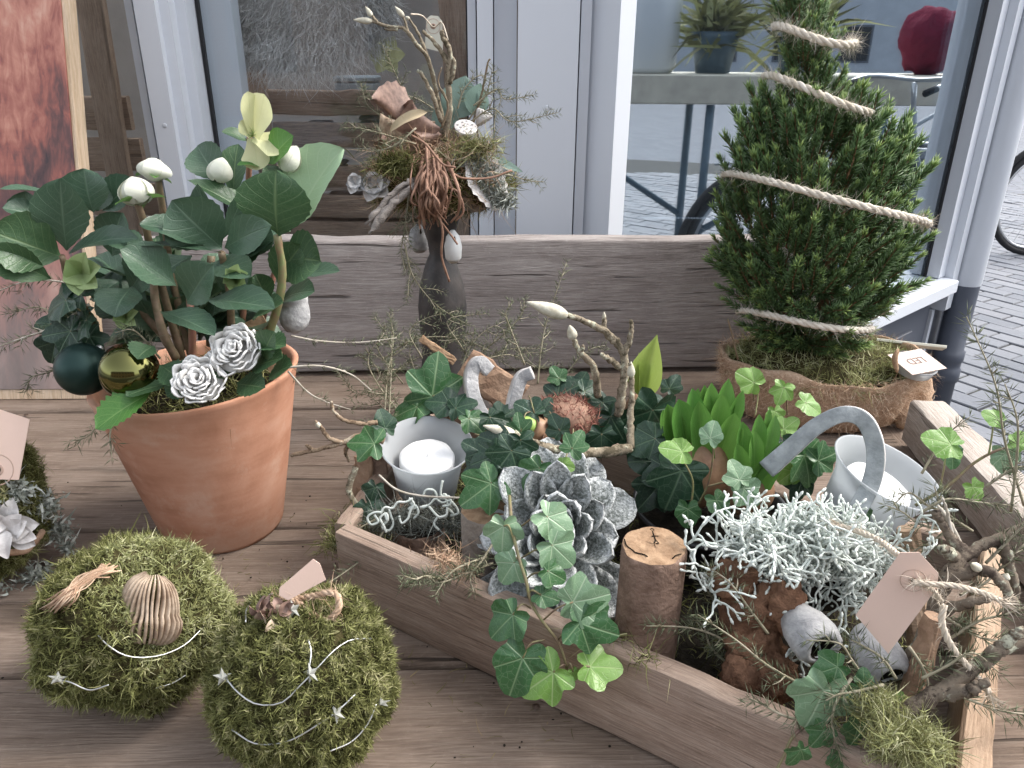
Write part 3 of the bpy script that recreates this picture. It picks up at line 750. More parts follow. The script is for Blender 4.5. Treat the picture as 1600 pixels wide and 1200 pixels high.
for k, (px, py, w) in enumerate([(465, 192, 26), (500, 192, 34), (560, 141, 60), (520, 259, 40), (590, 192, 46), (450, 342, 50)]):
    p = P(px, py, 1.84); s = S(p)*w/2
    t = thing('gift_box', goods[k][1], 'box', (p[0], p[1], p[2]-.03), 'gift boxes on the shop shelf')
    mt = simple('gift_paper', goods[k][0], .6, noise_sc=30)
    mb = MB(); box(mb, (-s, -s, .0), (s, s, s*1.1), bev=.003); part('carton', mb, mt, t, False, local=True)
    mb = MB(); box(mb, (-s*1.06, -s*1.06, s*1.1+.001), (s*1.06, s*1.06, s*1.4), bev=.003); part('lid', mb, mt, t, False, local=True)
# sheepskin hanging in the window
rng = np.random.default_rng(11)
c = P(455, 5, 1.43); s = S(c)
fur_t = thing('sheepskin', 'shaggy grey sheepskin hanging inside the shop window', 'sheepskin', (c[0], c[1], c[2]-.1))
mb = MB(); rx, rz_ = 150*s, 88*s
sphere_mb(mb, c, (rx*.97, .03, rz_*.93), 24, 14, fn=lambda d: 1+.15*nz(d*3)); part('hide', mb, M['fur'], fur_t)
n = 9000; d = rng.standard_normal((n, 3)); d /= np.linalg.norm(d, axis=1, keepdims=True); d[:, 1] = -np.abs(d[:, 1])
p = c+d*np.array([rx, .032, rz_])*(1+.15*rng.uniform(-1, 1, (n, 1))*.4)
dd = d*np.array([.5, .8, .2])+np.array([0, -.25, -.75])+rng.normal(0, .3, (n, 3))
tt = np.clip(.45+.28*np.array([nz(q, 26) for q in p])+rng.normal(0, .16, n)+.35*(p[:, 2] < c[2]-rz_*.45), 0, 1)  # light on the lower wool is put into its tint
mb = MB(); strands(mb, p, dd, .042, .0011, .5, rng, t=tt); part('wool', mb, M['fur'], fur_t, kind='stuff')
# yellow felt flower inside the glass
c = P(602, 85, 1.42); t = thing('felt_flower', 'yellow felt flower hanging inside the shop window', 'ornament', c)
mt = simple('yellow_felt', (.66, .64, .34), .9, noise_sc=80)
for k in range(6):
    a = k*math.pi/3; mb = leaf_mb(.034, .026, rng, 'ov', .1, .3); o, B = basis(c, (math.cos(a), 0, math.sin(a)), (0, -1, 0)); xf(mb, o, B); part('petal', mb, mt, t)

# ================================================================== BENCH
YAW = rad(2.6)
bench = thing('display_bench', 'weathered grey brown plank display bench with raised backboard', 'bench', (-.2, .7, GZ))
def tY(Y, x): return Y+math.tan(YAW)*x
seams = [1.20, 1.104, .985, .822, .692, .578, .487, .37, .25, .12]
for k in range(len(seams)-1):
    y1, y0 = seams[k], seams[k+1]; W = (y1-y0)-.0035; Ln = 1.75
    cx = -.36
    dz = [-.004, 0, -.002, .0, -.0015, .001, -.001, 0, 0][k]
    plank_obj('top_plank', (cx, tY((y0+y1)/2, cx), -.03+dz), Ln, W, .03, M['bench'], bench, (0, 0, YAW), 200+k, .0028, 30)
bl, bh = 1.77, .207
cx = -.415
plank_obj('backboard', (cx, tY(1.108, cx), bh/2+.001), bl, bh-.002, .036, M['backboard'], bench, (rad(90), 0, YAW), 300, .0026, 40).location.y += .036
ra, rb = np.array([.497, .872]), np.array([.452, .25])
d = rb-ra
plank_obj('side_rail', ((ra[0]+rb[0])/2+.022, (ra[1]+rb[1])/2, .004), np.linalg.norm(d), .044, .058, M['rail'], bench, (0, 0, math.atan2(d[1], d[0])), 310, .0022, 26)
plank_obj('end_plank', (.53, .72, -.031), .95, .09, .03, M['bench'], bench, (0, 0, math.atan2(d[1], d[0])), 311, .002, 20)
for (x, y) in ((-1.1, .2), (.42, .2), (-1.1, 1.02), (.42, 1.02)):
    mb = MB(); box(mb, (x-.035, y-.035, GZ), (x+.035, y+.035, -.034), bev=.004); part('leg', mb, M['bench'], bench, False)
bx_part('apron', (-1.06, .97, -.13), (.38, .995, -.034), M['bench'], bench)

M['nail'] = simple('rusty_nail', (.09, .06, .045), .6, .4, .6)
rng = np.random.default_rng(17)
for (x, Y) in [(-.66, .94), (-.64, .87), (-.60, .76), (.33, .93), (.36, .84), (.35, .74), (-.52, .62), (-.03, .525), (.02, .44), (.36, .62), (-.27, .33), (.30, .30)]:
    mb = MB(); a_ = rng.uniform(0, 6); lathe(mb, [(.0002, .0012), (.0022, .001), (.003, .0002)], 10, (x, Y, .0006)); part('nail', mb, M['nail'], bench)
mb = MB(); n = 170; q = np.c_[rng.uniform(-.55, .40, n), rng.uniform(.38, .95, n), np.full(n, .0012)]; k_ = rng.normal(0, .05, (n, 2)); q[:n//2, :2] = np.array([[-.24, .62], [-.12, .56], [-.33, .50], [.05, .42]])[rng.integers(0, 4, n//2)]+k_[:n//2]
for p_ in q: sphere_mb(mb, p_, rng.uniform(.0004, .0013, 3)*np.array([1, 1, .7]), 5, 3)
nd = MB(); n = 260; q_ = np.c_[rng.uniform(-.40, .36, n), rng.uniform(.36, .92, n), np.full(n, .0014)]; c_ = np.array([[-.28, .52], [-.14, .50], [-.20, .60], [-.05, .47], [.02, .41], [.30, .62], [.34, .36]]); q_[:200, :2] = c_[rng.integers(0, 7, 200)]+rng.normal(0, .035, (200, 2))
strands(nd, q_, rng.normal(0, 1, (n, 3))*np.array([1, 1, .06]), .009, .0008, .5, rng); solo('fallen_needles', 'fallen needles and moss bits lying on the bench planks', 'plant litter', nd, tinted('litter', [(0, (.07, .065, .025)), (.6, (.18, .15, .07)), (1, (.30, .22, .12))], .9, .1), kind='stuff')
o_ = solo('soil_crumbs', 'dark crumbs of soil and moss scattered on the bench planks', 'soil crumbs', mb, M['soil'], kind='stuff')
# ================================================================== PICTURE PANEL
def mk_print():
    mt, nt, b = new_mat('fur_print'); g = G(nt); v = g.obj()
    w1 = g.noise(g.map(v, (10, 1, 5)), 1, 5, .62, 1.3); w2 = g.noise(g.map(v, (85, 1, 24)), 1, 4, .6, .8); w3 = g.noise(v, 5.5, 3, .5, .5)
    f = g.math('ADD', g.math('MULTIPLY', w1, .45), g.math('ADD', g.math('MULTIPLY', w2, .28), g.math('MULTIPLY', w3, .32)))
    c = g.ramp(f, [(.40, (.05, .034, .038)), (.47, (.13, .062, .058)), (.53, (.30, .105, .082)), (.60, (.46, .205, .15)), (.70, (.60, .38, .29))])
    sp = g.n('SeparateXYZ'); g.L(v, sp.inputs[0])
    low = g.rng(sp.outputs[2], .26, .05); low = g.math('MULTIPLY', low, .85)
    c2 = g.ramp(g.math('ADD', g.math('MULTIPLY', w1, .5), g.math('MULTIPLY', w3, .5)), [(.36, (.22, .18, .165)), (.55, (.36, .30, .275)), (.7, (.45, .40, .37))])
    g.L(g.mix(low, c, c2), b.inputs['Base Color']); b.inputs['Roughness'].default_value = .55; return mt
M['print'] = mk_print()
b0 = P(147, 622, .985); pan = thing('picture_panel', 'tall wooden panel with reddish brown fur print leaning on the backboard', 'picture', (b0[0]-.2, b0[1], 0))
pan.rotation_euler = (rad(-15), 0, rad(2.0))
mb = MB(); box(mb, (-.25, -.002, .016), (.196, .0, .95)); part('print', mb, M['print'], pan, False, local=True)
mb = MB(); box(mb, (.1965, .0, .002), (.2005, .030, .95), bev=.001); box(mb, (-.25, -.001, .001), (.2, .028, .0155), bev=.001); part('frame', mb, M['framewood'], pan, False, local=True)
mb = MB(); box(mb, (-.25, .001, .016), (.196, .027, .95)); part('backing', mb, M['framewood'], pan, False, local=True)

# ================================================================== STREET
M['bikeframe'] = simple('bike_frame_paint', (.34, .38, .42), .35, .5, noise_sc=20, var=.1)
M['rubber'] = simple('rubber', (.03, .03, .032), .8, .3, noise_sc=60)
M['steel'] = simple('steel', (.5, .51, .52), .35, .5, 1.)
def circle(c, r, n, ax=(0, 1, 0)):
    x, y, d = frame(ax); a = np.linspace(0, 2*math.pi, n+1)
    return np.asarray(c)+np.outer(np.cos(a)*r, x)+np.outer(np.sin(a)*r, y)
def bicycle(label, loc, rz):
    t = thing('bicycle', label, 'bicycle', loc, 'bicycles parked in the street', rz)
    for cx in (-.52, .55):
        mb = MB(); tube(mb, circle((cx, 0, .345), .325, 40), .02, 8, cap=False); w = part('wheel', mb, M['rubber'], t, local=True)
        mb = MB(); tube(mb, circle((cx, 0, .345), .298, 40), .011, 6, cap=False); part('rim', mb, M['steel'], w, local=True)
        mb = MB()
        for k in range(28):
            a = k*2*math.pi/28; tube(mb, [(cx, .02*(1 if k % 2 else -1), .345), (cx+.295*math.cos(a), 0, .345+.295*math.sin(a))], .0012, 3)
        part('spokes', mb, M['steel'], w, local=True)
        mb = MB(); tube(mb, [(cx, -.05, .345), (cx, .05, .345)], .02, 10); part('hub', mb, M['steel'], w, local=True)
    mb = MB()
    for a, b, r in [((-.52, 0, .345), (-.05, 0, .30), .011), ((-.52, 0, .345), (-.20, 0, .80), .009), ((-.05, 0, .30), (-.22, 0, .92), .016), ((-.05, 0, .30), (.40, 0, .80), .019),
                    ((-.12, 0, .52), (.39, 0, .88), .016), ((.37, 0, .95), (.42, 0, .74), .019)]:
        tube(mb, [a, b], r, 10)
    part('bike_frame', mb, M['bikeframe'], t, local=True)
    mb = MB()
    for s in (-.05, .05): tube(mb, smooth_path([(.42, s*.4, .76), (.46, s, .62), (.55, s, .345)], 8), .011, 8)
    part('fork', mb, M['bikeframe'], t, local=True)
    mb = MB(); tube(mb, [(.37, 0, .94), (.34, 0, 1.08)], .013, 8); tube(mb, smooth_path([(.14, -.27, 1.05), (.3, -.24, 1.10), (.36, 0, 1.09), (.3, .24, 1.10), (.14, .27, 1.05)], 24), .011, 8); hb = part('handlebar', mb, M['steel'], t, local=True)
    for s in (-1, 1):
        mb = MB(); tube(mb, [(.24, .255*s, 1.077), (.12, .275*s, 1.045)], .016, 8); part('grip', mb, M['rubber'], hb, local=True)
    mb = MB(); sphere_mb(mb, (-.25, 0, .975), (.14, .09, .035), 18, 10, fn=lambda d: 1-.35*max(0, d[0])*abs(d[1])); tube(mb, [(-.22, 0, .9), (-.235, 0, .96)], .013, 8); part('saddle', mb, M['rubber'], t, local=True)
    mb = MB(); lathe(mb, [(.02, -.003), (.085, -.003), (.085, .003), (.02, .003)], 30, (-.05, -.045, .30), axis=(0, 1, 0)); part('chainring', mb, M['steel'], t, local=True)
    for s in (-1, 1):
        mb = MB(); tube(mb, [(-.05, .06*s, .30), (-.05+.11*s, .075*s, .30-.12*s)], .010, 8); ck = part('crank', mb, M['steel'], t, local=True)
        mb = MB(); x, z = -.05+.11*s, .30-.12*s; box(mb, (x-.045, min(.08*s, .17*s), z-.012), (x+.045, max(.08*s, .17*s), z+.012), bev=.004); part('pedal', mb, M['rubber'], ck, False, local=True)
    for cx in (-.52, .55):
        mb = MB(); a = np.linspace(rad(20 if cx > 0 else -5), rad(175), 24); pts = np.stack([cx+.365*np.cos(a), 0*a, .345+.365*np.sin(a)], 1); tube(mb, pts, .018, 6); part('mudguard', mb, M['rubber'], t, local=True)
    mb = MB()
    for s in (-.05, .05): tube(mb, [(-.70, s, .74), (-.28, s, .74)], .006, 6); tube(mb, [(-.62, s, .74), (-.52, s, .345)], .005, 6)
    for x in (-.68, -.58, -.48, -.38): tube(mb, [(x, -.05, .74), (x, .05, .74)], .004, 6)
    part('carrier', mb, M['steel'], t, local=True)
    mb = MB(); tube(mb, [(-.2, .03, .29), (-.27, .16, .01)], .008, 6); part('kickstand', mb, M['steel'], t, local=True)
    return t
p = PZ(1612, 400, GZ); bicycle('grey bicycle standing on the pavement past the shop corner', (p[0]+.5, p[1]+.1, GZ), rad(8))
def mirror(X, Y):                      # spot in the street that the angled pane shows at (X, Y)
    q = np.array([X, Y])-A2; u = dv/LB; n_ = np.array([-u[1], u[0]]); r = q-2*np.dot(q, n_)*n_; return A2+r
p = mirror(1.62, 3.75); bicycle('black wheeled bicycle parked in the street opposite the angled window', (p[0], p[1], GZ), rad(62))
p = mirror(3.0, 6.2); bicycle('second bicycle parked further off in the street, mirrored in the window', (p[0], p[1], GZ), rad(100))
# trolley with crock and plants, mirrored in the pane
p = mirror(.95, 4.4); u2 = math.atan2(*(mirror(1.95, 4.4)-p)[::-1])
t = thing('market_trolley', 'beige board market trolley on small wheels in the street', 'trolley', (p[0], p[1], GZ), rotz=u2)
M['beige'] = simple('beige_board', (.74, .68, .56), .7, noise_sc=12)
M['bluegrey'] = simple('blue_grey_frame', (.10, .16, .21), .5, noise_sc=12)
mb = MB(); box(mb, (-.9, -.3, .96), (1.6, .3, 1.10), bev=.006); part('board', mb, M['beige'], t, False, local=True)
for x in (-.8, .1, 1.0):
    for y in (-.25, .25):
        mb = MB(); tube(mb, [(x, y, .1), (x, y, .955)], .022, 8); part('leg', mb, M['bluegrey'], t, local=True)
        mb = MB(); tube(mb, circle((x, y, .07), .05, 18), .02, 6, cap=False); part('wheel', mb, M['rubber'], t, local=True)
mb = MB(); tube(mb, [(-.8, -.25, .86), (.1, -.25, .3)], .018, 8); tube(mb, [(.1, .25, .3), (1., .25, .86)], .018, 8); part('brace', mb, M['bluegrey'], t, local=True)
def on_tr(x, y, z): c, s = math.cos(u2), math.sin(u2); return np.array([p[0]+x*c-y*s, p[1]+x*s+y*c, GZ+z])
c = on_tr(-.24, 0, 1.102); mb = MB(); lathe(mb, [(.0, 0), (.17, 0), (.19, .03), (.20, .34), (.19, .40), (.205, .42), (.19, .42), (.17, .38), (.15, .05)], 28, c)
solo('crock', 'large white crock standing on the beige market trolley', 'crock', mb, simple('white_glaze', (.72, .75, .78), .2))
rng = np.random.default_rng(3)
for k, (x, lab) in enumerate([(.15, 'first leafy plant beside the crock on the market trolley'), (.6, 'second leafy plant at the end of the market trolley')]):
    c = on_tr(x, 0, 1.102); t2 = thing('potted_plant', lab, 'potted plant', c, 'plants on the market trolley')
    mb = MB(); lathe(mb, [(0, 0), (.09, 0), (.12, .17), (.13, .2), (.115, .2), (.1, .17)], 20, c); part('pot', mb, M['bluegrey'], t2)
    mb = MB(); n = 240; d = rng.standard_normal((n, 3)); d[:, 2] = np.abs(d[:, 2])+.2
    strands(mb, np.tile(c+np.array([0, 0, .18]), (n, 1))+rng.normal(0, .05, (n, 3)), d, .22, .03, .6, rng); part('foliage', mb, M['mossl'], t2, kind='stuff')
on_tr_ = on_tr; pt_ = p.copy()
def on_tr_(x, y, z): c, s = math.cos(u2), math.sin(u2); return np.array([pt_[0]+x*c-y*s, pt_[1]+x*s+y*c, GZ+z])
p = mirror(2.45, 4.9); t = thing('waste_bin', 'grey round waste bin in the street with a rim', 'bin', (p[0], p[1], GZ))
mb = MB(); lathe(mb, [(.0, 0), (.17, 0), (.21, .62), (.235, .63), (.235, .67), (.2, .67)], 26, (p[0], p[1], GZ)); part('bin_body', mb, simple('bin_grey', (.22, .23, .25), .5), t)
mb = MB(); tube(mb, circle((p[0], p[1], GZ+.68), .225, 30, (0, 0, 1)), .014, 6, cap=False); part('bin_rim', mb, M['steel'], t)
p = on_tr_(1.28, 0, 1.102+.21); mb = MB(); sphere_mb(mb, p, (.19, .15, .21), 26, 16, fn=lambda d: (1-.48*max(0, d[2]))*(1+.22*nz(d*3.3)+.10*nz(d*7)))
solo('cloth_bag', 'burgundy cloth bag standing at the end of the market trolley', 'bag', mb, simple('burgundy_cloth', (.19, .025, .05), .95, .1, noise_sc=12, bump=.8, bsc=14, bdist=.02))
# house across the street
M['brick'] = None
def mk_brick():
    mt, nt, b = new_mat('far_brick'); g = G(nt); br = g.n('TexBrick'); g.L(g.map(g.obj(), (1, 1, 1)), br.inputs[0])
    mp = g.n('Mapping'); g.L(g.obj(), mp.inputs[0]); mp.inputs['Rotation'].default_value = (rad(90), 0, 0); g.L(mp.outputs[0], br.inputs[0])
    br.inputs['Scale'].default_value = 1; br.inputs['Brick Width'].default_value = .21; br.inputs['Row Height'].default_value = .065; br.inputs['Mortar Size'].default_value = .01
    br.inputs['Color1'].default_value = (.18, .085, .06, 1); br.inputs['Color2'].default_value = (.25, .13, .09, 1); br.inputs['Mortar'].default_value = (.3, .28, .25, 1)
    g.L(br.outputs[0], b.inputs['Base Color']); b.inputs['Roughness'].default_value = .9; return mt
M['brick'] = mk_brick()
M['plaster'] = simple('pale_plaster', (.40, .43, .47), .9, noise_sc=2, var=.15)
def house(label, loc, rz, W=14, Hh=5.2, wm='brick'):
    t = thing('brick_house', label, 'house', loc, 'houses across the street', rz)
    mb = MB(); box(mb, (-W/2, 0, 0), (W/2, 4, Hh)); part('wall', mb, M[wm], t, False, local=True)
    mb = MB(); mb.add([(-W/2-.2, -.3, Hh), (W/2+.2, -.3, Hh), (W/2+.2, 2, Hh+1.6), (-W/2-.2, 2, Hh+1.6), (-W/2-.2, 4.3, Hh), (W/2+.2, 4.3, Hh)], [(0, 1, 2, 3), (3, 2, 5, 4), (0, 3, 4), (1, 5, 2)]); part('roof', mb, simple('roof_tile', (.09, .075, .07), .8, noise_sc=6), t, False, local=True)
    for x in np.arange(-W/2+1.5, W/2-1, 2.6):
        for z in (.8, 3.6) + ((6.4,) if Hh > 8 else ()):
            mb = MB(); box(mb, (x, -.03, z), (x+1.2, .02, z+1.4)); w = part('window', mb, M['greypaint'], t, False, local=True)
            mb = MB(); box(mb, (x+.08, -.04, z+.08), (x+1.12, -.031, z+1.32)); part('pane', mb, M['blackplastic'], w, False, local=True)
house('brick house across the street facing the angled window', (34, 4, GZ), rad(-90), 44, 9.5, wm='plaster')
house('brick house across the street facing the bench', (0, -13, GZ), rad(180), 26)

# ================================================================== shared makers
IVY = {}
def ivy_outline(kind, rng):
    lob = {'five': [(90, 1.0, 24), (38, .80, 22), (142, .80, 22), (-22, .60, 26), (202, .60, 26)],
           'three': [(90, 1.0, 30), (25, .78, 30), (155, .78, 30), (-40, .50, 36), (220, .50, 36)],
           'heart': [(90, 1.0, 38), (30, .72, 42), (150, .72, 42), (-45, .58, 40), (225, .58, 40)]}[kind]
    A = np.arange(0, 360, 7.5); r = []
    for a in A:
        q = .36
        for (c, l, w) in lob:
            d = (a-c+180) % 360-180; l2 = l*(1+.0)
            q = max(q, l2*(1-(abs(d)/(w*1.65))**1.25*.52) if abs(d) < w*1.6 else 0)
        d = abs((a-270+180) % 360-180)
        if d < 30: q *= .42+.58*(d/30)
        r.append(q)
    r = np.array(r); r = (r+.16*np.roll(r, 1)+.16*np.roll(r, -1))/1.32
    return A, r*(1+rng.normal(0, .018, len(r)))
def ivy_mesh(kind, mt, seed):
    key = (kind, mt, seed)
    if key in IVY: return IVY[key]
    rng = np.random.default_rng(seed); A, r = ivy_outline(kind, rng); V = [(0, 0, 0)]; uv = [(0, 0)]
    tw = rng.normal(0, .10, 3); n = len(A)
    for f in (.3, .62, 1.0):
        for a, q in zip(A, r):
            x, y = math.cos(rad(a))*q*f, math.sin(rad(a))*q*f
            lobe = max(math.cos(rad(a-c)*3.4) if abs((a-c+180) % 360-180) < 26 else -1 for c in (90, 38, 142, -22, 202))
            z = -.16*(x*x+y*y)+.055*lobe*f*f*-1+tw[0]*x*y+.22*tw[1]*x+.12*abs(x)+.05*math.sin(a*.07+seed)*f
            V.append((x, y, z)); uv.append((x, y))
    Fc = [(0, 1+i, 1+(i+1) % n) for i in range(n)]
    for k in range(2):
        for i in range(n): Fc.append((1+k*n+i, 1+(k+1)*n+i, 1+(k+1)*n+(i+1) % n, 1+k*n+(i+1) % n))
    mb = MB(); mb.add(np.array(V), Fc, np.array(uv)); IVY[key] = mb.mesh('ivy_leaf', M[mt]); return IVY[key]
RI = np.random.default_rng(77)
def ivy_leaf(parent, px, py, Y, size, ang, mt='ivymid', kind=None, tip=0.0, stem=None, face=None):
    """size = picture pixels from stalk to tip; (px, py) = leaf middle; ang = picture direction of the tip"""
    kind = kind or ('five', 'three', 'heart', 'three')[RI.integers(4)]
    c = P(px, py, Y); s = S(c)*size*.82
    d = imdir(ang, tip+RI.normal(0, .12)); n_ = TOEYE*.9+np.array([0, 0, .35])+RI.normal(0, .22, 3) if face is None else np.asarray(face)
    o, B = basis(c, d, n_); o = c-B[:, 1]*s*.30
    ob = link('leaf', ivy_mesh(kind, mt, int(RI.integers(3))), parent); set_mat(ob, o-(wloc(parent) if parent else 0), B, s)
    if stem is not None:
        mb = MB(); e = P(*stem); md = (o+e)/2+np.array([0, 0, .004])+RI.normal(0, .0015, 3)
        tube(mb, smooth_path([e, md, o], 8), .0007, 5); part('petiole', mb, M['ivystem'], parent)
    return ob
def sprig_mb(mst, mnd, pts, rng, nl=.008, dens=1.0, side=.25, r0=.0011, whorl=6, first=.12, nw=.0006):
    path = smooth_path(pts, 26); Ls = np.linalg.norm(np.diff(path, axis=0), axis=1).sum()
    tube(mst, path, np.linspace(r0, r0*.35, 26), 5)
    def dress(q, lo=0.):
        seg = np.linalg.norm(np.diff(q, axis=0), axis=1); s = np.concatenate([[0], np.cumsum(seg)]); n = max(2, int(s[-1]/.0042*dens))
        t = np.linspace(lo, 1, n)*s[-1]; pos = np.stack([np.interp(t, s, q[:, k]) for k in range(3)], 1)
        tg = np.stack([np.interp(t, s, np.gradient(q, axis=0)[:, k]) for k in range(3)], 1); tg /= np.linalg.norm(tg, axis=1, keepdims=True)+1e-9
        pp = np.repeat(pos, whorl, 0)+rng.normal(0, .0004, (n*whorl, 3)); d = rng.standard_normal((n*whorl, 3)); d -= np.repeat(tg, whorl, 0)*np.sum(d*np.repeat(tg, whorl, 0), 1, keepdims=True)
        d = d/np.linalg.norm(d, axis=1, keepdims=True)+np.repeat(tg, whorl, 0)*.75
        needles(mnd, pp, d, nl*rng.uniform(.6, 1.2, n*whorl), nw, rng)
    dress(path, first)
    if side > 0:
        k = int(Ls/.016*dens)
        for i in range(k):
            u = first+(1-first)*(i+.5)/k; j = min(24, int(u*25)); tg = nrm(path[j+1]-path[j]); x, y, _ = frame(tg)
            a = i*2.4+rng.normal(0, .4); out = x*math.cos(a)+y*math.sin(a); L = Ls*side*(1-.65*u)*rng.uniform(.6, 1.2)
            e = path[j]+(out*.75+tg*.65)*L+np.array([0, 0, -.1*L]); q = smooth_path([path[j], (path[j]+e)/2+out*L*.08, e], 8)
            tube(mst, q, np.linspace(r0*.6, r0*.25, 8), 4); dress(q, .1)
RS = np.random.default_rng(123)
def sprig(label, pts, nl=.008, dens=1., side=.25, r0=.0011, mt='fern', stem='fernstem', **k):
    p = [P(*q) for q in pts]; t = thing('fern_sprig', label, 'fern sprig', p[0], 'dried asparagus fern sprigs')
    a, b = MB(), MB(); sprig_mb(a, b, p, RS, nl, dens, side, r0, **k)
    part('stem', a, M[stem], t); part('needles', b, M[mt], t, kind='stuff'); return t
def blob(c, r, seed, amp=.12, fr=2.2, amp2=.04):
    off = np.array([seed*3.7, seed*1.3, seed*7.1])
    return lambda d: 1+amp*nz(np.asarray(d)*fr+off)+amp2*nz(np.asarray(d)*fr*3+off)
def moss_skin(mb, c, r, fn, n, L, w, rng, lift=.5, curl=.7, zmin=None, sel=None, patch=3.0, lay=.5, tlo=0., thi=1.):
    d = rng.standard_normal((int(n*1.3), 3)); d /= np.linalg.norm(d, axis=1, keepdims=True)
    if sel is not None: d = d[sel(d)]
    f = np.array([fn(q) for q in d]); p = np.asarray(c)+d*np.asarray(r)*f[:, None]
    keep = np.ones(len(p), bool) if zmin is None else p[:, 2] > zmin
    p, d = p[keep], d[keep]
    cl_ = np.array([nz(q*9)+.6*nz(q*17) for q in d]); kp = cl_ > -.34+.12*rng.standard_normal(len(d)); p, d, cl_ = p[kp], d[kp], cl_[kp]; p = p+d*(cl_*.0035)[:, None]
    nrmv = d/np.asarray(r); nrmv /= np.linalg.norm(nrmv, axis=1, keepdims=True)
    tt = np.clip(.48+.45*np.array([nz(q*patch) for q in d])+.35*cl_+rng.normal(0, .20, len(d)), 0, 1)*(thi-tlo)+tlo
    fl = np.array([[nz(q*4), nz(q*4+9), nz(q*4+17)] for q in d])*1.6
    strands(mb, p-nrmv*L*.25, nrmv*lift+fl*lay+rng.normal(0, .55, p.shape), L, w, curl, rng, t=tt)

# ================================================================== TERRACOTTA POT
pb = PZ(350, 815, 0); s = S(pb); RB = 90*s
prc = P(306, 581, pb[1]-.006); RT = 155*S(prc); HT = prc[2]
pot = thing('terracotta_pot', 'large plain terracotta pot with worn rim holding the hellebore', 'plant pot', (pb[0], pb[1], 0))
lean = np.array([prc[0]-pb[0], prc[1]-pb[1], 0])*.9
def potwob(a, i): return 1+.004*np.sin(a*2+i)+.003*np.sin(a*5), .0022*np.sin(a*1+1.2)*(i/9.)
mb = MB()
prof = [(RB*.5, .0), (RB*.97, 0), (RB, .004), (RB+(RT-RB)*.35, HT*.36), (RB+(RT-RB)*.72, HT*.73), (RB+(RT-RB)*.86, HT*.88), (RT*.985, HT*.965), (RT, HT*.99), (RT*.985, HT), (RT*.945, HT*.995), (RT*.92, HT*.96), (RT*.86, HT*.82)]
lathe(mb, prof, 64, (pb[0], pb[1], 0), wob=potwob, cap0=True)
def shear(v): return v+np.outer(np.clip(v[:, 2]/HT, 0, 1), lean)+np.stack([0*v[:, 0], 0*v[:, 0], np.clip(v[:, 2]/HT, 0, 1)*.055*(v[:, 0]-pb[0])], 1)
mb.map(shear); part('pot_wall', mb, M['terracotta'], pot)
mb = MB(); lathe(mb, [(.001, HT*.9), (RT*.5, HT*.9), (RT*.91, HT*.88)], 32, (pb[0], pb[1], 0), wob=lambda a, i: (np.ones(32), .006*np.sin(a*5+i))); mb.map(shear); part('soil', mb, M['soil'], pot)
PC = np.array([pb[0]+lean[0], pb[1]+lean[1], HT]); PY = PC[1]

# ================================================================== HELLEBORE
RH = np.random.default_rng(8)
hel = thing('christmas_rose', 'christmas rose with dark leathery leaves, white buds and pale yellow bloom in terracotta pot', 'plant', (PC[0], PC[1], HT*.9))
def hleaf(b, t, wpx, mt='leafdark', dY=(0, -.03), face=None, fold=.25, curl=.35, shape='ob', serr=.05, name='leaf', parent=None, wave=.05):
    B0, T0 = P(b[0], b[1], PY+dY[0]), P(t[0], t[1], PY+dY[1]); L = np.linalg.norm(T0-B0)*1.05; W = wpx*S((B0+T0)/2)*1.30
    n_ = (TOEYE*.55+np.array([0, 0, .75])+RH.normal(0, .18, 3)) if face is None else np.asarray(face, float)
    mb = leaf_mb(L, W, RH, shape, fold, curl, wave, serr, nu=20, nv=7, cup=.1)
    d = nrm(T0-B0); o, Bm = basis(B0, d, n_)
    tipv = mb.verts()[-4]; # aim the curved blade's tip at its mark
    al = math.atan2(-tipv[2], tipv[1]); ca_, sa_ = math.cos(al), math.sin(al)
    mb.map(lambda v: np.stack([v[:, 0], v[:, 1]*ca_-v[:, 2]*sa_, v[:, 1]*sa_+v[:, 2]*ca_], 1)); xf(mb, o, Bm)
    return part(name, mb, M[mt], parent or hel)
FE = TOEYE
def stem(pts, r, mt='stem', parent=None, name='stem', tap=.8):
    mb = MB(); q = smooth_path([P(a, b, PY+c) for a, b, c in pts], 16); tube(mb, q, np.linspace(r, r*tap, 16), 9, jit=.05, rng=RH); return part(name, mb, M[mt], parent or hel)
stem([(300, 560, .0), (268, 430, -.01), (258, 350, -.02), (246, 275, -.03)], .0036)
stem([(285, 560, -.02), (245, 420, -.03), (226, 350, -.04), (212, 310, -.045)], .0036)
stem([(418, 528, .0), (436, 470, -.01), (441, 420, -.015), (433, 368, -.02)], .0042, 'greenstem')
stem([(378, 520, .03), (384, 400, .02), (388, 310, .01), (390, 215, .0)], .0032, 'redstem')
stem([(120, 510, -.01), (108, 450, -.02), (97, 400, -.03)], .0032)
stem([(275, 560, -.05), (255, 520, -.055), (243, 470, -.05), (240, 440, -.05)], .004)
stem([(262, 530, -.03), (225, 490, -.035), (204, 470, -.04)], .0045)
stem([(362, 520, .0), (358, 450, -.02), (346, 395, -.04)], .0038)
stem([(301, 560, -.06), (300, 505, -.065), (296, 465, -.06)], .0034, 'redstem')
stem([(330, 540, .02), (325, 470, .02), (330, 400, .03)], .0045)
stem([(410, 500, .04), (425, 440, .045), (440, 400, .05)], .0034, 'redstem')
stem([(290, 545, .03), (275, 470, .03), (262, 420, .03)], .0042)
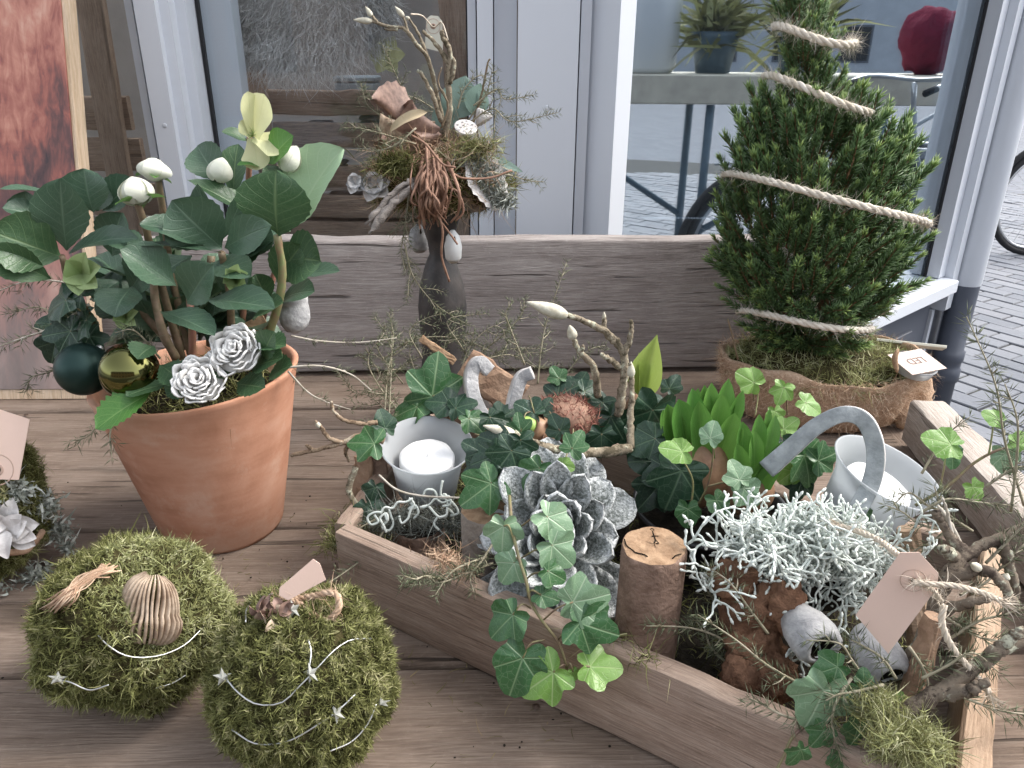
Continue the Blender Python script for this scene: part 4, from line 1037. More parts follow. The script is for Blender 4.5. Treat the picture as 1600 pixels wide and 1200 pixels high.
L_ = [  # base, tip, width, material, depth, face
 ((97, 402), (-12, 362), 74, 'leafmid', (-.02, -.05), FE+np.array([0, 0, .1])), ((80, 436), (-22, 388), 44, 'leafmid', (-.03, -.06), FE+np.array([0, 0, .1])),
 ((104, 392), (95, 284), 64, 'leafdark', (-.02, -.03), FE+np.array([.3, 0, .2])), ((82, 350), (6, 326), 36, 'leafdark', (0, -.02), None),
 ((84, 302), (2, 296), 17, 'leafdark', (0, -.01), np.array([0, -.2, 1])), ((146, 332), (132, 266), 62, 'leafdark', (0, .0), FE), ((152, 330), (160, 285), 40, 'leafdark', (.02, .02), FE),
 ((108, 396), (212, 374), 34, 'leafdark', (-.02, -.05), None), ((160, 330), (212, 284), 42, 'leafdark', (.02, .02), FE),
 ((347, 388), (272, 316), 74, 'leafdark', (-.04, -.06), FE), ((318, 384), (222, 352), 48, 'leafdark', (-.05, -.07), None), ((352, 388), (422, 354), 46, 'leafdark', (-.05, -.07), FE),
 ((343, 374), (310, 290), 36, 'leafdark', (-.03, -.03), FE+np.array([-.6, 0, 0])), ((350, 372), (380, 302), 22, 'leafdark', (-.03, -.02), FE+np.array([.8, 0, 0])), ((345, 394), (222, 384), 26, 'leafdark', (-.05, -.08), np.array([0, -.1, 1.])),
 ((276, 447), (192, 392), 52, 'leafdark', (-.07, -.09), None), ((292, 474), (332, 416), 54, 'leafdark', (-.07, -.08), FE), ((320, 468), (424, 482), 48, 'leafdark', (-.06, -.09), None),
 ((250, 486), (332, 522), 42, 'leafdark', (-.06, -.10), None), ((205, 448), (180, 494), 56, 'leafdark', (-.04, -.07), FE), ((205, 452), (240, 408), 46, 'leafdark', (-.03, -.04), FE), ((185, 440), (150, 470), 42, 'leafdark', (-.03, -.05), None),
 ((434, 368), (432, 268), 88, 'leafmid', (-.02, -.03), FE+np.array([.1, 0, .0])), ((452, 362), (532, 238), 82, 'leafpale', (-.005, -.01), FE+np.array([-.5, 0, .2])),
 ((444, 402), (500, 408), 66, 'leafmid', (.02, .0), FE), ((470, 430), (528, 424), 28, 'leafdark', (.03, .02), None), ((345, 284), (310, 230), 46, 'leafdark', (.03, .04), FE), ((365, 306), (372, 228), 34, 'leafmid', (.03, .04), FE),
 ((402, 342), (298, 284), 36, 'leafmid', (.0, -.02), np.array([-.2, -.4, 1.])), ((395, 332), (340, 300), 30, 'leafmid', (.01, .0), None), ((300, 400), (250, 430), 40, 'leafdark', (-.02, -.05), None), ((390, 420), (360, 450), 50, 'leafmid', (.02, .01), FE),
 ((330, 410), (390, 430), 44, 'leafdark', (-.03, -.06), None), ((150, 480), (90, 500), 40, 'leafdark', (.01, -.01), None), ((225, 400), (180, 372), 40, 'leafdark', (.0, .01), None), ((250, 380), (300, 345), 46, 'leafdark', (.03, .02), FE), ((420, 470), (400, 430), 36, 'leafmid', (.03, .03), FE),
 ((60, 352), (40, 300), 44, 'leafdark', (.01, .0), FE), ((175, 400), (190, 335), 50, 'leafdark', (.02, .01), FE), ((300, 385), (322, 325), 46, 'leafdark', (.0, .0), FE), ((432, 440), (470, 385), 48, 'leafmid', (.02, .01), FE), ((400, 400), (412, 340), 44, 'leafdark', (.02, .01), FE), ((440, 470), (490, 455), 40, 'leafdark', (.02, .0), None), ((350, 470), (385, 420), 46, 'leafdark', (.0, -.02), FE), ((395, 500), (440, 475), 42, 'leafmid', (-.02, -.03), None), ((250, 520), (220, 470), 44, 'leafdark', (-.03, -.04), FE), ((150, 520), (110, 470), 44, 'leafdark', (-.01, -.03), FE), ((390, 222), (348, 206), 20, 'leafmid', (.0, -.01), None), ((418, 256), (456, 214), 44, 'leaffresh', (-.01, -.02), FE+np.array([-.2, 0, .3])), ((414, 262), (372, 258), 16, 'leaffresh', (-.01, -.02), None), ((412, 258), (440, 290), 26, 'leafmid', (.0, -.01), FE)]
for k in range(52):
    a = RH.uniform(0, 2*math.pi); bx_, by_ = 290+75*math.cos(a), 490+RH.uniform(-70, 45); ln = RH.uniform(45, 85)
    L_.append(((bx_, by_), (bx_+ln*math.cos(a)*1.1, by_-RH.uniform(-15, 70)), RH.uniform(34, 56), 'leafdark' if k % 4 else 'leafmid', (RH.uniform(-.01, .06), RH.uniform(-.02, .06)), None))
for b, t, w, mt, dY, f in L_: hleaf(b, t, w, mt, dY, f, serr=.026, fold=RH.uniform(.12, .4), curl=RH.uniform(.1, .75), wave=.07)
def bud(cx, cy, wpx, hpx, dY, ang=90, mt='petalw', npet=5, bracts=True, open_=.0):
    c = P(cx, cy, PY+dY); s_ = S(c); ax = imdir(ang, -.1); x, y, d = frame(ax)
    fb = link('flower_bud', None, hel); fb.location = c-wloc(hel); fb.empty_display_size = .01
    h, w = hpx*s_*1.05, wpx*s_*.98
    for k in range(npet):
        a0 = k*2*math.pi/npet+.4; V = []; uv = []
        for i in range(11):
            u = i/10; z = (u-.5)*h; rr_ = w/2*math.sin(math.pi*min(1, .06+.94*u)**.85)**.7*(1+.075*(k % 3))+.0003*k; half = 1.0*(1 if u < .7 else math.sqrt(max(0, 1-((u-.7)/.31)**2)))*min(1, .35+u*2.2)
            for j in range(9):
                v = j/8*2-1; a = a0+v*half; q = rr_*(1+.07*abs(v)**3)
                V.append(c+(x*math.cos(a)+y*math.sin(a))*q+ax*(z+.04*h*(1-v*v)*u)); uv.append((v*.5+.5, u))
        mb = MB(); mb.add(np.array(V), [(i*9+j, i*9+j+1, i*9+j+10, i*9+j+9) for i in range(10) for j in range(8)], uv); part('petal', mb, M[mt], fb)
    mb = MB(); sphere_mb(mb, c-ax*h*.04, (w*.42, w*.42, w*.42), 14, 10); part('petal', mb, M[mt], fb)
    if bracts:
        for k, a in enumerate((.3, 2.6, 4.4)):
            out = x*math.cos(a)+y*math.sin(a); L = hpx*s_*1.05; mb = leaf_mb(L, L*.7, RH, 'ov', .3, .9, .04, .03, 10, 5)
            o, B = basis(c-ax*hpx*s_*.5, out+ax*.25, ax*1.-out*.2); xf(mb, o, B); part('bract', mb, M['leaffresh'], fb)
bud(240, 264, 44, 29, -.035, 80); bud(212, 298, 46, 40, -.055, 105); bud(343, 266, 34, 36, -.0, 75, bracts=False); bud(453, 248, 30, 40, -.01, 60, bracts=False)
fl = link('flower', None, hel); fc = P(395, 212, PY-.01); fl.location = fc-wloc(hel); fl.empty_display_size = .01
for b, t, w, f in [((396, 214), (388, 146), 26, FE+np.array([.9, 0, 0])), ((398, 214), (412, 150), 44, FE+np.array([-.3, 0, 0])), ((398, 214), (448, 232), 40, FE+np.array([0, 0, .6])), ((396, 216), (402, 264), 34, FE), ((394, 214), (376, 190), 22, FE+np.array([.5, 0, .4]))]:
    hleaf(b, t, w, 'petaly', (-.01, -.015), f, fold=.1, curl=-.25, serr=0, shape='spat', name='petal', parent=fl)
mb = MB(); n = 40; d = RH.standard_normal((n, 3))*.6+TOEYE; strands(mb, np.tile(fc, (n, 1)), d, .008, .0006, .3, RH); part('stamens', mb, M['petalg'], fl)
for cx, cy in ((128, 428), (196, 494), (368, 435)):
    fg = link('flower', None, hel); c = P(cx, cy, PY-.045); fg.location = c-wloc(hel); fg.empty_display_size = .01
    for k in range(6):
        a = k*60+20; q = 30 if cx == 128 else 20
        hleaf((cx, cy), (cx+q*math.cos(rad(a)), cy-q*1.1*math.sin(rad(a))), q*.95, 'petalg', (-.045, -.06), TOEYE+imdir(a)*-.5, fold=.3, curl=.3, serr=0, shape='ov', name='petal', parent=fg)

# things tucked into the pot
def bauble(label, cx, cy, rp, dY, mt):
    c = P(cx, cy, PY+dY); r = rp*S(c); t = thing('bauble', label, 'bauble', c-np.array([0, 0, r]), 'baubles on the pot rim')
    mb = MB(); sphere_mb(mb, c, (r, r, r), 40, 26); part('ball', mb, mt, t)
    mb = MB(); lathe(mb, [(0, r*.99), (r*.16, r*.98), (r*.16, r*1.12), (r*.05, r*1.13)], 16, c, axis=(.3, .8, .5)); part('cap', mb, M['wire'], t)
bauble('matt dark green bauble, left of the shiny olive one on the pot rim', 130, 577, 41, -.065, simple('matt_green_bauble', (.016, .040, .034), .42, .5, .6))
bauble('shiny olive gold bauble hanging at the terracotta pot rim', 202, 580, 45, -.085, simple('olive_bauble', (.135, .132, .05), .10, .5, 1.0))
M['roseface'] = tinted('carved_rose', [(0, (.30, .28, .26)), (.45, (.62, .61, .58)), (1, (.82, .81, .78))], .8, .2)
def wood_rose(label, cx, cy, rp, dY):
    c = P(cx, cy, PY+dY); r = rp*S(c); t = thing('wooden_rose', label, 'wooden rose', c, 'white carved roses on the pot')
    ax = nrm(TOEYE+np.array([RH.normal(0, .12), 0, .35])); x, y, d = frame(ax)
    mb = MB(); lathe(mb, [(0, -r*.55), (r*.8, -r*.4), (r*.92, -.1*r), (r*.5, .0)], 24, c, axis=ax); part('core', mb, M['roseface'], t)
    k = 0
    for ring, (rr, hh, npt) in enumerate([(.95, -.02, 7), (.80, .10, 7), (.64, .18, 6), (.49, .24, 5), (.34, .28, 4), (.20, .31, 3), (.09, .33, 2)]):
        for j in range(npt):
            a0 = 2*math.pi*j/npt+ring*.5+RH.normal(0, .2); wd = 2*math.pi/npt*RH.uniform(.9, 1.2); ro_, ho_, ph_ = RH.normal(0, .035), RH.normal(0, .05), RH.uniform(0, 6); V = []; tt = []
            for q in range(9):
                u = q/8; a = a0+wd*(u-.5); bulge = math.sin(math.pi*u)**.5; rad_ = r*(rr+ro_)*(.90+.13*bulge+RH.normal(0, .02)+.05*math.sin(9*u+ph_)); top = r*(hh+ho_+.22*bulge+.06*math.sin(11*u+ph_))
                for (dr, dz, tv) in ((-.04, -.36, .1), (.03, -.10, .55), (.13, -.01, .95), (.06, .03, 1.), (-.03, -.25, .25)):
                    V.append(c+(x*math.cos(a)+y*math.sin(a))*(rad_+dr*r)+d*(top+dz*r)); tt.append(tv)
            Fc = [(q*5+e, q*5+e+1, q*5+e+6, q*5+e+5) for q in range(8) for e in range(4)]
            mb = MB(); mb.add(np.array(V), Fc, t=np.array(tt)); part('petal', mb, M['roseface'], t)
wood_rose('white carved wooden rose low on the terracotta rim', 312, 594, 38, -.105)
wood_rose('white carved wooden rose higher up beside the plant stake', 370, 547, 39, -.09)
hleaf((238, 612), (154, 668), 46, 'leaffresh', (-.10, -.125), TOEYE*.7+np.array([0, 0, .7]), serr=.1, curl=.3)
hleaf((262, 600), (200, 618), 40, 'leafmid', (-.09, -.11), None, serr=.08)
for q in [((300, 600), (262, 618), 36), ((250, 570), (290, 600), 40), ((345, 585), (300, 615), 28), ((410, 560), (428, 520), 36), ((395, 575), (440, 560), 44), ((420, 590), (455, 572), 36), ((370, 600), (412, 606), 38), ((400, 545), (445, 540), 38), ((330, 560), (352, 590), 26), ((240, 540), (215, 560), 40)]:
    hleaf(q[0], q[1], q[2], 'leafmid', (-.085, -.10), None, serr=.08)
ivp = thing('ivy_plant', 'dark ivy leaves hanging out at the left of the terracotta pot', 'ivy', P(130, 520, PY-.02), 'ivy plants')
for a in [(92, 475, 62, 200), (118, 455, 50, 150), (95, 520, 56, 190), (84, 545, 50, 250), (128, 510, 50, 230), (108, 550, 54, 270), (145, 535, 48, 300), (70, 505, 36, 170)]:
    ivy_leaf(ivp, a[0], a[1], PY-.03-RI.uniform(0, .03), a[2], a[3], 'ivydark', stem=(150, 510, PY-.02))
# pale pod and stake behind the rim
c = P(457, 485, PY+.03); s = S(c); mb = MB(); q = smooth_path([P(452, 455, PY+.03), P(462, 480, PY+.03), P(455, 520, PY+.02)], 10)
tube(mb, q, np.array([.35, .8, .95, .9, .82, .9, .98, .95, .75, .3])*24*s, 18, jit=.02, rng=RH)
solo('white_pod', 'white knobbly dried pod beside the right stem of the christmas rose', 'dried pod', mb, M['greywood'])
o = P(428, 560, PY-.0); e = P(396, 498, PY+.01); mb = MB(); box(mb, (-.0095, -.001, -.02), (.0095, .001, np.linalg.norm(e-o)), bev=.0006); x_, y_, d_ = frame(e-o, (0, 1, 0))
mb.map(lambda v: o+np.outer(v[:, 0], nrm(np.cross(d_, FE)))+np.outer(v[:, 1], FE)+np.outer(v[:, 2], d_)); solo('plant_stake', 'flat tan plant stake stuck in the terracotta pot', 'plant stake', mb, M['cutwood'], False)
# scraps of moss and straw on the soil
mb = MB(); n = 900; a = RH.uniform(0, 6.28, n); r = RT*.74*np.sqrt(RH.uniform(0, 1, n)); p = np.stack([PC[0]+r*np.cos(a), PC[1]+r*np.sin(a), HT*.925+0*r+.055*r*np.cos(a)], 1)
strands(mb, p, RH.normal(0, 1, (n, 3))*np.array([1, 1, .5])+np.array([0, 0, .3]), .020, .0012, .9, RH); t_ = part('straw_moss', mb, M['mossg'], pot, kind='stuff')
# fern sprigs round the pot
Yp = PY
sprig('fern sprig reaching left from the christmas rose towards the panel', [(150, 455, Yp), (95, 440, Yp-.02), (40, 440, Yp-.03), (-20, 462, Yp-.04)], .010, .8, .22, stem='fernwood')
sprig('pale stemmed fern sprig sloping down to the left edge', [(140, 475, Yp-.02), (85, 510, Yp-.04), (30, 530, Yp-.05), (-20, 548, Yp-.05)], .012, .7, .16, stem='fernwood', r0=.0015)
sprig('short fern sprig under the left leaves', [(150, 500, Yp-.01), (110, 500, Yp-.03), (60, 480, Yp-.03), (15, 490, Yp-.03)], .010, .8, .2)
sprig('fern sprig drooping left of the dark green bauble', [(120, 560, Yp-.02), (80, 580, Yp-.03), (50, 590, Yp-.04), (40, 612, Yp-.04)], .010, .9, .25)
sprig('fern sprig hanging below the baubles by the pot wall', [(190, 610, Yp-.09), (160, 650, Yp-.10), (140, 680, Yp-.105), (110, 690, Yp-.11)], .010, .8, .25)
sprig('small fern sprig hanging beside the bright serrated leaf', [(180, 640, Yp-.10), (172, 680, Yp-.11), (175, 715, Yp-.12)], .011, .7, .2)
sprig('fern sprig standing between the brown hellebore stems', [(250, 560, Yp-.06), (225, 530, Yp-.07), (205, 515, Yp-.08), (180, 520, Yp-.08)], .011, 1., .25)
sprig('bare pale fern sprig arching right off the pot', [(440, 575, Yp-.03), (500, 572, Yp-.03), (548, 585, Yp-.02), (580, 610, Yp-.02)], .008, .35, .16, stem='fernwood', r0=.0013)
sprig('thin fern sprig running right from the pot rim', [(455, 525, Yp), (500, 533, Yp), (560, 535, Yp+.01), (620, 528, Yp+.02)], .008, .5, .12, stem='fernwood', r0=.0011)
sprig('thin fern sprig drooping right below the pot rim', [(450, 580, Yp-.03), (480, 612, Yp-.03), (510, 628, Yp-.03), (548, 640, Yp-.03)], .008, .4, .14, stem='fernwood', r0=.0011)

# ================================================================== MOSS BALLS
RM = np.random.default_rng(21)
def wire_star(parent, c, r, mt):
    x = nrm(np.cross(TOEYE, [0, 0, 1])+RM.normal(0, .3, 3)); y = nrm(np.cross(TOEYE, x)+RM.normal(0, .2, 3)); d = nrm(np.cross(x, y)); V = [c+d*r*.28, c-d*r*.28]
    for k in range(10):
        q = r if k % 2 == 0 else r*.42; V.append(c+(x*math.cos(k*math.pi/5+.3)+y*math.sin(k*math.pi/5+.3))*q)
    Fc = []
    for k in range(10): Fc += [(0, 2+k, 2+(k+1) % 10), (1, 2+(k+1) % 10, 2+k)]
    mb = MB(); mb.add(np.array(V), Fc); part('star', mb, mt, parent, False)
def on_ball(px, py, c, r):              # the point of a squashed ball seen at a picture spot
    d = ray(px, py)/np.asarray(r); o = (EYE-np.asarray(c))/np.asarray(r); b = d@o; q = b*b-(d@d)*(o@o-1)
    t = (-b-math.sqrt(max(q, 0)))/(d@d); return EYE+ray(px, py)*t
def fairy(label, c, r, lines, stars, sr):
    t = thing('fairy_light_wire', label, 'fairy lights', np.asarray(c)+np.array([0, -r[1], 0]), 'fairy light wires on the moss balls')
    R2 = np.asarray(r)*1.035
    for ln in lines:
        mb = MB(); tube(mb, smooth_path([on_ball(x, y, c, R2) for x, y in ln], 22), .00055, 5); part('wire', mb, M['wire'], t)
    for (x, y) in stars: wire_star(t, on_ball(x, y, c, R2*1.02), sr, M['star'])
# ball with the split pod
c1 = np.array(P(212, 985, .462)); c1[2] = .061; r1 = np.array([.0655, .064, .061]); f1 = blob(c1, r1, 1, .16, 2.0, .06)
m1 = thing('moss_ball', 'moss ball with striped dry pod in its top and a tuft of twine', 'moss ball', (c1[0], c1[1], 0), 'moss balls on the bench')
mb = MB(); sphere_mb(mb, c1, r1*.97, 40, 26, fn=f1); mb.map(lambda v: np.stack([v[:, 0], v[:, 1], np.maximum(v[:, 2], .001)], 1)); part('core', mb, M['mosscore'], m1)
lit_side = lambda d: (d[:, 0]*.8+d[:, 2]*.55-d[:, 1]*.0 > .50)  # sunlit upper right of the ball, painted in with paler moss
mb = MB(); moss_skin(mb, c1, r1, f1, 44000, .0031, .0010, RM, lift=.45, curl=1.5, lay=.7, patch=5., zmin=.002, sel=lambda d: ~lit_side(d)); part('moss', mb, M['mossg'], m1, kind='stuff')
mb = MB(); moss_skin(mb, c1, r1*1.01, f1, 40000, .0030, .0010, RM, lift=.5, curl=1.5, lay=.7, patch=5., sel=lit_side); part('moss', mb, M['mossl'], m1, kind='stuff')
pc = on_ball(236, 950, c1, r1*.97); px_ = S(pc); ax = nrm(imdir(80, 0)+TOEYE*.15); x, y, d = frame(ax); x = nrm(np.cross(ax, TOEYE)); y = np.cross(x, ax)*-1
pod = thing('split_pod', 'dry striped pod set into the left moss ball', 'seed pod', pc)
rr = random.Random(4)
for k in range(17):
    a = -1.45+2.9*k/16; V = []; L = 58*px_
    for u in np.linspace(-1, 1, 13):
        w = 48*px_*math.sqrt(max(0, 1-(u*.97)**2))**(.8)*(1.05-.25*u if u < 0 else .96+.02*u); z = L*u
        for (da, ro) in ((-.055, .80), (-.045, 1.0), (.0, 1.04), (.05, 1.0), (.058, .80)):
            aa = a+da+.04*math.sin(u*3+k); V.append(pc+x*math.sin(aa)*w*ro+TOEYE*math.cos(aa)*w*.72*ro+ax*(z+.8e-3*math.sin(k*7)))
    Fc = [(q*5+e, q*5+e+1, q*5+e+6, q*5+e+5) for q in range(12) for e in range(4)]
    mb = MB(); mb.add(np.array(V), Fc); part('rib', mb, M['seedpod'], pod)
mb = MB(); sphere_mb(mb, pc-TOEYE*.002, (30*px_, 30*px_, 40*px_), 16, 12); part('pod_core', mb, M['mosscore'], pod)
fairy('silver fairy light wire with clear stars round the pod moss ball', c1, r1, [[(142, 940), (148, 985), (190, 1022), (240, 1026), (285, 1010), (318, 980)], [(92, 1062), (110, 1066), (140, 1078), (170, 1070)], [(243, 1075), (268, 1068), (290, 1055)]], [(90, 1060)], .0058)
mb = MB(); hs = np.linspace(0, 1, 24)
for k in range(46):
    q = smooth_path([on_ball(172+RM.normal(0, 7), 888+RM.normal(0, 5), c1, r1*1.13), on_ball(130+RM.normal(0, 6), 908+RM.normal(0, 5), c1, r1*1.17), on_ball(95+RM.normal(0, 6), 938+RM.normal(0, 6), c1, r1*1.2), P(52+RM.normal(0, 10), 972+RM.normal(0, 14), .452)], 12)
    tube(mb, q, np.linspace(.0006, .0003, 12), 3, t=RM.uniform())
solo('twine_tuft', 'frayed brown twine tuft trailing left off the pod moss ball', 'twine', mb, M['jutebrown'])
# ball with the tag
c2 = np.array(P(477, 1062, .405)); c2[2] = .062; r2 = np.array([.0605, .060, .064]); f2 = blob(c2, r2, 3, .06, 2.2, .05)
m2 = thing('moss_ball', 'dark dense moss ball with kraft tag, twine loop and star lights', 'moss ball', (c2[0], c2[1], 0), 'moss balls on the bench')
mb = MB(); sphere_mb(mb, c2, r2*.97, 40, 26, fn=f2); mb.map(lambda v: np.stack([v[:, 0], v[:, 1], np.maximum(v[:, 2], .001)], 1)); part('core', mb, M['mosscore'], m2)
mb = MB(); moss_skin(mb, c2, r2, f2, 62000, .0029, .0010, RM, lift=.7, curl=1.2, zmin=.002, lay=.6, patch=7.); part('moss', mb, M['mossg'], m2, kind='stuff')
fairy('silver fairy light wire with clear stars round the tagged moss ball', c2, r2, [[(350, 1055), (370, 1080), (400, 1100), (440, 1098), (470, 1070), (490, 1050), (520, 1018), (548, 1000), (580, 998)], [(362, 1140), (400, 1162), (450, 1158), (500, 1130), (528, 1110), (555, 1085)], [(482, 1050), (486, 1020), (482, 1000)], [(515, 1174), (550, 1158), (575, 1130), (588, 1100)], [(384, 972), (386, 950), (402, 934), (425, 928)]],
      [(348, 1058), (486, 1052), (526, 1115), (458, 952), (596, 1098)], .0064)
# withered bulb top and twine on it
pc = on_ball(425, 962, c2, r2*1.0); wb = thing('withered_bulb', 'withered brown bulb tip in the crown of the tagged moss ball', 'bulb', pc)
for k in range(16):
    b = pc+RM.normal(0, .0045, 3)*np.array([1.2, .6, .4]); mb = leaf_mb(RM.uniform(.007, .013), RM.uniform(.005, .009), RM, 'ov', .6, RM.uniform(.3, 1.4), .12)
    o, B = basis(b, RM.normal(0, .8, 3)+np.array([0, -.3, .9]), TOEYE+RM.normal(0, .4, 3)); xf(mb, o, B); part('husk', mb, M['shellbrown'] if k % 3 else M['seedpod'], wb)
def luggage_tag(name, label, corners, Ys, mt, hole=None, th=.0006, group=None):
    """flat tag; corners in picture order round the outline"""
    pts = np.array([P(x, y, q) for (x, y), q in zip(corners, Ys)]); c = pts.mean(0); u_, s_, vt = np.linalg.svd(pts-c); n_ = vt[2]; n_ = n_ if n_@TOEYE > 0 else -n_
    pts = pts-np.outer((pts-c)@n_, n_); k = len(pts); t = thing(name, label, 'tag', pts[np.argmin(pts[:, 2])], group)
    mb = MB(); mb.add(np.vstack([pts+n_*th/2, pts-n_*th/2]), [tuple(range(k)), tuple(range(2*k-1, k-1, -1))]+[(i, k+i, k+(i+1) % k, (i+1) % k) for i in range(k)])
    part('card', mb, mt, t, False)
    if hole:
        h = P(hole[0], hole[1], hole[2]); h = h-n_*((h-c)@n_); rr_ = hole[3]*S(h)
        mb = MB(); lathe(mb, [(rr_*.55, .0004), (rr_*.6, .0009), (rr_*1.0, .0009), (rr_*1.04, .0004)], 24, h, axis=n_); part('eyelet', mb, simple('eyelet_card', (.42, .29, .23), .7), t)
        mb = MB(); lathe(mb, [(rr_*2.55, .0004), (rr_*2.6, .0006), (rr_*2.7, .0006), (rr_*2.75, .0004)], 40, h, axis=n_); part('washer_edge', mb, simple('washer', (.46, .32, .25), .8), t)
        mb = MB(); lathe(mb, [(.0, .0005), (rr_*.56, .0005)], 20, h, axis=n_); part('hole', mb, M['soil'], t)
    return n_, c
luggage_tag('kraft_tag', 'small blank kraft tag lying on the right moss ball', [(437, 918), (489, 874), (500, 880), (509, 906), (450, 938), (436, 930)], [.403, .409, .410, .407, .401, .401], M['tag'], group=None)
mb = MB(); rope(mb, smooth_path([P(420, 948, .405), P(448, 936, .41), P(476, 934, .41), P(520, 926, .405), P(530, 948, .40), P(512, 968, .398), P(490, 962, .398), P(468, 944, .405), P(440, 932, .41)], 70), .0021, RM, 6, fuzz=320, fl=.008)
solo('twine_loop', 'brown twine loop tied on the tagged moss ball', 'twine', mb, M['jutebrown'])
# lichen ball cut by the left edge
c3 = np.array(P(-30, 850, .60)); c3[2] = .075; r3 = np.array([.066, .062, .078]); f3 = blob(c3, r3, 5, .14, 2.0, .05)
m3 = thing('moss_ball', 'lichen covered moss ball cut off by the left picture edge', 'moss ball', (c3[0], c3[1], 0), 'moss balls on the bench')
mb = MB(); sphere_mb(mb, c3, r3*.97, 36, 24, fn=f3); mb.map(lambda v: np.stack([v[:, 0], v[:, 1], np.maximum(v[:, 2], .001)], 1)); part('core', mb, M['mosscore'], m3)
mb = MB(); moss_skin(mb, c3, r3, f3, 36000, .0034, .0010, RM, lift=.4, curl=1.5, lay=.7, zmin=.002); part('moss', mb, M['mossg'], m3, kind='stuff')
def lichen_tuft(parent, c, n, rad_, L):
    mb = MB(); p = c+RM.normal(0, rad_, (n, 3)); strands(mb, p, RM.normal(0, .8, (n, 3))+TOEYE*.8, L, .0030, 1.3, RM); part('lichen', mb, M['lichen'], parent, kind='stuff')
for (px, py, rd, n) in [(70, 790, .006, 500), (95, 830, .005, 330), (105, 855, .003, 170), (30, 770, .006, 350), (60, 905, .007, 650), (25, 930, .007, 450), (50, 950, .004, 200), (5, 985, .005, 200)]:
    lichen_tuft(m3, on_ball(px, py, c3, r3*1.03), int(n*.55), rd, .0042)
wf = thing('wooden_flower', 'whitewashed wooden flower on the lichen moss ball at the left edge', 'wooden flower', on_ball(10, 828, c3, r3*1.05))
for k in range(14):
    a = RM.uniform(0, 360); c_ = on_ball(14, 826, c3, r3*1.14); mb = leaf_mb(.022+.006*RM.uniform(), .018, RM, 'ov', .3, .6, .08); o, B = basis(c_+RM.normal(0, .002, 3)-FE*.004*(k < 7), imdir(a, 0)*1.0+TOEYE*(.15+.05*k), TOEYE*1.0-imdir(a)*.2); xf(mb, o, B); part('petal', mb, M['whitewood'], wf)
mb = MB(); tube(mb, smooth_path([on_ball(5, 864, c3, r3*1.10), on_ball(40, 860, c3, r3*1.12), on_ball(60, 840, c3, r3*1.12), on_ball(66, 830, c3, r3*1.08)], 12), .0032, 8, jit=.08, rng=RM); solo('cinnamon_stick', 'bent tan stick under the wooden flower at the left edge', 'stick', mb, M['tanbark'])
luggage_tag('kraft_tag', 'large blank kraft tag standing at the left picture edge', [(-30, 632), (0, 640), (48, 655), (28, 750), (-40, 748)], [.60, .60, .60, .575, .575], M['tag'], (-2, 734, .58, 9), group=None)

# ================================================================== VASE WITH DRIED BOUQUET
RV = np.random.default_rng(31)
VY = .955
vb = PZ(690, 650, 0.0); vb = np.array([P(692, 500, VY)[0], VY, 0]); sv = S(P(690, 480, VY))
vz = lambda py: P(690, py, VY)[2]
M['vase'] = simple('dark_vase_glaze', (.07, .062, .058), .5, .35, noise_sc=30, col2=(.022, .022, .024), bump=.4, bsc=60, bdist=.003)
vase = thing('tall_vase', 'tall dark grey waisted vase holding the dried bouquet before the backboard', 'vase', vb)
prof = [(0, .0), (74*sv, .0), (77*sv, .004), (72*sv, .012), (56*sv, max(.02, vz(628))), (40*sv, vz(590)), (34*sv, vz(552)), (36*sv, vz(515)), (38*sv, vz(478)), (34*sv, vz(445)), (24*sv, vz(412)), (17*sv, vz(396)), (20*sv, vz(375)), (27*sv, vz(350)), (36*sv, vz(322)), (46*sv, vz(300)), (44*sv, vz(300)), (30*sv, vz(330))]
mb = MB(); lathe(mb, prof, 40, vb); part('vase_body', mb, M['vase'], vase)
def V3(x, y, dy=0.): return P(x, y, VY+dy)
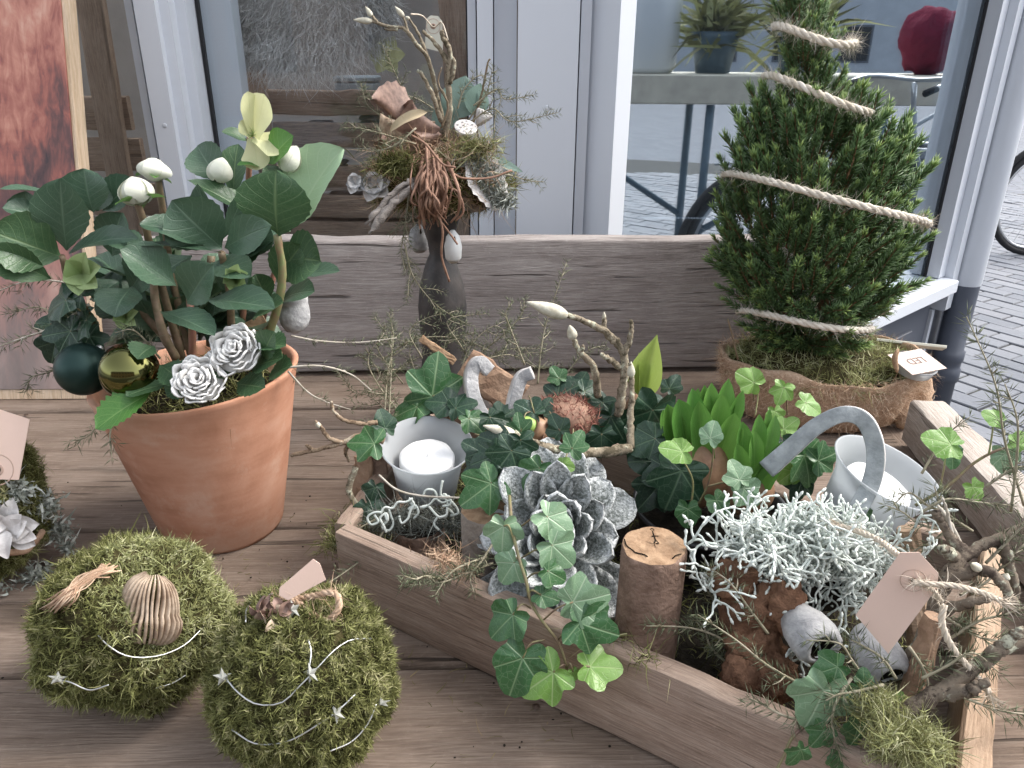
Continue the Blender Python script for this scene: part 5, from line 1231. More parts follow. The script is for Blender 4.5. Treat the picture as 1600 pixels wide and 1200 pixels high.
# root ball of moss filling the mouth
c = V3(688, 285, -.0); s = S(c); mt_ = thing('moss_mound', 'brown moss mound filling the mouth of the vase', 'moss', c-np.array([0, 0, .03]))
rr3 = np.array([105*s, .055, 48*s]); fb_ = blob(c, rr3, 9, .25, 2.5)
mb = MB(); sphere_mb(mb, c, rr3*.92, 26, 16, fn=fb_); part('core', mb, M['mosscore'], mt_)
mb = MB(); moss_skin(mb, c, rr3, fb_, 4200, .012, .0011, RV, lift=.5, curl=1.0); part('moss', mb, M['mossg'], mt_, kind='stuff')
mb = MB(); n = 1700; p = np.array([V3(RV.uniform(580, 775), RV.uniform(215, 325), RV.uniform(-.06, 0)) for _ in range(n)]); strands(mb, p, RV.normal(0, 1, (n, 3)), .020, .0008, 1.3, RV); part('straw', mb, M['jutebrown'], mt_, kind='stuff')
def twig_thing(label, lines, r, mat_='lichentwig', buds=(), knob=.25, name='twig', R=RV, cat='twig', group=None, Yd=None):
    base = P(*lines[0][0]); t = thing(name, label, cat, base, group)
    for k, ln in enumerate(lines):
        q = smooth_path([P(*a) for a in ln], max(12, 6*len(ln))); n = len(q); Ls = np.linalg.norm(np.diff(q, axis=0), axis=1).sum(); r0 = r if k == 0 else r*.72; rad_ = np.linspace(r0, r0*.55, n)
        i = np.arange(n); bump_ = np.convolve((np.sin(i*2.4+k) > .72)*1., [.5, 1, .5], 'same'); rad_ = rad_*(1+knob*bump_*.8+R.normal(0, .035, n)); q[1:-1] += R.normal(0, r*.10, (n-2, 3))
        mb = MB(); tube(mb, q, rad_, 9, jit=.035, rng=R); part('branch', mb, M[mat_], t)
    for (b, e, rp) in buds:
        B0, E0 = P(*b), P(*e); rb = rp*S(B0); mb = MB(); tube(mb, smooth_path([B0, (B0+E0)/2, E0], 10), np.array([.45, .8, 1., 1.05, 1, .9, .75, .55, .35, .1])*rb, 10); part('bud', mb, M['bud'], t)
    return t
Y0 = VY
twig_thing('lichen covered twig standing in the vase with pale buds reaching up left', [[(698, 215, Y0), (685, 160, Y0), (670, 95, Y0-.02), (650, 68, Y0-.03), (632, 45, Y0-.03), (608, 42, Y0-.03), (580, 32, Y0-.03)], [(650, 68, Y0-.03), (638, 50, Y0-.03), (630, 25, Y0-.03)], [(668, 90, Y0-.02), (655, 55, Y0-.02), (640, 30, Y0-.02)], [(590, 36, Y0-.03), (582, 26, Y0-.03), (577, 18, Y0-.03)], [(622, 46, Y0-.03), (600, 46, Y0-.03)]], .0026,
           buds=[((582, 33, Y0-.03), (552, 31, Y0-.03), 5), ((581, 26, Y0-.03), (571, 10, Y0-.03), 4), ((631, 26, Y0-.03), (617, 10, Y0-.03), 4), ((640, 30, Y0-.02), (633, 26, Y0-.02), 3)])
twig_thing('thick lichen twig upright in the middle of the dried bouquet', [[(694, 220, Y0-.01), (702, 170, Y0-.01), (700, 120, Y0-.01), (703, 80, Y0-.01), (692, 60, Y0-.01), (690, 48, Y0-.01)], [(702, 100, Y0-.01), (680, 68, Y0-.01), (660, 48, Y0-.01)], [(703, 130, Y0-.01), (710, 100, Y0-.01), (700, 85, Y0-.01)], [(690, 190, Y0-.02), (676, 150, Y0-.02), (660, 118, Y0-.02), (652, 110, Y0-.02)]], .0038)
twig_thing('thin bare curling twig beside the thick upright twig', [[(690, 200, Y0-.03), (700, 165, Y0-.03), (685, 130, Y0-.03), (690, 105, Y0-.03)], [(700, 160, Y0-.03), (690, 140, Y0-.03), (680, 150, Y0-.03)]], .0013, 'stem')
twig_thing('straight thin twig leaning right in the dried bouquet', [[(735, 205, Y0), (752, 150, Y0), (762, 100, Y0), (766, 92, Y0)]], .0015, 'stem')
luggage_tag('paper_tag', 'cream paper tag hanging on a twig above the dried bouquet', [(664, 75), (666, 30), (673, 24), (684, 25), (691, 33), (692, 82)], [Y0+.01]*6, M['tagwhite'], (677, 41, Y0+.01, 4))
mb = MB(); tube(mb, smooth_path([V3(700, 62, -.01), V3(690, 35, .008), V3(677, 42, .008), V3(660, 25, 0), V3(642, 22, -.02)], 24), .0009, 4); solo('tag_string', 'thin string tying the cream tag to the twig', 'string', mb, M['string'])
# curled husks
hk = thing('dried_husk', 'large curled brown husks at the left of the dried bouquet', 'dried husk', V3(620, 240, -.03))
for k, (b, e, w, f, mtn) in enumerate([((640, 205), (588, 150), 40, (-.4, -1, .3), 'shellbrown'), ((680, 190), (600, 195), 46, (.1, -.8, .7), 'seedpod'), ((690, 200), (640, 170), 40, (.1, -.7, .8), 'shellbrown'), ((690, 210), (655, 215), 40, (.2, -1, .2), 'shellbrown'), ((650, 240), (596, 215), 38, (-.2, -1, .1), 'shellbrown'), ((640, 235), (600, 240), 30, (0, -1, -.3), 'rootbrown'), ((680, 250), (640, 262), 34, (0, -1, 0), 'rootbrown')]):
    B0, E0 = V3(*b, -.03), V3(*e, -.04); L = np.linalg.norm(E0-B0)*1.15; mb = leaf_mb(L, w*S(B0)*1.4, RV, 'ov', .9, .9, .10, .04, 14, 9, cup=1.0)
    mb.map(lambda v: v*np.array([1, 1, -1])); o, B = basis(B0, E0-B0, f); xf(mb, o, B); part('husk', mb, M[mtn], hk)
mb = MB(); B0, E0 = V3(668, 175, -.06), V3(600, 196, -.065); mb = leaf_mb(np.linalg.norm(E0-B0), 20*S(B0), RV, 'ov', .5, .8, .10); o, B = basis(B0, E0-B0, TOEYE+np.array([0, 0, .5])); xf(mb, o, B); solo('dried_leaf', 'pale yellow dried leaf on the brown husks', 'dried leaf', mb, simple('pale_dry_leaf', (.50, .40, .25), .6, noise_sc=60))
# eucalyptus leaves
eu = thing('eucalyptus', 'three round grey green eucalyptus leaves in the dried bouquet', 'eucalyptus', V3(715, 190, .0)); M['eu'] = leafmat('eucalyptus_leaf', (.15, .24, .20), (.21, .30, .26), (.3, .38, .33), (.3, .38, .33), .6, tl=.2, veinf=.3)
for b, e, w in [((712, 185), (728, 118), 46), ((700, 205), (692, 155), 34), ((738, 180), (752, 130), 34), ((760, 245), (818, 268), 12)]:
    B0, E0 = V3(*b, .01), V3(*e, .015); mb = leaf_mb(np.linalg.norm(E0-B0), w*S(B0)*1.3, RV, 'ov', .1, .15, .03); o, B = basis(B0, E0-B0, TOEYE+RV.normal(0, .2, 3)); xf(mb, o, B); part('leaf', mb, M['eu'], eu)
# lotus pods
def lotus(label, cx, cy, rpx, ax, dy=-.04):
    c = V3(cx, cy, dy); r = rpx*S(c); t = thing('lotus_pod', label, 'lotus pod', c, 'whitewashed lotus pods')
    mb = MB(); lathe(mb, [(r*.12, -r*1.5), (r*.5, -r*1.1), (r*.92, -r*.3), (r*1.02, -.02*r), (r*.98, 0), (0, r*.04)], 24, c, axis=ax); part('cone', mb, M['whitewood'], t)
    x, y, d = frame(ax)
    for k in range(13):
        a = k*2.4; q = r*.86*math.sqrt(k/13.); h = c+(x*math.cos(a)+y*math.sin(a))*q+d*r*.045; mb = MB(); lathe(mb, [(r*.10, .0), (r*.11, r*.03), (r*.055, r*.03), (r*.05, -.01*r)], 8, h, axis=d); lathe(mb, [(0, .01*r), (r*.052, .01*r)], 8, h, mi=1, axis=d); part('seed_hole', mb, [M['whitewood'], M['greybark']], t)
lotus('whitewashed lotus pod facing forward right of the twigs', 728, 198, 18, nrm(TOEYE*.8+np.array([.25, 0, .9])))
lotus('smaller whitewashed lotus pod hanging down behind the larger one', 758, 190, 15, nrm(TOEYE*.2+np.array([.5, 0, -.9])), -.01)
# white blossoms
for k, (cx, cy, rp, lab) in enumerate([(586, 293, 26, 'large white dried blossom at the left of the bouquet'), (556, 288, 18, 'small white dried blossom at the outer left of the bouquet')]):
    c = V3(cx, cy, -.05); t = thing('dried_blossom', lab, 'dried blossom', c, 'white dried blossoms'); r = rp*S(c)
    for j in range(9):
        a = j*2.4; out = imdir(math.degrees(a)); mb = leaf_mb(r*1.25, r*1.15, RV, 'ov', .3, 1.3, .06, 0, 10, 7, cup=.4); o, B = basis(c-out*r*.1-TOEYE*r*.3, out*(.9 if j > 4 else .45)+TOEYE*.9, TOEYE*.3-out*.9); mb.map(lambda v: v); xf(mb, o, B); part('petal', mb, M['whitewood'] if j % 4 else M['greywood'], t)
# driftwood
a_, b_ = V3(645, 285, -.075), V3(578, 355, -.10); d = b_-a_; mb = MB(); q = smooth_path([a_, a_*.5+b_*.5+np.array([0, 0, .004]), b_], 16)
for k in range(7):
    off = RV.normal(0, .0035, 3); tube(mb, q+off+RV.normal(0, .0007, q.shape), np.linspace(.003, .0045, 16)*RV.uniform(.6, 1.1)*np.where(np.arange(16) > 13-k % 3, .35, 1), 7, jit=.15, rng=RV)
solo('driftwood', 'split grey driftwood stick pointing down left from the bouquet', 'driftwood', mb, M['drift'])
# root bundle
rb_ = thing('root_bundle', 'bundle of curling brown roots at the front of the vase mouth', 'roots', V3(675, 290, -.08))
for k in range(60):
    x0 = RV.normal(674, 9); a = V3(x0, 250+RV.normal(0, 8), -.06); w = RV.normal(0, 10)
    q = [a, V3(x0+w, 285+RV.normal(0, 8), -.085+RV.normal(0, .008)), V3(x0+w*1.1+RV.normal(0, 9), 315+RV.normal(0, 8), -.09+RV.normal(0, .008)), V3(x0+w*.3+RV.normal(0, 8), 342+RV.normal(0, 8), -.085)]
    mb = MB(); tube(mb, smooth_path(q, 16), np.linspace(.0020, .0010, 16)*RV.uniform(.4, 1.2), 6, jit=.14, rng=RV); part('root', mb, M['rootbrown'], rb_)
for q in ([(660, 300, -.08), (690, 350, -.09), (690, 400, -.085), (702, 440, -.08)], [(690, 290, -.08), (715, 300, -.085), (724, 330, -.085), (712, 345, -.085)], [(700, 265, -.07), (722, 278, -.08), (765, 278, -.07), (800, 266, -.06)], [(560, 268, -.05), (595, 262, -.06), (625, 280, -.07)], [(640, 210, -.07), (665, 225, -.08), (690, 255, -.08), (712, 262, -.08)], [(688, 345, -.085), (708, 372, -.08), (715, 382, -.08)]):
    mb = MB(); tube(mb, smooth_path([V3(*a) for a in q], 18), .0013, 6, jit=.1, rng=RV); part('root', mb, M['rootbrown'], rb_)
# lichen bark on the right
lb = thing('lichen_bark', 'curved bark piece crusted with white lichen at the right of the bouquet', 'bark', V3(760, 290, -.03))
B0, E0 = V3(728, 245, -.04), V3(790, 325, -.04); mb = leaf_mb(np.linalg.norm(E0-B0), .052, RV, 'box', .35, .4, .10, .06, 16, 9); o, B = basis(B0, E0-B0, TOEYE+np.array([.2, 0, .6])); xf(mb, o, B); part('bark', mb, M['whitewood'], lb)
B0, E0 = V3(722, 270, -.035), V3(752, 335, -.035); mb = leaf_mb(np.linalg.norm(E0-B0), .034, RV, 'box', .6, .6, .12, .06, 14, 7); o, B = basis(B0, E0-B0, TOEYE); xf(mb, o, B); part('bark', mb, M['greybark'], lb)
mb = MB(); n = 1300; p = np.array([V3(*(np.array([733, 245])+(np.array([52, 80]))*u+np.array([RV.normal(4, 11), 0])), -.045) for u in RV.uniform(0, 1, n)]); strands(mb, p, RV.normal(0, .8, (n, 3))+TOEYE*.8, .007, .0022, 1.1, RV); part('lichen', mb, M['lichen'], lb, kind='stuff')
mb = MB(); n = 420; p = np.array([V3(RV.normal(745, 18), RV.normal(232, 7), -.05) for _ in range(n)]); strands(mb, p, RV.normal(0, .9, (n, 3))+np.array([0, -.3, .6]), .014, .0012, .9, RV); part('moss', mb, M['mossl'], lb, kind='stuff')
mb = MB(); n = 700; p = np.array([V3(RV.normal(618, 15), RV.normal(262, 9), -.07) for _ in range(n)]); strands(mb, p, RV.normal(0, .7, (n, 3))+np.array([0, -.4, .8]), .015, .0011, .7, RV)
solo('moss_tuft', 'tuft of fresh green moss under the husks of the bouquet', 'moss', mb, M['mossg'])
# bell pods with pierced star
M['shellwhite'] = simple('white_shell', (.66, .67, .66), .4, .4, noise_sc=40, var=.1)
for cx, cy, w, h, dy, lab, mtn in [(708, 385, 14, 26, -.05, 'white bell shaped shell with dark spots hanging at the vase neck', 'shellwhite'), (655, 372, 17, 22, .045, 'grey bell shaped shell behind the vase neck', 'greywood')]:
    c = V3(cx, cy, dy); s = S(c); t = thing('shell_bell', lab, 'shell', c, None)
    mb = MB(); lathe(mb, [(w*s*.2, h*s), (w*s*.75, h*s*.6), (w*s*1.0, 0), (w*s*.9, -h*s*.7), (w*s*.45, -h*s*1.0), (w*s*.4, -h*s*.95), (w*s*.8, -h*s*.6)], 20, c); part('shell', mb, M[mtn], t)
    for k in range(2):
        mb = MB(); sphere_mb(mb, c+np.array([w*s*(.25-.2*k), 0, h*s*(.35-.6*k)])+TOEYE*w*s*.80, (.0013, .0014, .0035-.0015*k), 8, 6, fn=blob(0, 0, k, .5)); part('spot', mb, M['soil'], t)
# fern round the bouquet
for lab, pts in [('fern sprig spreading left from the vase husks', [(650, 225, Y0-.05), (600, 210, Y0-.06), (560, 200, Y0-.06), (535, 200, Y0-.06)]), ('upright fern sprig at the upper left of the bouquet', [(620, 200, Y0), (590, 165, Y0), (570, 150, Y0), (563, 130, Y0)]),
                 ('fern sprig behind the husks with blurred tips', [(680, 200, Y0+.02), (640, 160, Y0+.02), (620, 120, Y0+.02), (598, 70, Y0+.02)]), ('short fern sprig crossing behind the upright twig', [(700, 190, Y0+.02), (670, 165, Y0+.02), (640, 150, Y0+.02), (615, 150, Y0+.02)]),
                 ('fern sprig with needles beside the eucalyptus leaf', [(730, 190, Y0), (755, 155, Y0), (765, 130, Y0), (770, 105, Y0)]), ('long fern sprig reaching right across the white post', [(735, 190, Y0-.02), (770, 170, Y0-.03), (800, 190, Y0-.04), (872, 176, Y0-.05)]), ('second fern sprig reaching right, arching over', [(740, 165, Y0-.02), (775, 140, Y0-.02), (790, 155, Y0-.02), (835, 148, Y0-.02)]),
                 ('low fern sprig reaching right past the lichen bark', [(770, 270, Y0-.05), (800, 275, Y0-.05), (825, 282, Y0-.05), (850, 284, Y0-.05)]), ('fern sprig drooping at the left of the vase neck', [(640, 300, Y0-.06), (632, 360, Y0-.07), (628, 400, Y0-.07), (650, 440, Y0-.07)]),
                 ('fern sprig curling round the vase belly', [(632, 380, Y0-.07), (645, 430, Y0-.075), (680, 475, Y0-.075), (735, 510, Y0-.07)]), ('bushy fern sprig rising over the left husks', [(640, 215, Y0-.03), (600, 185, Y0-.04), (575, 165, Y0-.04), (566, 140, Y0-.04)]), ('fern sprig hanging in front of the husks', [(650, 200, Y0-.07), (620, 225, Y0-.08), (590, 235, Y0-.08), (562, 232, Y0-.08)]), ('short fern sprig above the lotus pods', [(715, 170, Y0-.02), (725, 140, Y0-.02), (745, 120, Y0-.02), (760, 118, Y0-.02)]), ('fern sprig under the root bundle beside the vase neck', [(650, 320, Y0-.07), (640, 345, Y0-.08), (625, 350, Y0-.08), (610, 365, Y0-.08)]), ('fern sprig below the white blossoms', [(600, 235, Y0-.05), (580, 250, Y0-.06), (570, 265, Y0-.06), (575, 290, Y0-.06)])]:
    sprig(lab, pts, .0085, 1.05, .28)

# ================================================================== CONIFER IN BURLAP POT
RT_ = np.random.default_rng(41)
TY = .985
kc = np.array([P(1287, 545, TY)[0], TY, 0]); ks = S(P(1287, 560, TY)); KR = 158*ks
KH = P(1287, 556, TY)[2]
bp = thing('burlap_pot', 'round flower pot wrapped in fuzzy tan burlap under the small conifer', 'plant pot', kc)
wob = lambda a, i: (1+.012*np.sin(a*3+i*.7)+.010*np.sin(a*7+i)+.006*np.sin(a*13), (i/9.)*(.007*np.sin(a*2+.5)+.004*np.sin(a*5)+.003*np.sin(a*11)))
prof = [(KR*.72, .002), (KR*.84, .004), (KR*.90, KH*.25), (KR*.95, KH*.6), (KR*.985, KH*.9), (KR*1.0, KH), (KR*.985, KH*1.03), (KR*.955, KH*1.02), (KR*.93, KH*.9), (KR*.9, KH*.7)]
def mk_burlap():
    mt, nt, b = new_mat('burlap'); g = G(nt); v = g.obj()
    fib = g.noise(v, 210, 6, .75, 1.5); big = g.noise(v, 22, 4)
    c = g.ramp(g.math('ADD', g.math('MULTIPLY', fib, .7), g.math('MULTIPLY', big, .3)), [(.36, (.30, .19, .12)), (.5, (.47, .325, .22)), (.64, (.62, .47, .35))])
    g.L(c, b.inputs['Base Color']); b.inputs['Roughness'].default_value = .95; b.inputs['Specular IOR Level'].default_value = .1
    g.L(g.bump(fib, 1., .003), b.inputs['Normal']); return mt
M['burlap'] = mk_burlap()
SQ = lambda v: np.stack([v[:, 0], kc[1]+(v[:, 1]-kc[1])*.74, v[:, 2]], 1)
mb = MB(); lathe(mb, prof, 64, kc, wob=wob); mb.map(SQ); part('burlap_wrap', mb, M['burlap'], bp)
mb = MB(); n = 9000; a = RT_.uniform(0, 6.283, n); hh = RT_.uniform(0, 1.0, n)**.7; rr_ = KR*np.interp(hh, [0, .25, .6, .9, 1], [.84, .90, .95, .985, 1.0])*1.005
p = np.stack([kc[0]+rr_*np.cos(a), kc[1]+rr_*np.sin(a), KH*hh+.003], 1); nn = np.stack([np.cos(a), np.sin(a), 0*a], 1)
strands(mb, p, nn*.35+RT_.normal(0, .6, p.shape), .010, .00055, 1.0, RT_); mb.map(SQ); part('fibres', mb, M['burlapfibre'], bp, kind='stuff')
mb = MB(); lathe(mb, [(.001, KH*.93), (KR*.6, KH*.95), (KR*.93, KH*.86)], 30, kc); mb.map(SQ); part('soil', mb, M['soil'], bp)
# burlap knot at the right
kn = P(1428, 640, TY-.04); bk = link('burlap_knot', None, bp); bk.location = kn-wloc(bp); bk.empty_display_size = .01
for k, (a0, q) in enumerate([(0, [(1425, 585, -.02), (1442, 600, -.03), (1440, 630, -.045), (1425, 640, -.05)]), (1, [(1425, 640, -.05), (1448, 640, -.05), (1445, 672, -.06), (1418, 672, -.06)]), (2, [(1420, 600, -.03), (1410, 640, -.06), (1412, 670, -.07)])]):
    mb = MB(); q = smooth_path([P(x, y, TY+dz) for x, y, dz in q], 14); tube(mb, q, np.array([.5, .7, .9, 1, 1.1, 1.15, 1.1, 1.1, 1.05, 1, .95, .85, .7, .4])*.0105, 12, jit=.12, rng=RT_); part('fold', mb, M['burlap'], bk)
mb = MB(); n = 1500; i = RT_.uniform(580, 676, n); p = np.array([P(RT_.normal(1428, 12), y, TY-.055) for y in i]); strands(mb, p, RT_.normal(0, 1, (n, 3)), .010, .00035, 1., RT_); part('fibres', mb, M['burlapfibre'], bk, kind='stuff')
# moss in the pot
mo = thing('moss_cushion', 'yellow green moss cushion round the conifer stem in the burlap pot', 'moss', kc+np.array([0, 0, KH*.9]))
mc = kc+np.array([0, 0, KH*.80]); mr = np.array([KR*.92, KR*.68, .034]); fm = blob(mc, mr, 13, .18, 3.0)
mb = MB(); sphere_mb(mb, mc, mr*.94, 36, 18, fn=fm); part('core', mb, M['mosscore'], mo)
mb = MB(); moss_skin(mb, mc, mr, fm, 9500, .011, .0011, RT_, lift=.6, curl=1.0, zmin=mc[2]-.004); part('moss', mb, M['mossl'], mo, kind='stuff')
mb = MB(); tube(mb, smooth_path([P(1153, 562, TY-.06), P(1143, 520, TY-.06), P(1137, 498, TY-.06)], 8), .0012, 5); solo('bare_twig', 'short bare twig poking up at the left of the burlap rim', 'twig', mb, M['stem'])
# the tree
tc = kc+np.array([-.004, .0, 0])
prof_px = [(-70, 22, 1258), (0, 40, 1254), (60, 45, 1262), (125, 48, 1264), (150, 74, 1264), (185, 108, 1270), (220, 128, 1278), (280, 144, 1282), (340, 152, 1270), (400, 150, 1266), (440, 142, 1266), (480, 120, 1262), (515, 90, 1255), (545, 56, 1255)]
zz = np.array([P(1268, py, TY)[2] for py, _, _ in prof_px]); rr4 = np.array([w*ks for _, w, _ in prof_px]); cx4 = np.array([P(cx, py, TY)[0] for py, _, cx in prof_px])
zz, rr4, cx4 = zz[::-1], rr4[::-1], cx4[::-1]
tree = thing('dwarf_conifer', 'small bushy green conifer wound with jute rope in the burlap pot', 'conifer', kc+np.array([0, 0, KH*.8]))
mb = MB(); tube(mb, smooth_path([kc+np.array([-.005, 0, KH*.7]), kc+np.array([-.01, 0, .2]), kc+np.array([-.012, 0, .40])], 14), np.linspace(.012, .004, 14), 10, jit=.06, rng=RT_); part('trunk', mb, M['sprucewood'], tree)
SH = []
def shoot_mb(seed, L=.044):
    r = np.random.default_rng(seed); mb = MB(); k = 10; bend = r.normal(0, .10, 2)
    u = np.linspace(0, 1, k); path = np.stack([bend[0]*L*u*u, bend[1]*L*u*u, L*u], 1); tube(mb, path, np.linspace(.0009, .0005, k), 5, mi=1)
    n = 92; t = np.sort(r.uniform(.06, 1, n)); p = np.stack([np.interp(t, u, path[:, q]) for q in range(3)], 1); a = np.arange(n)*2.4+r.normal(0, .3, n)
    el = np.radians(38+34*t+r.normal(0, 9, n)); d = np.stack([np.cos(a)*np.cos(el), np.sin(a)*np.cos(el), np.sin(el)], 1); Ln = (.0145-.0035*t)*r.uniform(.8, 1.2, n)
    tt = np.clip(.15+.30*t+.38*np.clip((t-.84)/.16, 0, 1)+r.normal(0, .09, n), 0, 1); needles(mb, p, d, Ln, .0015, r, t=tt, bend=.0); return mb
SHM = [shoot_mb(500+k) for k in range(9)]; SHme = [m_.mesh('shoot', [M['spruce'], M['sprucewood']]) for m_ in SHM]
fillmb = MB(); cnt = 0; nshoot = 900
spots = []
for k in range(nshoot):
    z = None
    while z is None:
        zc = RT_.uniform(zz[0], zz[-1]); 
        if RT_.uniform(0, rr4.max()) < np.interp(zc, zz, rr4): z = zc
    a = RT_.uniform(0, 2*math.pi); R = max(.008, np.interp(z, zz, rr4)-.012); f = RT_.uniform(.60, .98)**.6; inner = k > 520
    if inner: f *= RT_.uniform(.35, .8)
    spots.append((z, a, R, f, inner))
spots.sort(key=lambda s_: (s_[4] or math.sin(s_[1]) > .35))
for k, (z, a, R, f, inner) in enumerate(spots):
    sc_ = RT_.uniform(.75, 1.3)*(.68 if z > zz[-1]-.155 else 1.); q = np.array([np.interp(z, zz, cx4)+R*f*math.cos(a), tc[1]+R*f*.92*math.sin(a), z])
    rel = (z-zz[0])/(zz[-1]-zz[0]); up = .15+1.9*min(1, max(0, rel-.05)*2.0); d = nrm(np.array([math.cos(a)*.85, math.sin(a)*.85, up])+RT_.normal(0, .16, 3)); x, y, d = frame(d, RT_.normal(0, 1, 3)); B = np.stack([x, y, d], 1); o = q-d*.022*sc_
    if o[2] < KH*.9: o[2] = KH*.9
    i = int(RT_.integers(9))
    if k < 300:
        ob = link('shoot', SHme[i], tree); set_mat(ob, o-wloc(tree), B, sc_)
    else:
        w = MB(); w.v = [(v*sc_)@B.T+o for v in SHM[i].v]; w.uv = list(SHM[i].uv); w.t = list(SHM[i].t); n0 = fillmb.n
        for v_, u_, t_ in zip(w.v, w.uv, w.t): fillmb.v.append(v_); fillmb.uv.append(u_); fillmb.t.append(t_)
        for g_, m_ in zip(SHM[i].f, SHM[i].mi): fillmb.f.append(g_+n0); fillmb.mi.append(m_)
        fillmb.n += SHM[i].n
part('shoots', fillmb, [M['spruce'], M['sprucewood']], tree, kind='stuff')
# jute rope spiral
rp = thing('jute_rope', 'pale jute rope spiralling round the conifer', 'rope', kc+np.array([0, 0, KH]))
def rope_arc(lx, ly, rx, ry, bow=.0, fr=1.0, ends=10):
    """front half of a turn between two picture spots, bulging towards the viewer"""
    z0, z1 = P(lx, ly, TY)[2], P(rx, ry, TY)[2]; x0, x1 = P(lx, ly, TY)[0], P(rx, ry, TY)[0]; pts = []
    for u in np.linspace(-.10, 1.04, 60):
        a = math.pi*(1-u); R = (x1-x0)/2; q = np.array([(x0+x1)/2+R*math.cos(a)*1.0, TY-R*math.sin(a)*1.28*fr, z0+(z1-z0)*u]);
        pts.append(q)
    return np.array(pts)
for (lx, ly, rx, ry, dl) in [(1214, 40, 1328, 66, .0), (1200, 118, 1352, 178, 0), (1139, 272, 1420, 352, 0), (1160, 486, 1345, 512, 0)]:
    pts = rope_arc(lx, ly, rx, ry)
    # keep the drawn height where the turn comes forward
    for i in range(len(pts)):
        u = -.10+1.14*i/59; uu = min(1, max(0, (pts[i][0]-pts[:, 0].min())/(np.ptp(pts[:, 0])))); tgt = ly+(ry-ly)*uu+14*math.sin(math.pi*uu)*(1 if lx < 1205 or lx > 1214 else 1); pts[i][2] = P(1268, tgt, max(.6, pts[i][1]))[2]
    mb = MB(); rope(mb, pts, .0043, RT_, 5, fuzz=600, fl=.011); part('turn', mb, M['jute'], rp)
    e = pts[-1]; mb = MB(); n = 70; strands(mb, e+RT_.normal(0, .002, (n, 3)), RT_.normal(0, .6, (n, 3))+np.array([1, -.2, -.1]), .016, .0005, .8, RT_); part('frayed_end', mb, M['jute'], rp)
# tealight with LED card and wooden pick
lc = P(1432, 566, TY-.075); ls = S(lc); tl = thing('led_tealight', 'LED tealight with a printed card lid on the burlap rim', 'tealight', lc-np.array([0, 0, .012]))
ax = nrm(np.array([.10, -.25, 1.0])); mb = MB(); lathe(mb, [(0, -.013), (28*ls, -.013), (31*ls, -.004), (33*ls, -.001), (31*ls, 0)], 30, lc, axis=ax); part('cup', mb, M['frost'], tl)
x = nrm(np.array([.92, .38, .0])); x = nrm(x-ax*(x@ax)); y = np.cross(ax, x); w = .026; V = [lc+ax*.0008+x*a*w*1.12+y*b*w*.84 for a, b in ((-1, -1), (1, -1), (1, 1), (-1, 1))]
mb = MB(); mb.add(np.array(V+[v+ax*.0006 for v in V]), [(3, 2, 1, 0), (4, 5, 6, 7), (0, 1, 5, 4), (1, 2, 6, 5), (2, 3, 7, 6), (3, 0, 4, 7)]); part('card', mb, simple('led_card', (.60, .47, .40), .6, noise_sc=60, var=.12), tl, False)
tx = bpy.data.curves.new('led_lettering', 'FONT'); tx.body = 'LED'; tx.size = .017; tx.align_x = 'CENTER'; tx.align_y = 'CENTER'; tx.extrude = .0001; tx.materials.append(simple('led_ink', (.16, .11, .10), .7)); to = link('lettering', tx, tl); bpy.context.view_layer.update(); me_ = bpy.data.meshes.new_from_object(to.evaluated_get(bpy.context.evaluated_depsgraph_get())); bpy.data.objects.remove(to); to = link('lettering', me_, tl)
set_mat(to, lc+ax*.0017-wloc(tl)+y*.002, np.stack([-x, -y, ax], 1), 1.0)
mb = MB(); tube(mb, smooth_path([P(1402, 582, TY-.11), P(1398, 560, TY-.105), P(1404, 545, TY-.10)], 8), np.array([.4, .8, 1, 1, 1, .9, .7, .3])*.0035, 8); part('pick', mb, M['cutwood'], tl)
wl = P(1418, 540, TY+.05); mb = MB(); box(mb, (-.045, -.002, -.012), (.045, .002, .012), bev=.0006); set_ = (rad(62), 0, rad(-18)); 
o_ = solo('white_label', 'blank white plant label tucked in behind the LED tealight', 'label', mb, M['tagwhite'], False); o_.location = wl; o_.rotation_euler = set_

# ================================================================== WOODEN TRAY
RK = np.random.default_rng(51)
fa, fb2 = np.array([-.152, .557]), np.array([.232, .313]); fd = (fb2-fa)/np.linalg.norm(fb2-fa); fn_ = np.array([-fd[1], fd[0]]); TA = math.atan2(fd[1], fd[0]); TH = .077
tray = thing('wooden_tray', 'long reclaimed wood tray set diagonally and filled with plants and logs', 'tray', (fa[0], fa[1], 0))
Lf = np.linalg.norm(fb2-fa); mid = (fa+fb2)/2+fn_*.009
def tboard(name, a, b, th, h, mt, seed, z0=.0005):
    a, b = np.asarray(a), np.asarray(b); d = b-a; o = part(name, plank_mb(np.linalg.norm(d), h, th, seed, .0014, 22, 5), mt, tray, True, local=True)
    c = (a+b)/2; o.rotation_euler = (rad(90), 0, math.atan2(d[1], d[0])); o.location = np.array([c[0]-tray.location[0], c[1]-tray.location[1], z0+h/2])
    try: o.data.set_sharp_from_angle(angle=rad(40))
    except Exception: pass
    return o
F0, F1 = fa+fn_*.018, fb2+fn_*.018
tboard('front_board', F0, F1, .018, TH, M['tray'], 401)
bd = np.array([.53, .848]); E0 = fb2+fd*.001+bd*.0; E1 = E0+bd*.285
tboard('end_board', E0+np.array([.85, -.53])*.018, E1+np.array([.85, -.53])*.018, .018, TH+.001, M['traylight'], 402)
G0 = fa+fn_*.02; G1 = np.array([-.085, .83])
tboard('end_board', G1, G0, .016, TH-.004, M['tray'], 403)
tboard('back_board', E1+np.array([.0, .0]), G1+np.array([0.0, .002]), .016, TH-.003, M['tray'], 404)
inner = [F0+fd*.004+fn_*.001, F1+fn_*.001-fd*.003, E1-fd*.004, G1+np.array([.018, -.012])]
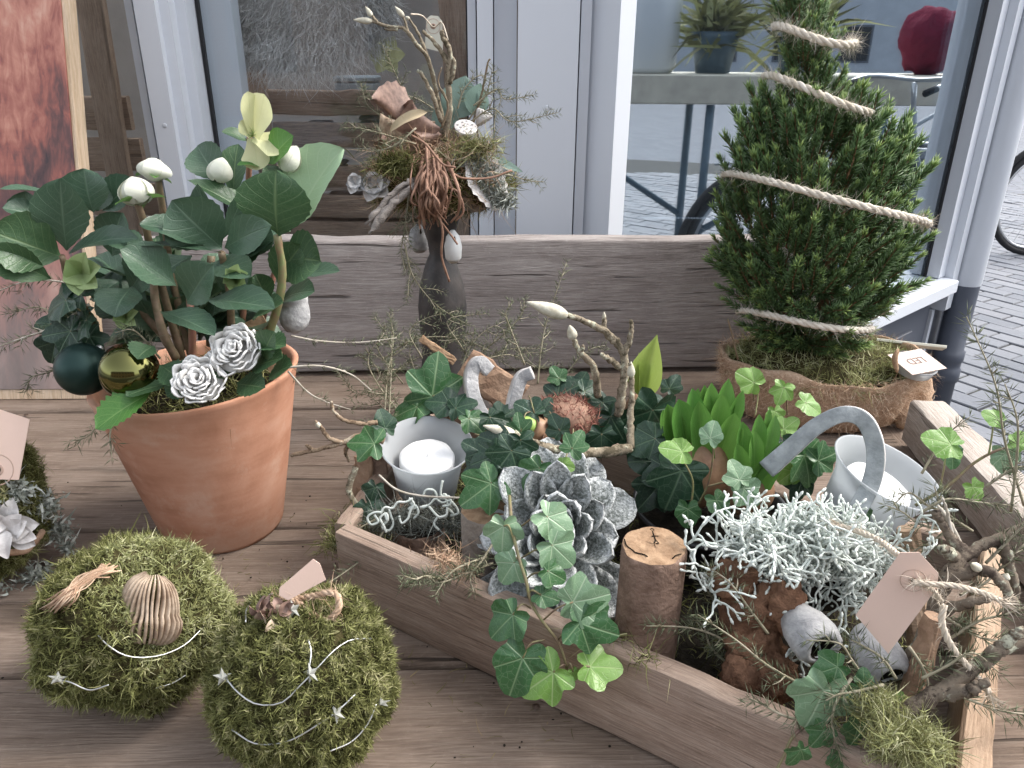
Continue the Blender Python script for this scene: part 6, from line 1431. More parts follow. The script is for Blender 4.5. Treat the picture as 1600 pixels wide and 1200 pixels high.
mb = MB(); k = 15; V = []
for i in range(k):
    for j in range(k):
        u, v = i/(k-1), j/(k-1); q = (inner[0]*(1-u)+inner[1]*u)*(1-v)+(inner[3]*(1-u)+inner[2]*u)*v; V.append((q[0], q[1], .026+.010*nz((q[0], q[1], 0), 24)))
mb.add(np.array(V), [(i*k+j, (i+1)*k+j, (i+1)*k+j+1, i*k+j+1) for i in range(k-1) for j in range(k-1)]); part('soil', mb, M['soil'], tray)
def in_tray(n, lo=0, hi=1):
    u, v = RK.uniform(.02, .98, n), RK.uniform(lo, hi, n); return ((inner[0][None]*(1-u)[:, None]+inner[1][None]*u[:, None])*(1-v)[:, None]+(inner[3][None]*(1-u)[:, None]+inner[2][None]*u[:, None])*v[:, None])
q = in_tray(2600); mb = MB(); strands(mb, np.c_[q, .032+RK.uniform(-.004, .006, len(q))], RK.normal(0, .8, (len(q), 3))+np.array([0, 0, .6]), .014, .0011, 1., RK); part('moss', mb, M['mossg'], tray, kind='stuff')
def yb(x): return fa[1]+(x-fa[0])*fd[1]/fd[0]        # front face of the tray at x

# ------------------------------------------------------------------ logs and bark
def log(label, cx, cy, wpx, Y, mbark, z0=.03, rings=True, tilt=(0, 0, 1), seed=0, name='log', h=None, cap='cutwood'):
    c = P(cx, cy, Y); r = wpx/2*S(c); t = thing(name, label, 'log', np.array([c[0], c[1], z0]), None); ax = nrm(tilt); L = (c[2]-z0)/ax[2]; b = c-ax*L; rg = np.random.default_rng(seed)
    n = 40; prof = [(r*1.03, 0), (r*1.02, L*.25), (r*1.0, L*.6), (r*1.0, L*.96), (r*.985, L*.993), (r*.965, L)]
    ph = rg.uniform(0, 6, 4); wb = lambda a, i: (1+.035*np.sin(a*2+ph[0])+.02*np.sin(a*5+ph[1]+i*.3)+.022*np.sin(a*9+ph[2]+i)+.012*np.sin(a*17+i*2), 0*a)
    mb = MB(); lathe(mb, prof, n, b, wob=wb, axis=ax); part('bark', mb, M[mbark], t)
    mb = MB(); lathe(mb, [(r*.968, L-.0002), (r*.7, L+.0008), (r*.35, L+.0003), (0.0004, L+.0008)], n, b, wob=lambda a, i: (wb(a, 5)[0] if i == 0 else 1+.03*np.sin(a*3+i), .0006*np.sin(a*4+i*2)*(i > 0))); 
    mb = MB(); lathe(mb, [(r*.968, L-.0002), (r*.7, L+.0008), (r*.35, L+.0003), (0.0004, L+.0008)], n, b, axis=ax, wob=lambda a, i: ((1+.035*np.sin(a*2+ph[0])+.02*np.sin(a*5+ph[1]+1.5)+.012*np.sin(a*9+ph[2]+5)) if i < 2 else np.ones(n), .0006*np.sin(a*4+i*2)*(i > 0)))
    part('cut_face', mb, M[cap], t)
    if rings:      # drying crack and small drawn lines
        x, y, d = frame(ax); x = nrm(R_-d*(R_@d)); y = np.cross(d, x)
        for ln in rings:
            mb = MB(); tube(mb, smooth_path([b+d*(L+.0009)+x*u*r+y*v*r for u, v in ln], 16), .0005, 4); part('crack', mb, M['soil'], t)
    return t
log('upright brown log with cracked sawn top in the middle of the tray front', 1022, 852, 104, yb(.10)+.018+.030, 'redbark', seed=1,
    rings=[[(-.86, .25), (-.84, -.05), (-.68, -.32), (-.62, -.42), (-.38, -.52), (-.30, -.62)], [(.42, -.70), (.55, -.55), (.72, -.48)], [(.0, .75), (.06, .82), (.12, .74), (.05, .68), (0, .75)], [(.06, .68), (.08, .2)], [(.08, .2), (.02, .05), (.14, .05), (.08, .2)], [(0, .42), (.2, .42)]])
log('short pale grey log with sawn top left of the frosted succulent', 757, 797, 76, .552, 'greybark', seed=2, rings=False, z0=.03)
log('stubby dark brown log under the left candle glass', 652, 818, 84, .600, 'redbark', seed=3, rings=False, cap='soil', z0=.02)
bk = thing('bark_piece', 'upright pale bark sliver left of the left candle glass', 'bark', P(572, 800, .66)*np.array([1, 1, 0])+np.array([0, 0, .02]))
for k, (x0, x1, y0, y1, dy) in enumerate([(552, 580, 712, 800, .0), (578, 604, 700, 810, .006), (560, 590, 760, 840, -.012)]):
    B0, E0 = P((x0+x1)/2, y1, .655+dy), P((x0+x1)/2+4, y0, .668+dy); L = np.linalg.norm(E0-B0); W = (x1-x0)*S(B0)*1.1; mb = MB(); rg = np.random.default_rng(k)
    pl = plank_mb(L, W, .008, 60+k, .0025, 10, 4); Bm = np.stack([nrm(E0-B0), nrm(np.cross(TOEYE, E0-B0)), nrm(TOEYE-nrm(E0-B0)*(TOEYE@nrm(E0-B0)))], 1); pl.map(lambda v: v@Bm.T+(B0+E0)/2); part('splinter', pl, M['tanbark'] if k != 1 else M['redbark'], bk, False)
# cork root at the right
rk = thing('cork_root', 'gnarled reddish brown root chunk under the silver bush', 'root chunk', np.array([*P(1185, 1050, .42)[:2], .03]))
for k, (x, y, Y, rx, ry, sd_) in enumerate([(1150, 905, .44, 40, 30, 1), (1180, 955, .435, 52, 46, 2), (1178, 1010, .425, 44, 40, 3), (1190, 1055, .415, 52, 42, 4), (1225, 945, .425, 30, 34, 5), (1160, 1060, .41, 34, 30, 6), (1215, 1068, .405, 34, 26, 7)]):
    c = P(x, y, Y); s = S(c); mb = MB(); sphere_mb(mb, c, (rx*s, min(rx, ry)*s*.9, ry*s*1.25), 26, 18, fn=blob(c, 0, sd_*11, .34, 2.6, .20)); part('knob', mb, M['cork'], rk)
# pale split stake at the right end
for k, (lab, b, e, w, mtn) in enumerate([('pale peeled wood stake at the right end of the tray', (1408, 1108, .375), (1452, 955, .385), 30, 'tanbark'), ('light wood stake behind the kraft tag and fern', (1430, 1000, .45), (1412, 820, .47), 34, 'traylight')]):
    B0, E0 = P(*b), P(*e); L = np.linalg.norm(E0-B0); pl = plank_mb(L, w*S(B0), .012, 70+k, .002, 10, 4); dx = nrm(E0-B0); zz_ = nrm(TOEYE-dx*(TOEYE@dx)); Bm = np.stack([dx, np.cross(zz_, dx), zz_], 1); pl.map(lambda v: v@Bm.T+(B0+E0)/2); solo('wood_stake', lab, 'stake', pl, M[mtn], False)

# ------------------------------------------------------------------ candle glasses
def glass(label, cx, cy, wpx, Y, tilt, hpx, clabel):
    c = P(cx, cy, Y); r = wpx/2*S(c); ax = nrm(tilt); h = hpx*S(c); t = thing('candle_glass', label, 'candle glass', c-ax*h, 'frosted candle glasses')
    mb = MB(); lathe(mb, [(0.0003, -h), (r*.60, -h), (r*.66, -h*.97), (r*.72, -h*.6), (r*.77, -h*.35), (r*.86, -h*.16), (r*.97, -h*.03), (r*1.0, 0), (r*.975, h*.012), (r*.95, 0), (r*.82, -h*.16), (r*.735, -h*.35), (r*.68, -h*.6), (r*.62, -h*.93), (.0003, -h*.93)], 48, c, axis=ax); part('cup', mb, M['frost'], t)
    ct = thing('tealight_candle', clabel, 'candle', c-ax*h*.92, 'white candles'); k = c-ax*h*.36; n = 36; ph = RK.uniform(0, 6, 3)
    wb = lambda a, i: (1+.03*np.sin(a*3+ph[0])*(i > 2)+.012*np.sin(a*9+ph[1])*(i > 1), 0*a)
    mb = MB(); lathe(mb, [(r*.56, -h*.52), (r*.60, -h*.1), (r*.60, h*.06), (r*.57, h*.10), (r*.4, h*.115), (r*.2, h*.10), (.0004, h*.09)], n, k, axis=ax, wob=wb); part('wax', mb, M['wax'], ct)
    mb = MB(); tube(mb, [k+ax*h*.08, k+ax*h*.16+np.array([.0008, 0, 0])], .0006, 5); part('wick', mb, M['wax'], ct)
glass('left frosted candle glass with white candle near the short pale log', 667, 694, 146, .652, np.array([.05, -.20, 1]), 92, 'white candle inside the left frosted glass')
glass('right frosted candle glass tilted beside the grey hook', 1388, 736, 176, .545, np.array([.30, -.17, 1]), 104, 'white candle inside the right tilted frosted glass')

# ------------------------------------------------------------------ grey hooks (flat curled wood strips)
def strip(name, label, pts, w, th, mt_face, mt_edge, n=44, flat=None, wprof=None):
    q = smooth_path([P(*a) for a in pts], n); tan = np.gradient(q, axis=0); mb = MB(); V = []
    for i in range(n):
        d = nrm(tan[i]); a = nrm(flat-d*(flat@d)); b = np.cross(d, a); ww = w*(1 if wprof is None else np.interp(i/(n-1), *wprof))
        for (x, y) in ((-1, -1), (-.85, -1.08), (.85, -1.08), (1, -1), (1, 1), (.85, 1.08), (-.85, 1.08), (-1, 1)): V.append(q[i]+b*x*ww/2+a*y*th/2)
    f0, f1 = [], []
    for i in range(n-1):
        for j in range(8):
            f = (i*8+j, i*8+(j+1) % 8, (i+1)*8+(j+1) % 8, (i+1)*8+j); (f1 if j in (0, 1, 2, 4, 5, 6) else f0).append(f)
    f0 += [tuple(range(7, -1, -1)), tuple(range((n-1)*8, n*8))]
    mb.add(np.array(V), f1, mi=0); k = mb.n; mb.f.append(np.array([f for f in f0 if len(f) == 4])); mb.mi.append(np.full(len(mb.f[-1]), 1, dtype=np.int32)); mb.f.append(np.array([f for f in f0 if len(f) == 8])); mb.mi.append(np.full(2, 1, dtype=np.int32))
    return solo(name, label, 'wood curl', mb, [mt_face, mt_edge])
strip('wood_curl', 'large grey washed wood curl arching over the right candle glass', [(1200, 732, .56), (1234, 702, .556), (1276, 666, .552), (1318, 647, .547), (1351, 658, .541), (1368, 700, .533), (1363, 750, .522), (1338, 800, .51)], 28*.00047, .011, M['greyzinc'], M['whitewood'], flat=TOEYE*1.0-R_*.55, wprof=([0, .25, .5, 1], [1.2, 1.0, .95, 1.05]))
strip('wood_curl', 'white washed hook shaped wood curl behind the left candle glass', [(764, 560+20, .72), (748, 566, .72), (736, 585, .715), (738, 615, .705), (748, 640, .70), (758, 655, .695)], .013, .010, M['greywood'], M['whitewood'], flat=TOEYE+R_*.4)
strip('wood_curl', 'second white washed wood curl leaning right beside the hook shaped one', [(832, 582, .70), (815, 590, .70), (806, 612, .695), (800, 640, .69), (796, 662, .685)], .012, .010, M['greywood'], M['whitewood'], flat=TOEYE+R_*.4)
mb = MB(); B0, E0 = P(770, 640, .735), P(735, 565, .745); pl = plank_mb(np.linalg.norm(P(840, 640, .73)-P(720, 560, .75))*.72, .036, .012, 90, .003, 10, 4); dx = nrm(P(840, 640, .73)-P(720, 560, .75)); zz_ = nrm(TOEYE-dx*(TOEYE@dx)); Bm = np.stack([dx, np.cross(zz_, dx), zz_], 1); pl.map(lambda v: v@Bm.T+P(768, 596, .745)); solo('driftwood', 'tan split wood piece behind the white washed hooks', 'driftwood', pl, M['tanbark'], False)
mb = MB(); pl = plank_mb(np.linalg.norm(P(700, 550, .76)-P(662, 532, .76))+.016, .008, .004, 91, .0012, 10, 4); dx = nrm(P(705, 562, .76)-P(660, 530, .76)); zz_ = nrm(TOEYE-dx*(TOEYE@dx)); Bm = np.stack([dx, np.cross(zz_, dx), zz_], 1); pl.map(lambda v: v@Bm.T+P(684, 547, .76)); solo('wood_splinter', 'pale split splinter pointing up left behind the big ivy leaf', 'splinter', pl, M['cutwood'], False)

# ------------------------------------------------------------------ frosted succulent
sc_c = P(868, 838, .520); s = S(sc_c)*1.0; suc = thing('frosted_succulent', 'large snow frosted artificial succulent rosette in the tray front', 'succulent', sc_c-np.array([0, 0, .05]))
ax = nrm(TOEYE*.8+np.array([.02, 0, .42])); X_ = nrm(R_-ax*(R_@ax)); Y_ = np.cross(ax, X_)
k = 0
for ring, (n, L, W, el, ro, zo, ph) in enumerate([(9, 138, 84, 4, 18, -.030, .25), (10, 118, 76, 20, 18, -.018, .0), (10, 96, 62, 38, 16, -.008, .3), (9, 82, 52, 54, 13, -.001, .1), (7, 68, 46, 66, 10, .004, .4), (6, 54, 40, 76, 6, .008, .0), (4, 42, 32, 84, 3, .011, .4)]):
    for j in range(n):
        a = 2*math.pi*(j+RK.normal(0, .09))/n+ph; out = X_*math.cos(a)+Y_*math.sin(a); e = rad(el+RK.normal(0, 5)); out = nrm(X_*math.cos(a)*.72+Y_*math.sin(a)*1.15); d = out*math.cos(e)+ax*math.sin(e); Lm = L*s*RK.uniform(.92, 1.12)*(.78+(.46 if math.sin(a) > 0 else .62)*abs(math.sin(a)) if ring < 3 else .95); Wm = W*s*.84
        mb0 = leaf_mb(Lm, Wm, RK, 'spat', .0, (-.30-.1*ring) if ring > 1 else .25, .03, .0, 16, 9, cup=.55)
        v = mb0.verts(); top = v+np.array([0, 0, .0017]); bot = v-np.array([0, 0, .0021]); ns = len(v); Fc = mb0.f[0]; mbx = MB(); rim = []
        nv_ = 9; nu_ = 16
        ring_i = [j2 for j2 in range(nv_)]+[i*nv_+nv_-1 for i in range(1, nu_)]+[(nu_-1)*nv_+j2 for j2 in range(nv_-2, -1, -1)]+[i*nv_ for i in range(nu_-2, 0, -1)]
        for i in range(len(ring_i)): a1, a2 = ring_i[i], ring_i[(i+1) % len(ring_i)]; rim.append((a1, a1+ns, a2+ns, a2))
        mbx.add(np.vstack([top, bot]), np.concatenate([Fc, Fc[:, ::-1]+ns, np.array(rim)]), np.vstack([mb0.uv[0]]*2)); o, B = basis(sc_c+out*ro*s+ax*zo, d, ax*math.cos(e)-out*math.sin(e)); mbx.map(lambda v: v+RK.normal(0, .00035, v.shape)); xf(mbx, o, B); part('leaf', mbx, M['succ'], suc)
mb = MB(); sphere_mb(mb, sc_c-ax*.02, (.022, .022, .022), 16, 10); part('core', mb, M['succ'], suc)

# ------------------------------------------------------------------ bulbs
am = thing('amaryllis_bulb', 'amaryllis bulb with red brown fibrous skin and short green tip', 'bulb', P(862, 690, .645)); c = P(880, 655, .655); s = S(c)
mb = MB(); sphere_mb(mb, c, (50*s, 40*s, 36*s), 30, 20, fn=blob(c, 0, 8, .05)); part('bulb', mb, M['rootbrown'], am)
mb = MB(); moss_skin(mb, c, np.array([50, 40, 36])*s, blob(c, 0, 8, .05), 3600, .0055, .0009, RK, lift=.05, curl=1.0, lay=1.2); part('fibres', mb, M['coir'], am, kind='stuff')
n_ = P(838, 672, .63); ax2 = nrm(imdir(150, -.5)+TOEYE*.4); mb = MB(); lathe(mb, [(24*s, -.012), (23*s, 0), (19*s, .008), (16*s, .012), (15*s, .006)], 20, n_, axis=ax2); part('neck', mb, M['bulbbrown'], am)
mb = MB(); lathe(mb, [(15*s, .0), (15.5*s, .010), (12*s, .018), (6*s, .023), (.0003, .0245)], 20, n_, axis=ax2); part('shoot_tip', mb, simple('lime_shoot', (.30, .44, .10), .45, noise_sc=90, var=.15), am)
for k in range(7):
    a = k*.9; mb = leaf_mb(.018, .014, RK, 'ov', .4, .5, .12); out = X_*math.cos(a)+Y_*math.sin(a); o, B = basis(n_+out*20*s-ax2*.004, ax2+out*.3, -out); xf(mb, o, B); part('husk', mb, M['shellbrown'], am)
# upright leaf shoot of a second bulb
ab = thing('bulb_shoot', 'single yellow green bulb shoot standing behind the bare twig', 'bulb shoot', P(1003, 640, .70)); M['shoot'] = leafmat('lime_leaf', (.36, .47, .11), (.42, .53, .15), (.52, .60, .28), (.40, .5, .15), .4, nv=2, vw=.02, tl=.3, veinf=.3)
for b, e, w, f in [((1003, 622), (1026, 524), 52, TOEYE+np.array([-.3, 0, 0])), ((1000, 622), (1000, 552), 36, TOEYE+np.array([.6, 0, 0]))]:
    B0, E0 = P(*b, .70), P(*e, .70); mb = leaf_mb(np.linalg.norm(E0-B0), w*S(B0), RK, 'lance', .7, .1, .02, 0, 14, 7, cup=.4); o, B = basis(B0, E0-B0, f); xf(mb, o, B); part('leaf', mb, M['shoot'], ab)
c = P(1000, 638, .705); mb = MB(); sphere_mb(mb, c, (24*S(c), 22*S(c), 24*S(c)), 18, 12, fn=blob(c, 0, 4, .1)); part('bulb', mb, M['bulbbrown'], ab)

# hyacinths in a black nursery pot
hc = P(1108, 800, .60); hs = S(hc); hc = np.array([hc[0], hc[1], .075]); hp = thing('nursery_pot', 'black plastic nursery pot holding the hyacinth bulbs', 'plant pot', np.array([hc[0], hc[1], .028]))
R5 = 116*hs; mb = MB(); lathe(mb, [(R5*.85, -.045), (R5*.98, .0), (R5*1.03, .002), (R5*1.03, .006), (R5*.97, .006), (R5*.94, -.01)], 48, hc); part('pot_wall', mb, M['blackplastic'], hp)
mb = MB(); lathe(mb, [(.0005, .000), (R5*.95, -.006)], 30, hc); part('soil', mb, M['soil'], hp)
hy = thing('hyacinth', 'pair of hyacinth bulbs sprouting short fat green leaves', 'hyacinth', hc)
M['hy'] = leafmat('hyacinth_leaf', (.065, .19, .035), (.145, .30, .06), (.26, .42, .14), (.09, .24, .04), .32, nv=1, vw=.03, tl=.2, veinf=.3)
for (cx, cy, Y, rp) in [(1090, 735, .600, 62), (1165, 765, .585, 44)]:
    c = P(cx, cy, Y); s = S(c); mb = MB(); sphere_mb(mb, c, (rp*s, rp*s*.9, rp*s*.95), 26, 18, fn=lambda d: 1+.02*math.sin(math.atan2(d[1], d[0])*11)-.0*d[2]+.18*max(0, d[2])**6); part('bulb', mb, M['bulbbrown'], hy)
def hyl(b, e, w, Yb, Ye, f=None):
    B0, E0 = P(*b, Yb), P(*e, Ye); L = np.linalg.norm(E0-B0); l0 = leaf_mb(L*RK.uniform(.9, 1.06), w*S(B0)*RK.uniform(.72, .95), RK, 'strap', .12, RK.uniform(-.1, .3), .012, 0, 14, 7, cup=RK.uniform(.3, .75)); v = l0.verts(); ns = len(v); Fc = l0.f[0]
    o, B = basis(B0, E0-B0, TOEYE*-.0+(np.asarray(f) if f is not None else TOEYE)+RK.normal(0, .1, 3)); xf(l0, o, B); part('leaf', l0, M['hy'], hy)
for (b, e, w, dy) in [((1062, 722), (1040, 622), 42, .0), ((1075, 722), (1060, 618), 46, -.008), ((1098, 722), (1092, 630), 44, -.016), ((1085, 722), (1082, 596), 40, .012), ((1105, 715), (1112, 600), 34, .02), ((1115, 720), (1138, 596), 34, .022), ((1120, 722), (1150, 645), 46, -.012), ((1110, 715), (1128, 618), 34, .004), ((1120, 712), (1160, 612), 26, .015), ((1100, 712), (1100, 600), 30, .024), ((1070, 715), (1092, 598), 26, .026), ((1050, 715), (1034, 632), 28, .018),
                      ((1160, 745), (1160, 655), 30, .0), ((1172, 748), (1190, 640), 30, .01), ((1185, 760), (1222, 690), 40, -.018), ((1160, 760), (1152, 690), 28, -.015), ((1178, 755), (1182, 672), 30, -.004), ((1190, 745), (1215, 650), 24, .012), ((1168, 760), (1200, 715), 34, -.022), ((1182, 748), (1205, 630), 22, .018)]:
    Yc = (.595 if b[0] < 1140 else .58); hyl(b, e, w, Yc+dy*.5, Yc+dy)
# ------------------------------------------------------------------ silver bush
RS2 = np.random.default_rng(61)
sbc = P(1240, 900, .455); sb = thing('silver_bush', 'wiry silver white cushion bush sprawling over the root chunk', 'silver bush', sbc-np.array([0, 0, .03]))
mb = MB()
def grow(p, d, L, r, depth):
    n = 5; q = [p]; dd = d
    for i in range(n): dd = nrm(dd+RS2.normal(0, .26, 3)); q.append(q[-1]+dd*L/n)
    q = np.array(q); tube(mb, q, np.linspace(r, r*.8, n+1), 5, t=np.clip(RS2.normal(.35+.17*(3-depth), .13), 0, 1))
    if depth <= 0:
        tube(mb, [q[-1], q[-1]+dd*.0028, q[-1]+dd*.0045], np.array([r*1.0, r*1.45, r*.5]), 5, t=np.clip(RS2.normal(.88, .1), 0, 1)); return
    for k in range(RS2.integers(2, 4)):
        nd = nrm(dd+RS2.normal(0, .72, 3)); grow(q[-1] if k == 0 else q[RS2.integers(2, n+1)], nd, L*RS2.uniform(.65, .9), r*.88, depth-1)
for k in range(150):
    x, y = RS2.uniform(1100, 1395), RS2.uniform(800, 930)
    if ((x-1245)/150)**2+((y-862)/78)**2 > 1: continue
    a = math.atan2(-(y-860), x-1245); b = P(1245+(x-1245)*.72, 890+(y-862)*.65, .458+RS2.normal(0, .012)); e = P(x, y-14, .462+RS2.normal(0, .012)); d = nrm(nrm(e-b)*.9+TOEYE*.45+np.array([0, 0, .35])+RS2.normal(0, .25, 3)); grow(b, d, .0175, .00112, 3)
for (x, y, a) in [(1120, 850, 170), (1130, 880, 190), (1280, 940, 280), (1320, 930, 300), (1380, 860, 20), (1265, 965, 265)]:
    grow(P(x, y, .44), imdir(a, -.1), .021, .00112, 3)
part('shoots', mb, M['silver'], sb, kind='stuff')
mb = MB(); sphere_mb(mb, P(1245, 895, .475), (.055, .03, .025), 18, 12, fn=blob(0, 0, 3, .2)); part('crown', mb, M['soil'], sb)
# grey drilled pods
def cup(label, cx, cy, rp, L, ax, Y):
    c = P(cx, cy, Y); r = rp*S(c); t = thing('bell_pod', label, 'bell pod', c, 'grey washed bell pods'); ax = nrm(ax); l = L*S(c)
    mb = MB(); lathe(mb, [(r*.50, -l*.05), (r*.54, 0), (r*.68, l*.012), (r*.90, -l*.06), (r*1.0, -l*.25), (r*.98, -l*.6), (r*.8, -l*.88), (r*.45, -l), (.0003, -l)], 28, c, axis=ax, wob=lambda a, i: (1+.05*np.sin(a*2+i*.6)+.03*np.sin(a*5+i)+.015*np.sin(a*11+i*2), r*.06*np.sin(a*2+1)*(i < 4))); part('pod', mb, M['greywood'], t)
    mb = MB(); lathe(mb, [(r*.52, -.0), (r*.48, -l*.5), (.0003, -l*.5)], 20, c, axis=ax); part('hollow', mb, M['soil'], t)
cup('grey washed bell pod with dark hole under the silver bush', 1285, 1014, 40, 78, imdir(-60, 0)*.7+TOEYE*1.3, .39)
cup('grey washed bell pod opening downwards beside the pale stake', 1392, 1058, 38, 88, imdir(-75, 0)*1.0+TOEYE*1.1, .375)
# ------------------------------------------------------------------ kraft tag on a branch
tn, tcen = luggage_tag('kraft_tag', 'large kraft price tag with eyelet tied to the right branch', [(1407, 864), (1436, 863), (1466, 895), (1464, 918), (1388, 1022), (1337, 960)], [.372, .370, .366, .364, .362, .372], M['tag'], (1428, 909, .366, 7))
ts = thing('tag_twine', 'frayed beige twine through the eyelet of the large kraft tag', 'twine', P(1440, 915, .36))
for pts, r in [([(1428, 909, .362), (1450, 912, .358), (1490, 915, .355), (1530, 925, .352), (1562, 938, .35)], .0016), ([(1475, 945, .362), (1472, 975, .358), (1490, 1015, .354), (1520, 1050, .35), (1545, 1082, .348)], .0019), ([(1312, 822, .44), (1340, 830, .43), (1375, 845, .41), (1405, 868, .38)], .0018), ([(1428, 909, .362), (1455, 920, .360), (1472, 940, .362)], .0012)]:
    mb = MB(); rope(mb, smooth_path([P(*a) for a in pts], 40), r, RK, 5, plies=3, fuzz=120, fl=.006); part('twine_end', mb, M['string'], ts)
for e, d in [((1562, 938, .35), imdir(-20)), ((1545, 1082, .348), imdir(-55)), ((1312, 822, .44), imdir(165))]:
    mb = MB(); strands(mb, np.tile(P(*e), (40, 1))+RK.normal(0, .001, (40, 3)), d+RK.normal(0, .28, (40, 3)), .011, .0006, .4, RK); part('frayed_end', mb, M['string'], ts)
# ------------------------------------------------------------------ branches
G_TW = 'magnolia twigs in the tray'
twig_thing('magnolia twig with large pale bud pointing left at the middle of the tray', [[(965, 650, .66), (972, 610, .665), (975, 560, .67), (955, 525, .67), (920, 505, .665), (880, 490, .66)], [(975, 555, .67), (985, 525, .67), (986, 500, .67)], [(958, 535, .67), (945, 515, .67), (944, 495, .67)], [(970, 575, .67), (950, 560, .66), (938, 553, .66)]], .0042, buds=[((886, 493, .66), (823, 472, .655), 11), ((944, 500, .67), (944, 487, .67), 3)], group=G_TW)
twig_thing('shorter magnolia twig with furry bud left of the tall one', [[(935, 620, .68), (928, 575, .68), (905, 548, .68), (895, 525, .68)], [(905, 552, .68), (912, 540, .68)]], .0036, buds=[((896, 530, .68), (890, 508, .68), 8)], group=G_TW)
twig_thing('lichen twig lying across the front of the amaryllis bulb', [[(985, 700, .60), (940, 708, .59), (890, 705, .58), (850, 698, .575), (815, 685, .575), (800, 675, .575)], [(985, 700, .60), (985, 650, .62), (988, 600, .63), (984, 568, .63)], [(850, 698, .575), (835, 690, .572)]], .0046, buds=[((806, 680, .575), (755, 665, .57), 9), ((986, 590, .63), (986, 565, .63), 6)], group=G_TW)
twig_thing('bare budded twig sticking out left of the tray', [[(600, 690, .64), (565, 680, .64), (540, 690, .635), (505, 700, .63), (455, 712, .63)], [(590, 660, .65), (565, 662, .645), (535, 655, .64), (520, 640, .64), (518, 628, .64)], [(540, 692, .635), (515, 685, .63), (500, 665, .63), (492, 657, .63)], [(548, 690, .64), (540, 705, .64), (545, 722, .64)], [(490, 704, .63), (478, 695, .63)]], .0030, 'twig', buds=[((500, 668, .63), (492, 657, .63), 4)], group=G_TW)
twig_thing('lichen twig drooping by the pale bark sliver', [[(556, 730, .62), (545, 765, .615), (556, 790, .61), (548, 815, .61), (540, 830, .61)]], .0030, 'lichentwig', group=G_TW)
twig_thing('thick lichen branch crossing the right edge behind the kraft tag', [[(1395, 1120, .372), (1420, 1050, .385), (1455, 970, .395), (1478, 905, .40), (1510, 865, .41), (1560, 842, .415), (1630, 810, .42)], [(1510, 868, .41), (1490, 845, .415), (1470, 815, .42), (1460, 800, .42)], [(1560, 842, .415), (1575, 880, .41), (1585, 915, .405), (1588, 935, .405)], [(1480, 905, .40), (1530, 890, .395), (1560, 905, .39), (1580, 935, .385), (1588, 955, .385)], [(1455, 965, .395), (1500, 945, .385), (1545, 935, .38)], [(1490, 870, .405), (1478, 860, .40), (1470, 858, .40)]], .0056, 'branchbark', knob=.10,
           buds=[((1530, 890, .395), (1518, 880, .392), 7), ((1570, 905, .40), (1575, 896, .40), 6)], name='branch', cat='branch')
twig_thing('thick lichen branch rising from the bottom right corner of the tray', [[(1352, 1170, .335), (1400, 1125, .34), (1450, 1092, .345), (1500, 1060, .35), (1550, 1025, .355), (1640, 990, .36)], [(1480, 1085, .345), (1520, 1075, .34), (1545, 1065, .338)], [(1530, 1040, .352), (1570, 1005, .355), (1600, 985, .355)], [(1400, 1125, .34), (1375, 1150, .335), (1365, 1200, .33)]], .0062, 'branchbark', knob=.08, name='branch', cat='branch')
twig_thing('pale thin twig forking up behind the kraft tag', [[(1500, 850, .42), (1480, 810, .425), (1465, 790, .43)], [(1490, 850, .415), (1480, 800, .42), (1472, 778, .42)]], .0016, 'fernwood')
# ------------------------------------------------------------------ ivy
iv = thing('ivy_plant', 'ivy trailing down in front of the frosted succulent and tray board', 'ivy', P(800, 790, .50), 'ivy plants')
def vine(t, pts, r=.0013, mt='ivystem'):
    mb = MB(); tube(mb, smooth_path([P(*a) for a in pts], 26), np.linspace(r, r*.7, 26), 6); part('vine', mb, M[mt], t)
vine(iv, [(796, 775, .50), (800, 820, .465), (808, 862, .445), (822, 907, .430), (829, 939, .425), (847, 970, .418), (871, 1002, .412), (882, 1030, .408), (886, 1050, .406)])
for (x, y, sz, an, mt, k, Y, st) in [(786, 836, 58, 265, 'ivypale', 'three', .455, (804, 850, .452)), (868, 816, 60, -35, 'ivypale', 'heart', .452, (815, 822, .46)), (874, 862, 64, -45, 'ivypale', 'three', .440, (815, 872, .45)), (796, 890, 54, 235, 'ivypale', 'three', .440, (812, 880, .45)), (866, 897, 44, -30, 'ivymid', 'three', .432, (822, 905, .44)), (854, 932, 38, -10, 'ivymid', 'heart', .424, (826, 930, .43)), (790, 972, 66, 225, 'ivymid', 'three', .418, (829, 950, .428)),
                                    (914, 938, 76, 10, 'ivypale', 'three', .415, (850, 968, .42)), (926, 980, 84, -20, 'ivymid', 'five', .408, (872, 1000, .414)), (810, 1048, 84, 250, 'ivymid', 'heart', .402, (852, 1000, .414)), (848, 1062, 82, 215, 'ivyfresh', 'five', .398, (885, 1040, .406)), (938, 1042, 66, 0, 'ivyfresh', 'three', .400, (900, 1046, .405)), (897, 1054, 22, -70, 'ivyfresh', 'three', .402, (886, 1046, .406))]:
    ivy_leaf(iv, x, y, Y, sz, an, mt, k, stem=st)
iv2 = thing('ivy_plant', 'dense dark ivy between the left candle glass and the amaryllis bulb', 'ivy', P(770, 740, .57), 'ivy plants')
vine(iv2, [(760, 760, .58), (790, 720, .575), (830, 710, .575), (870, 700, .575), (900, 690, .575)])
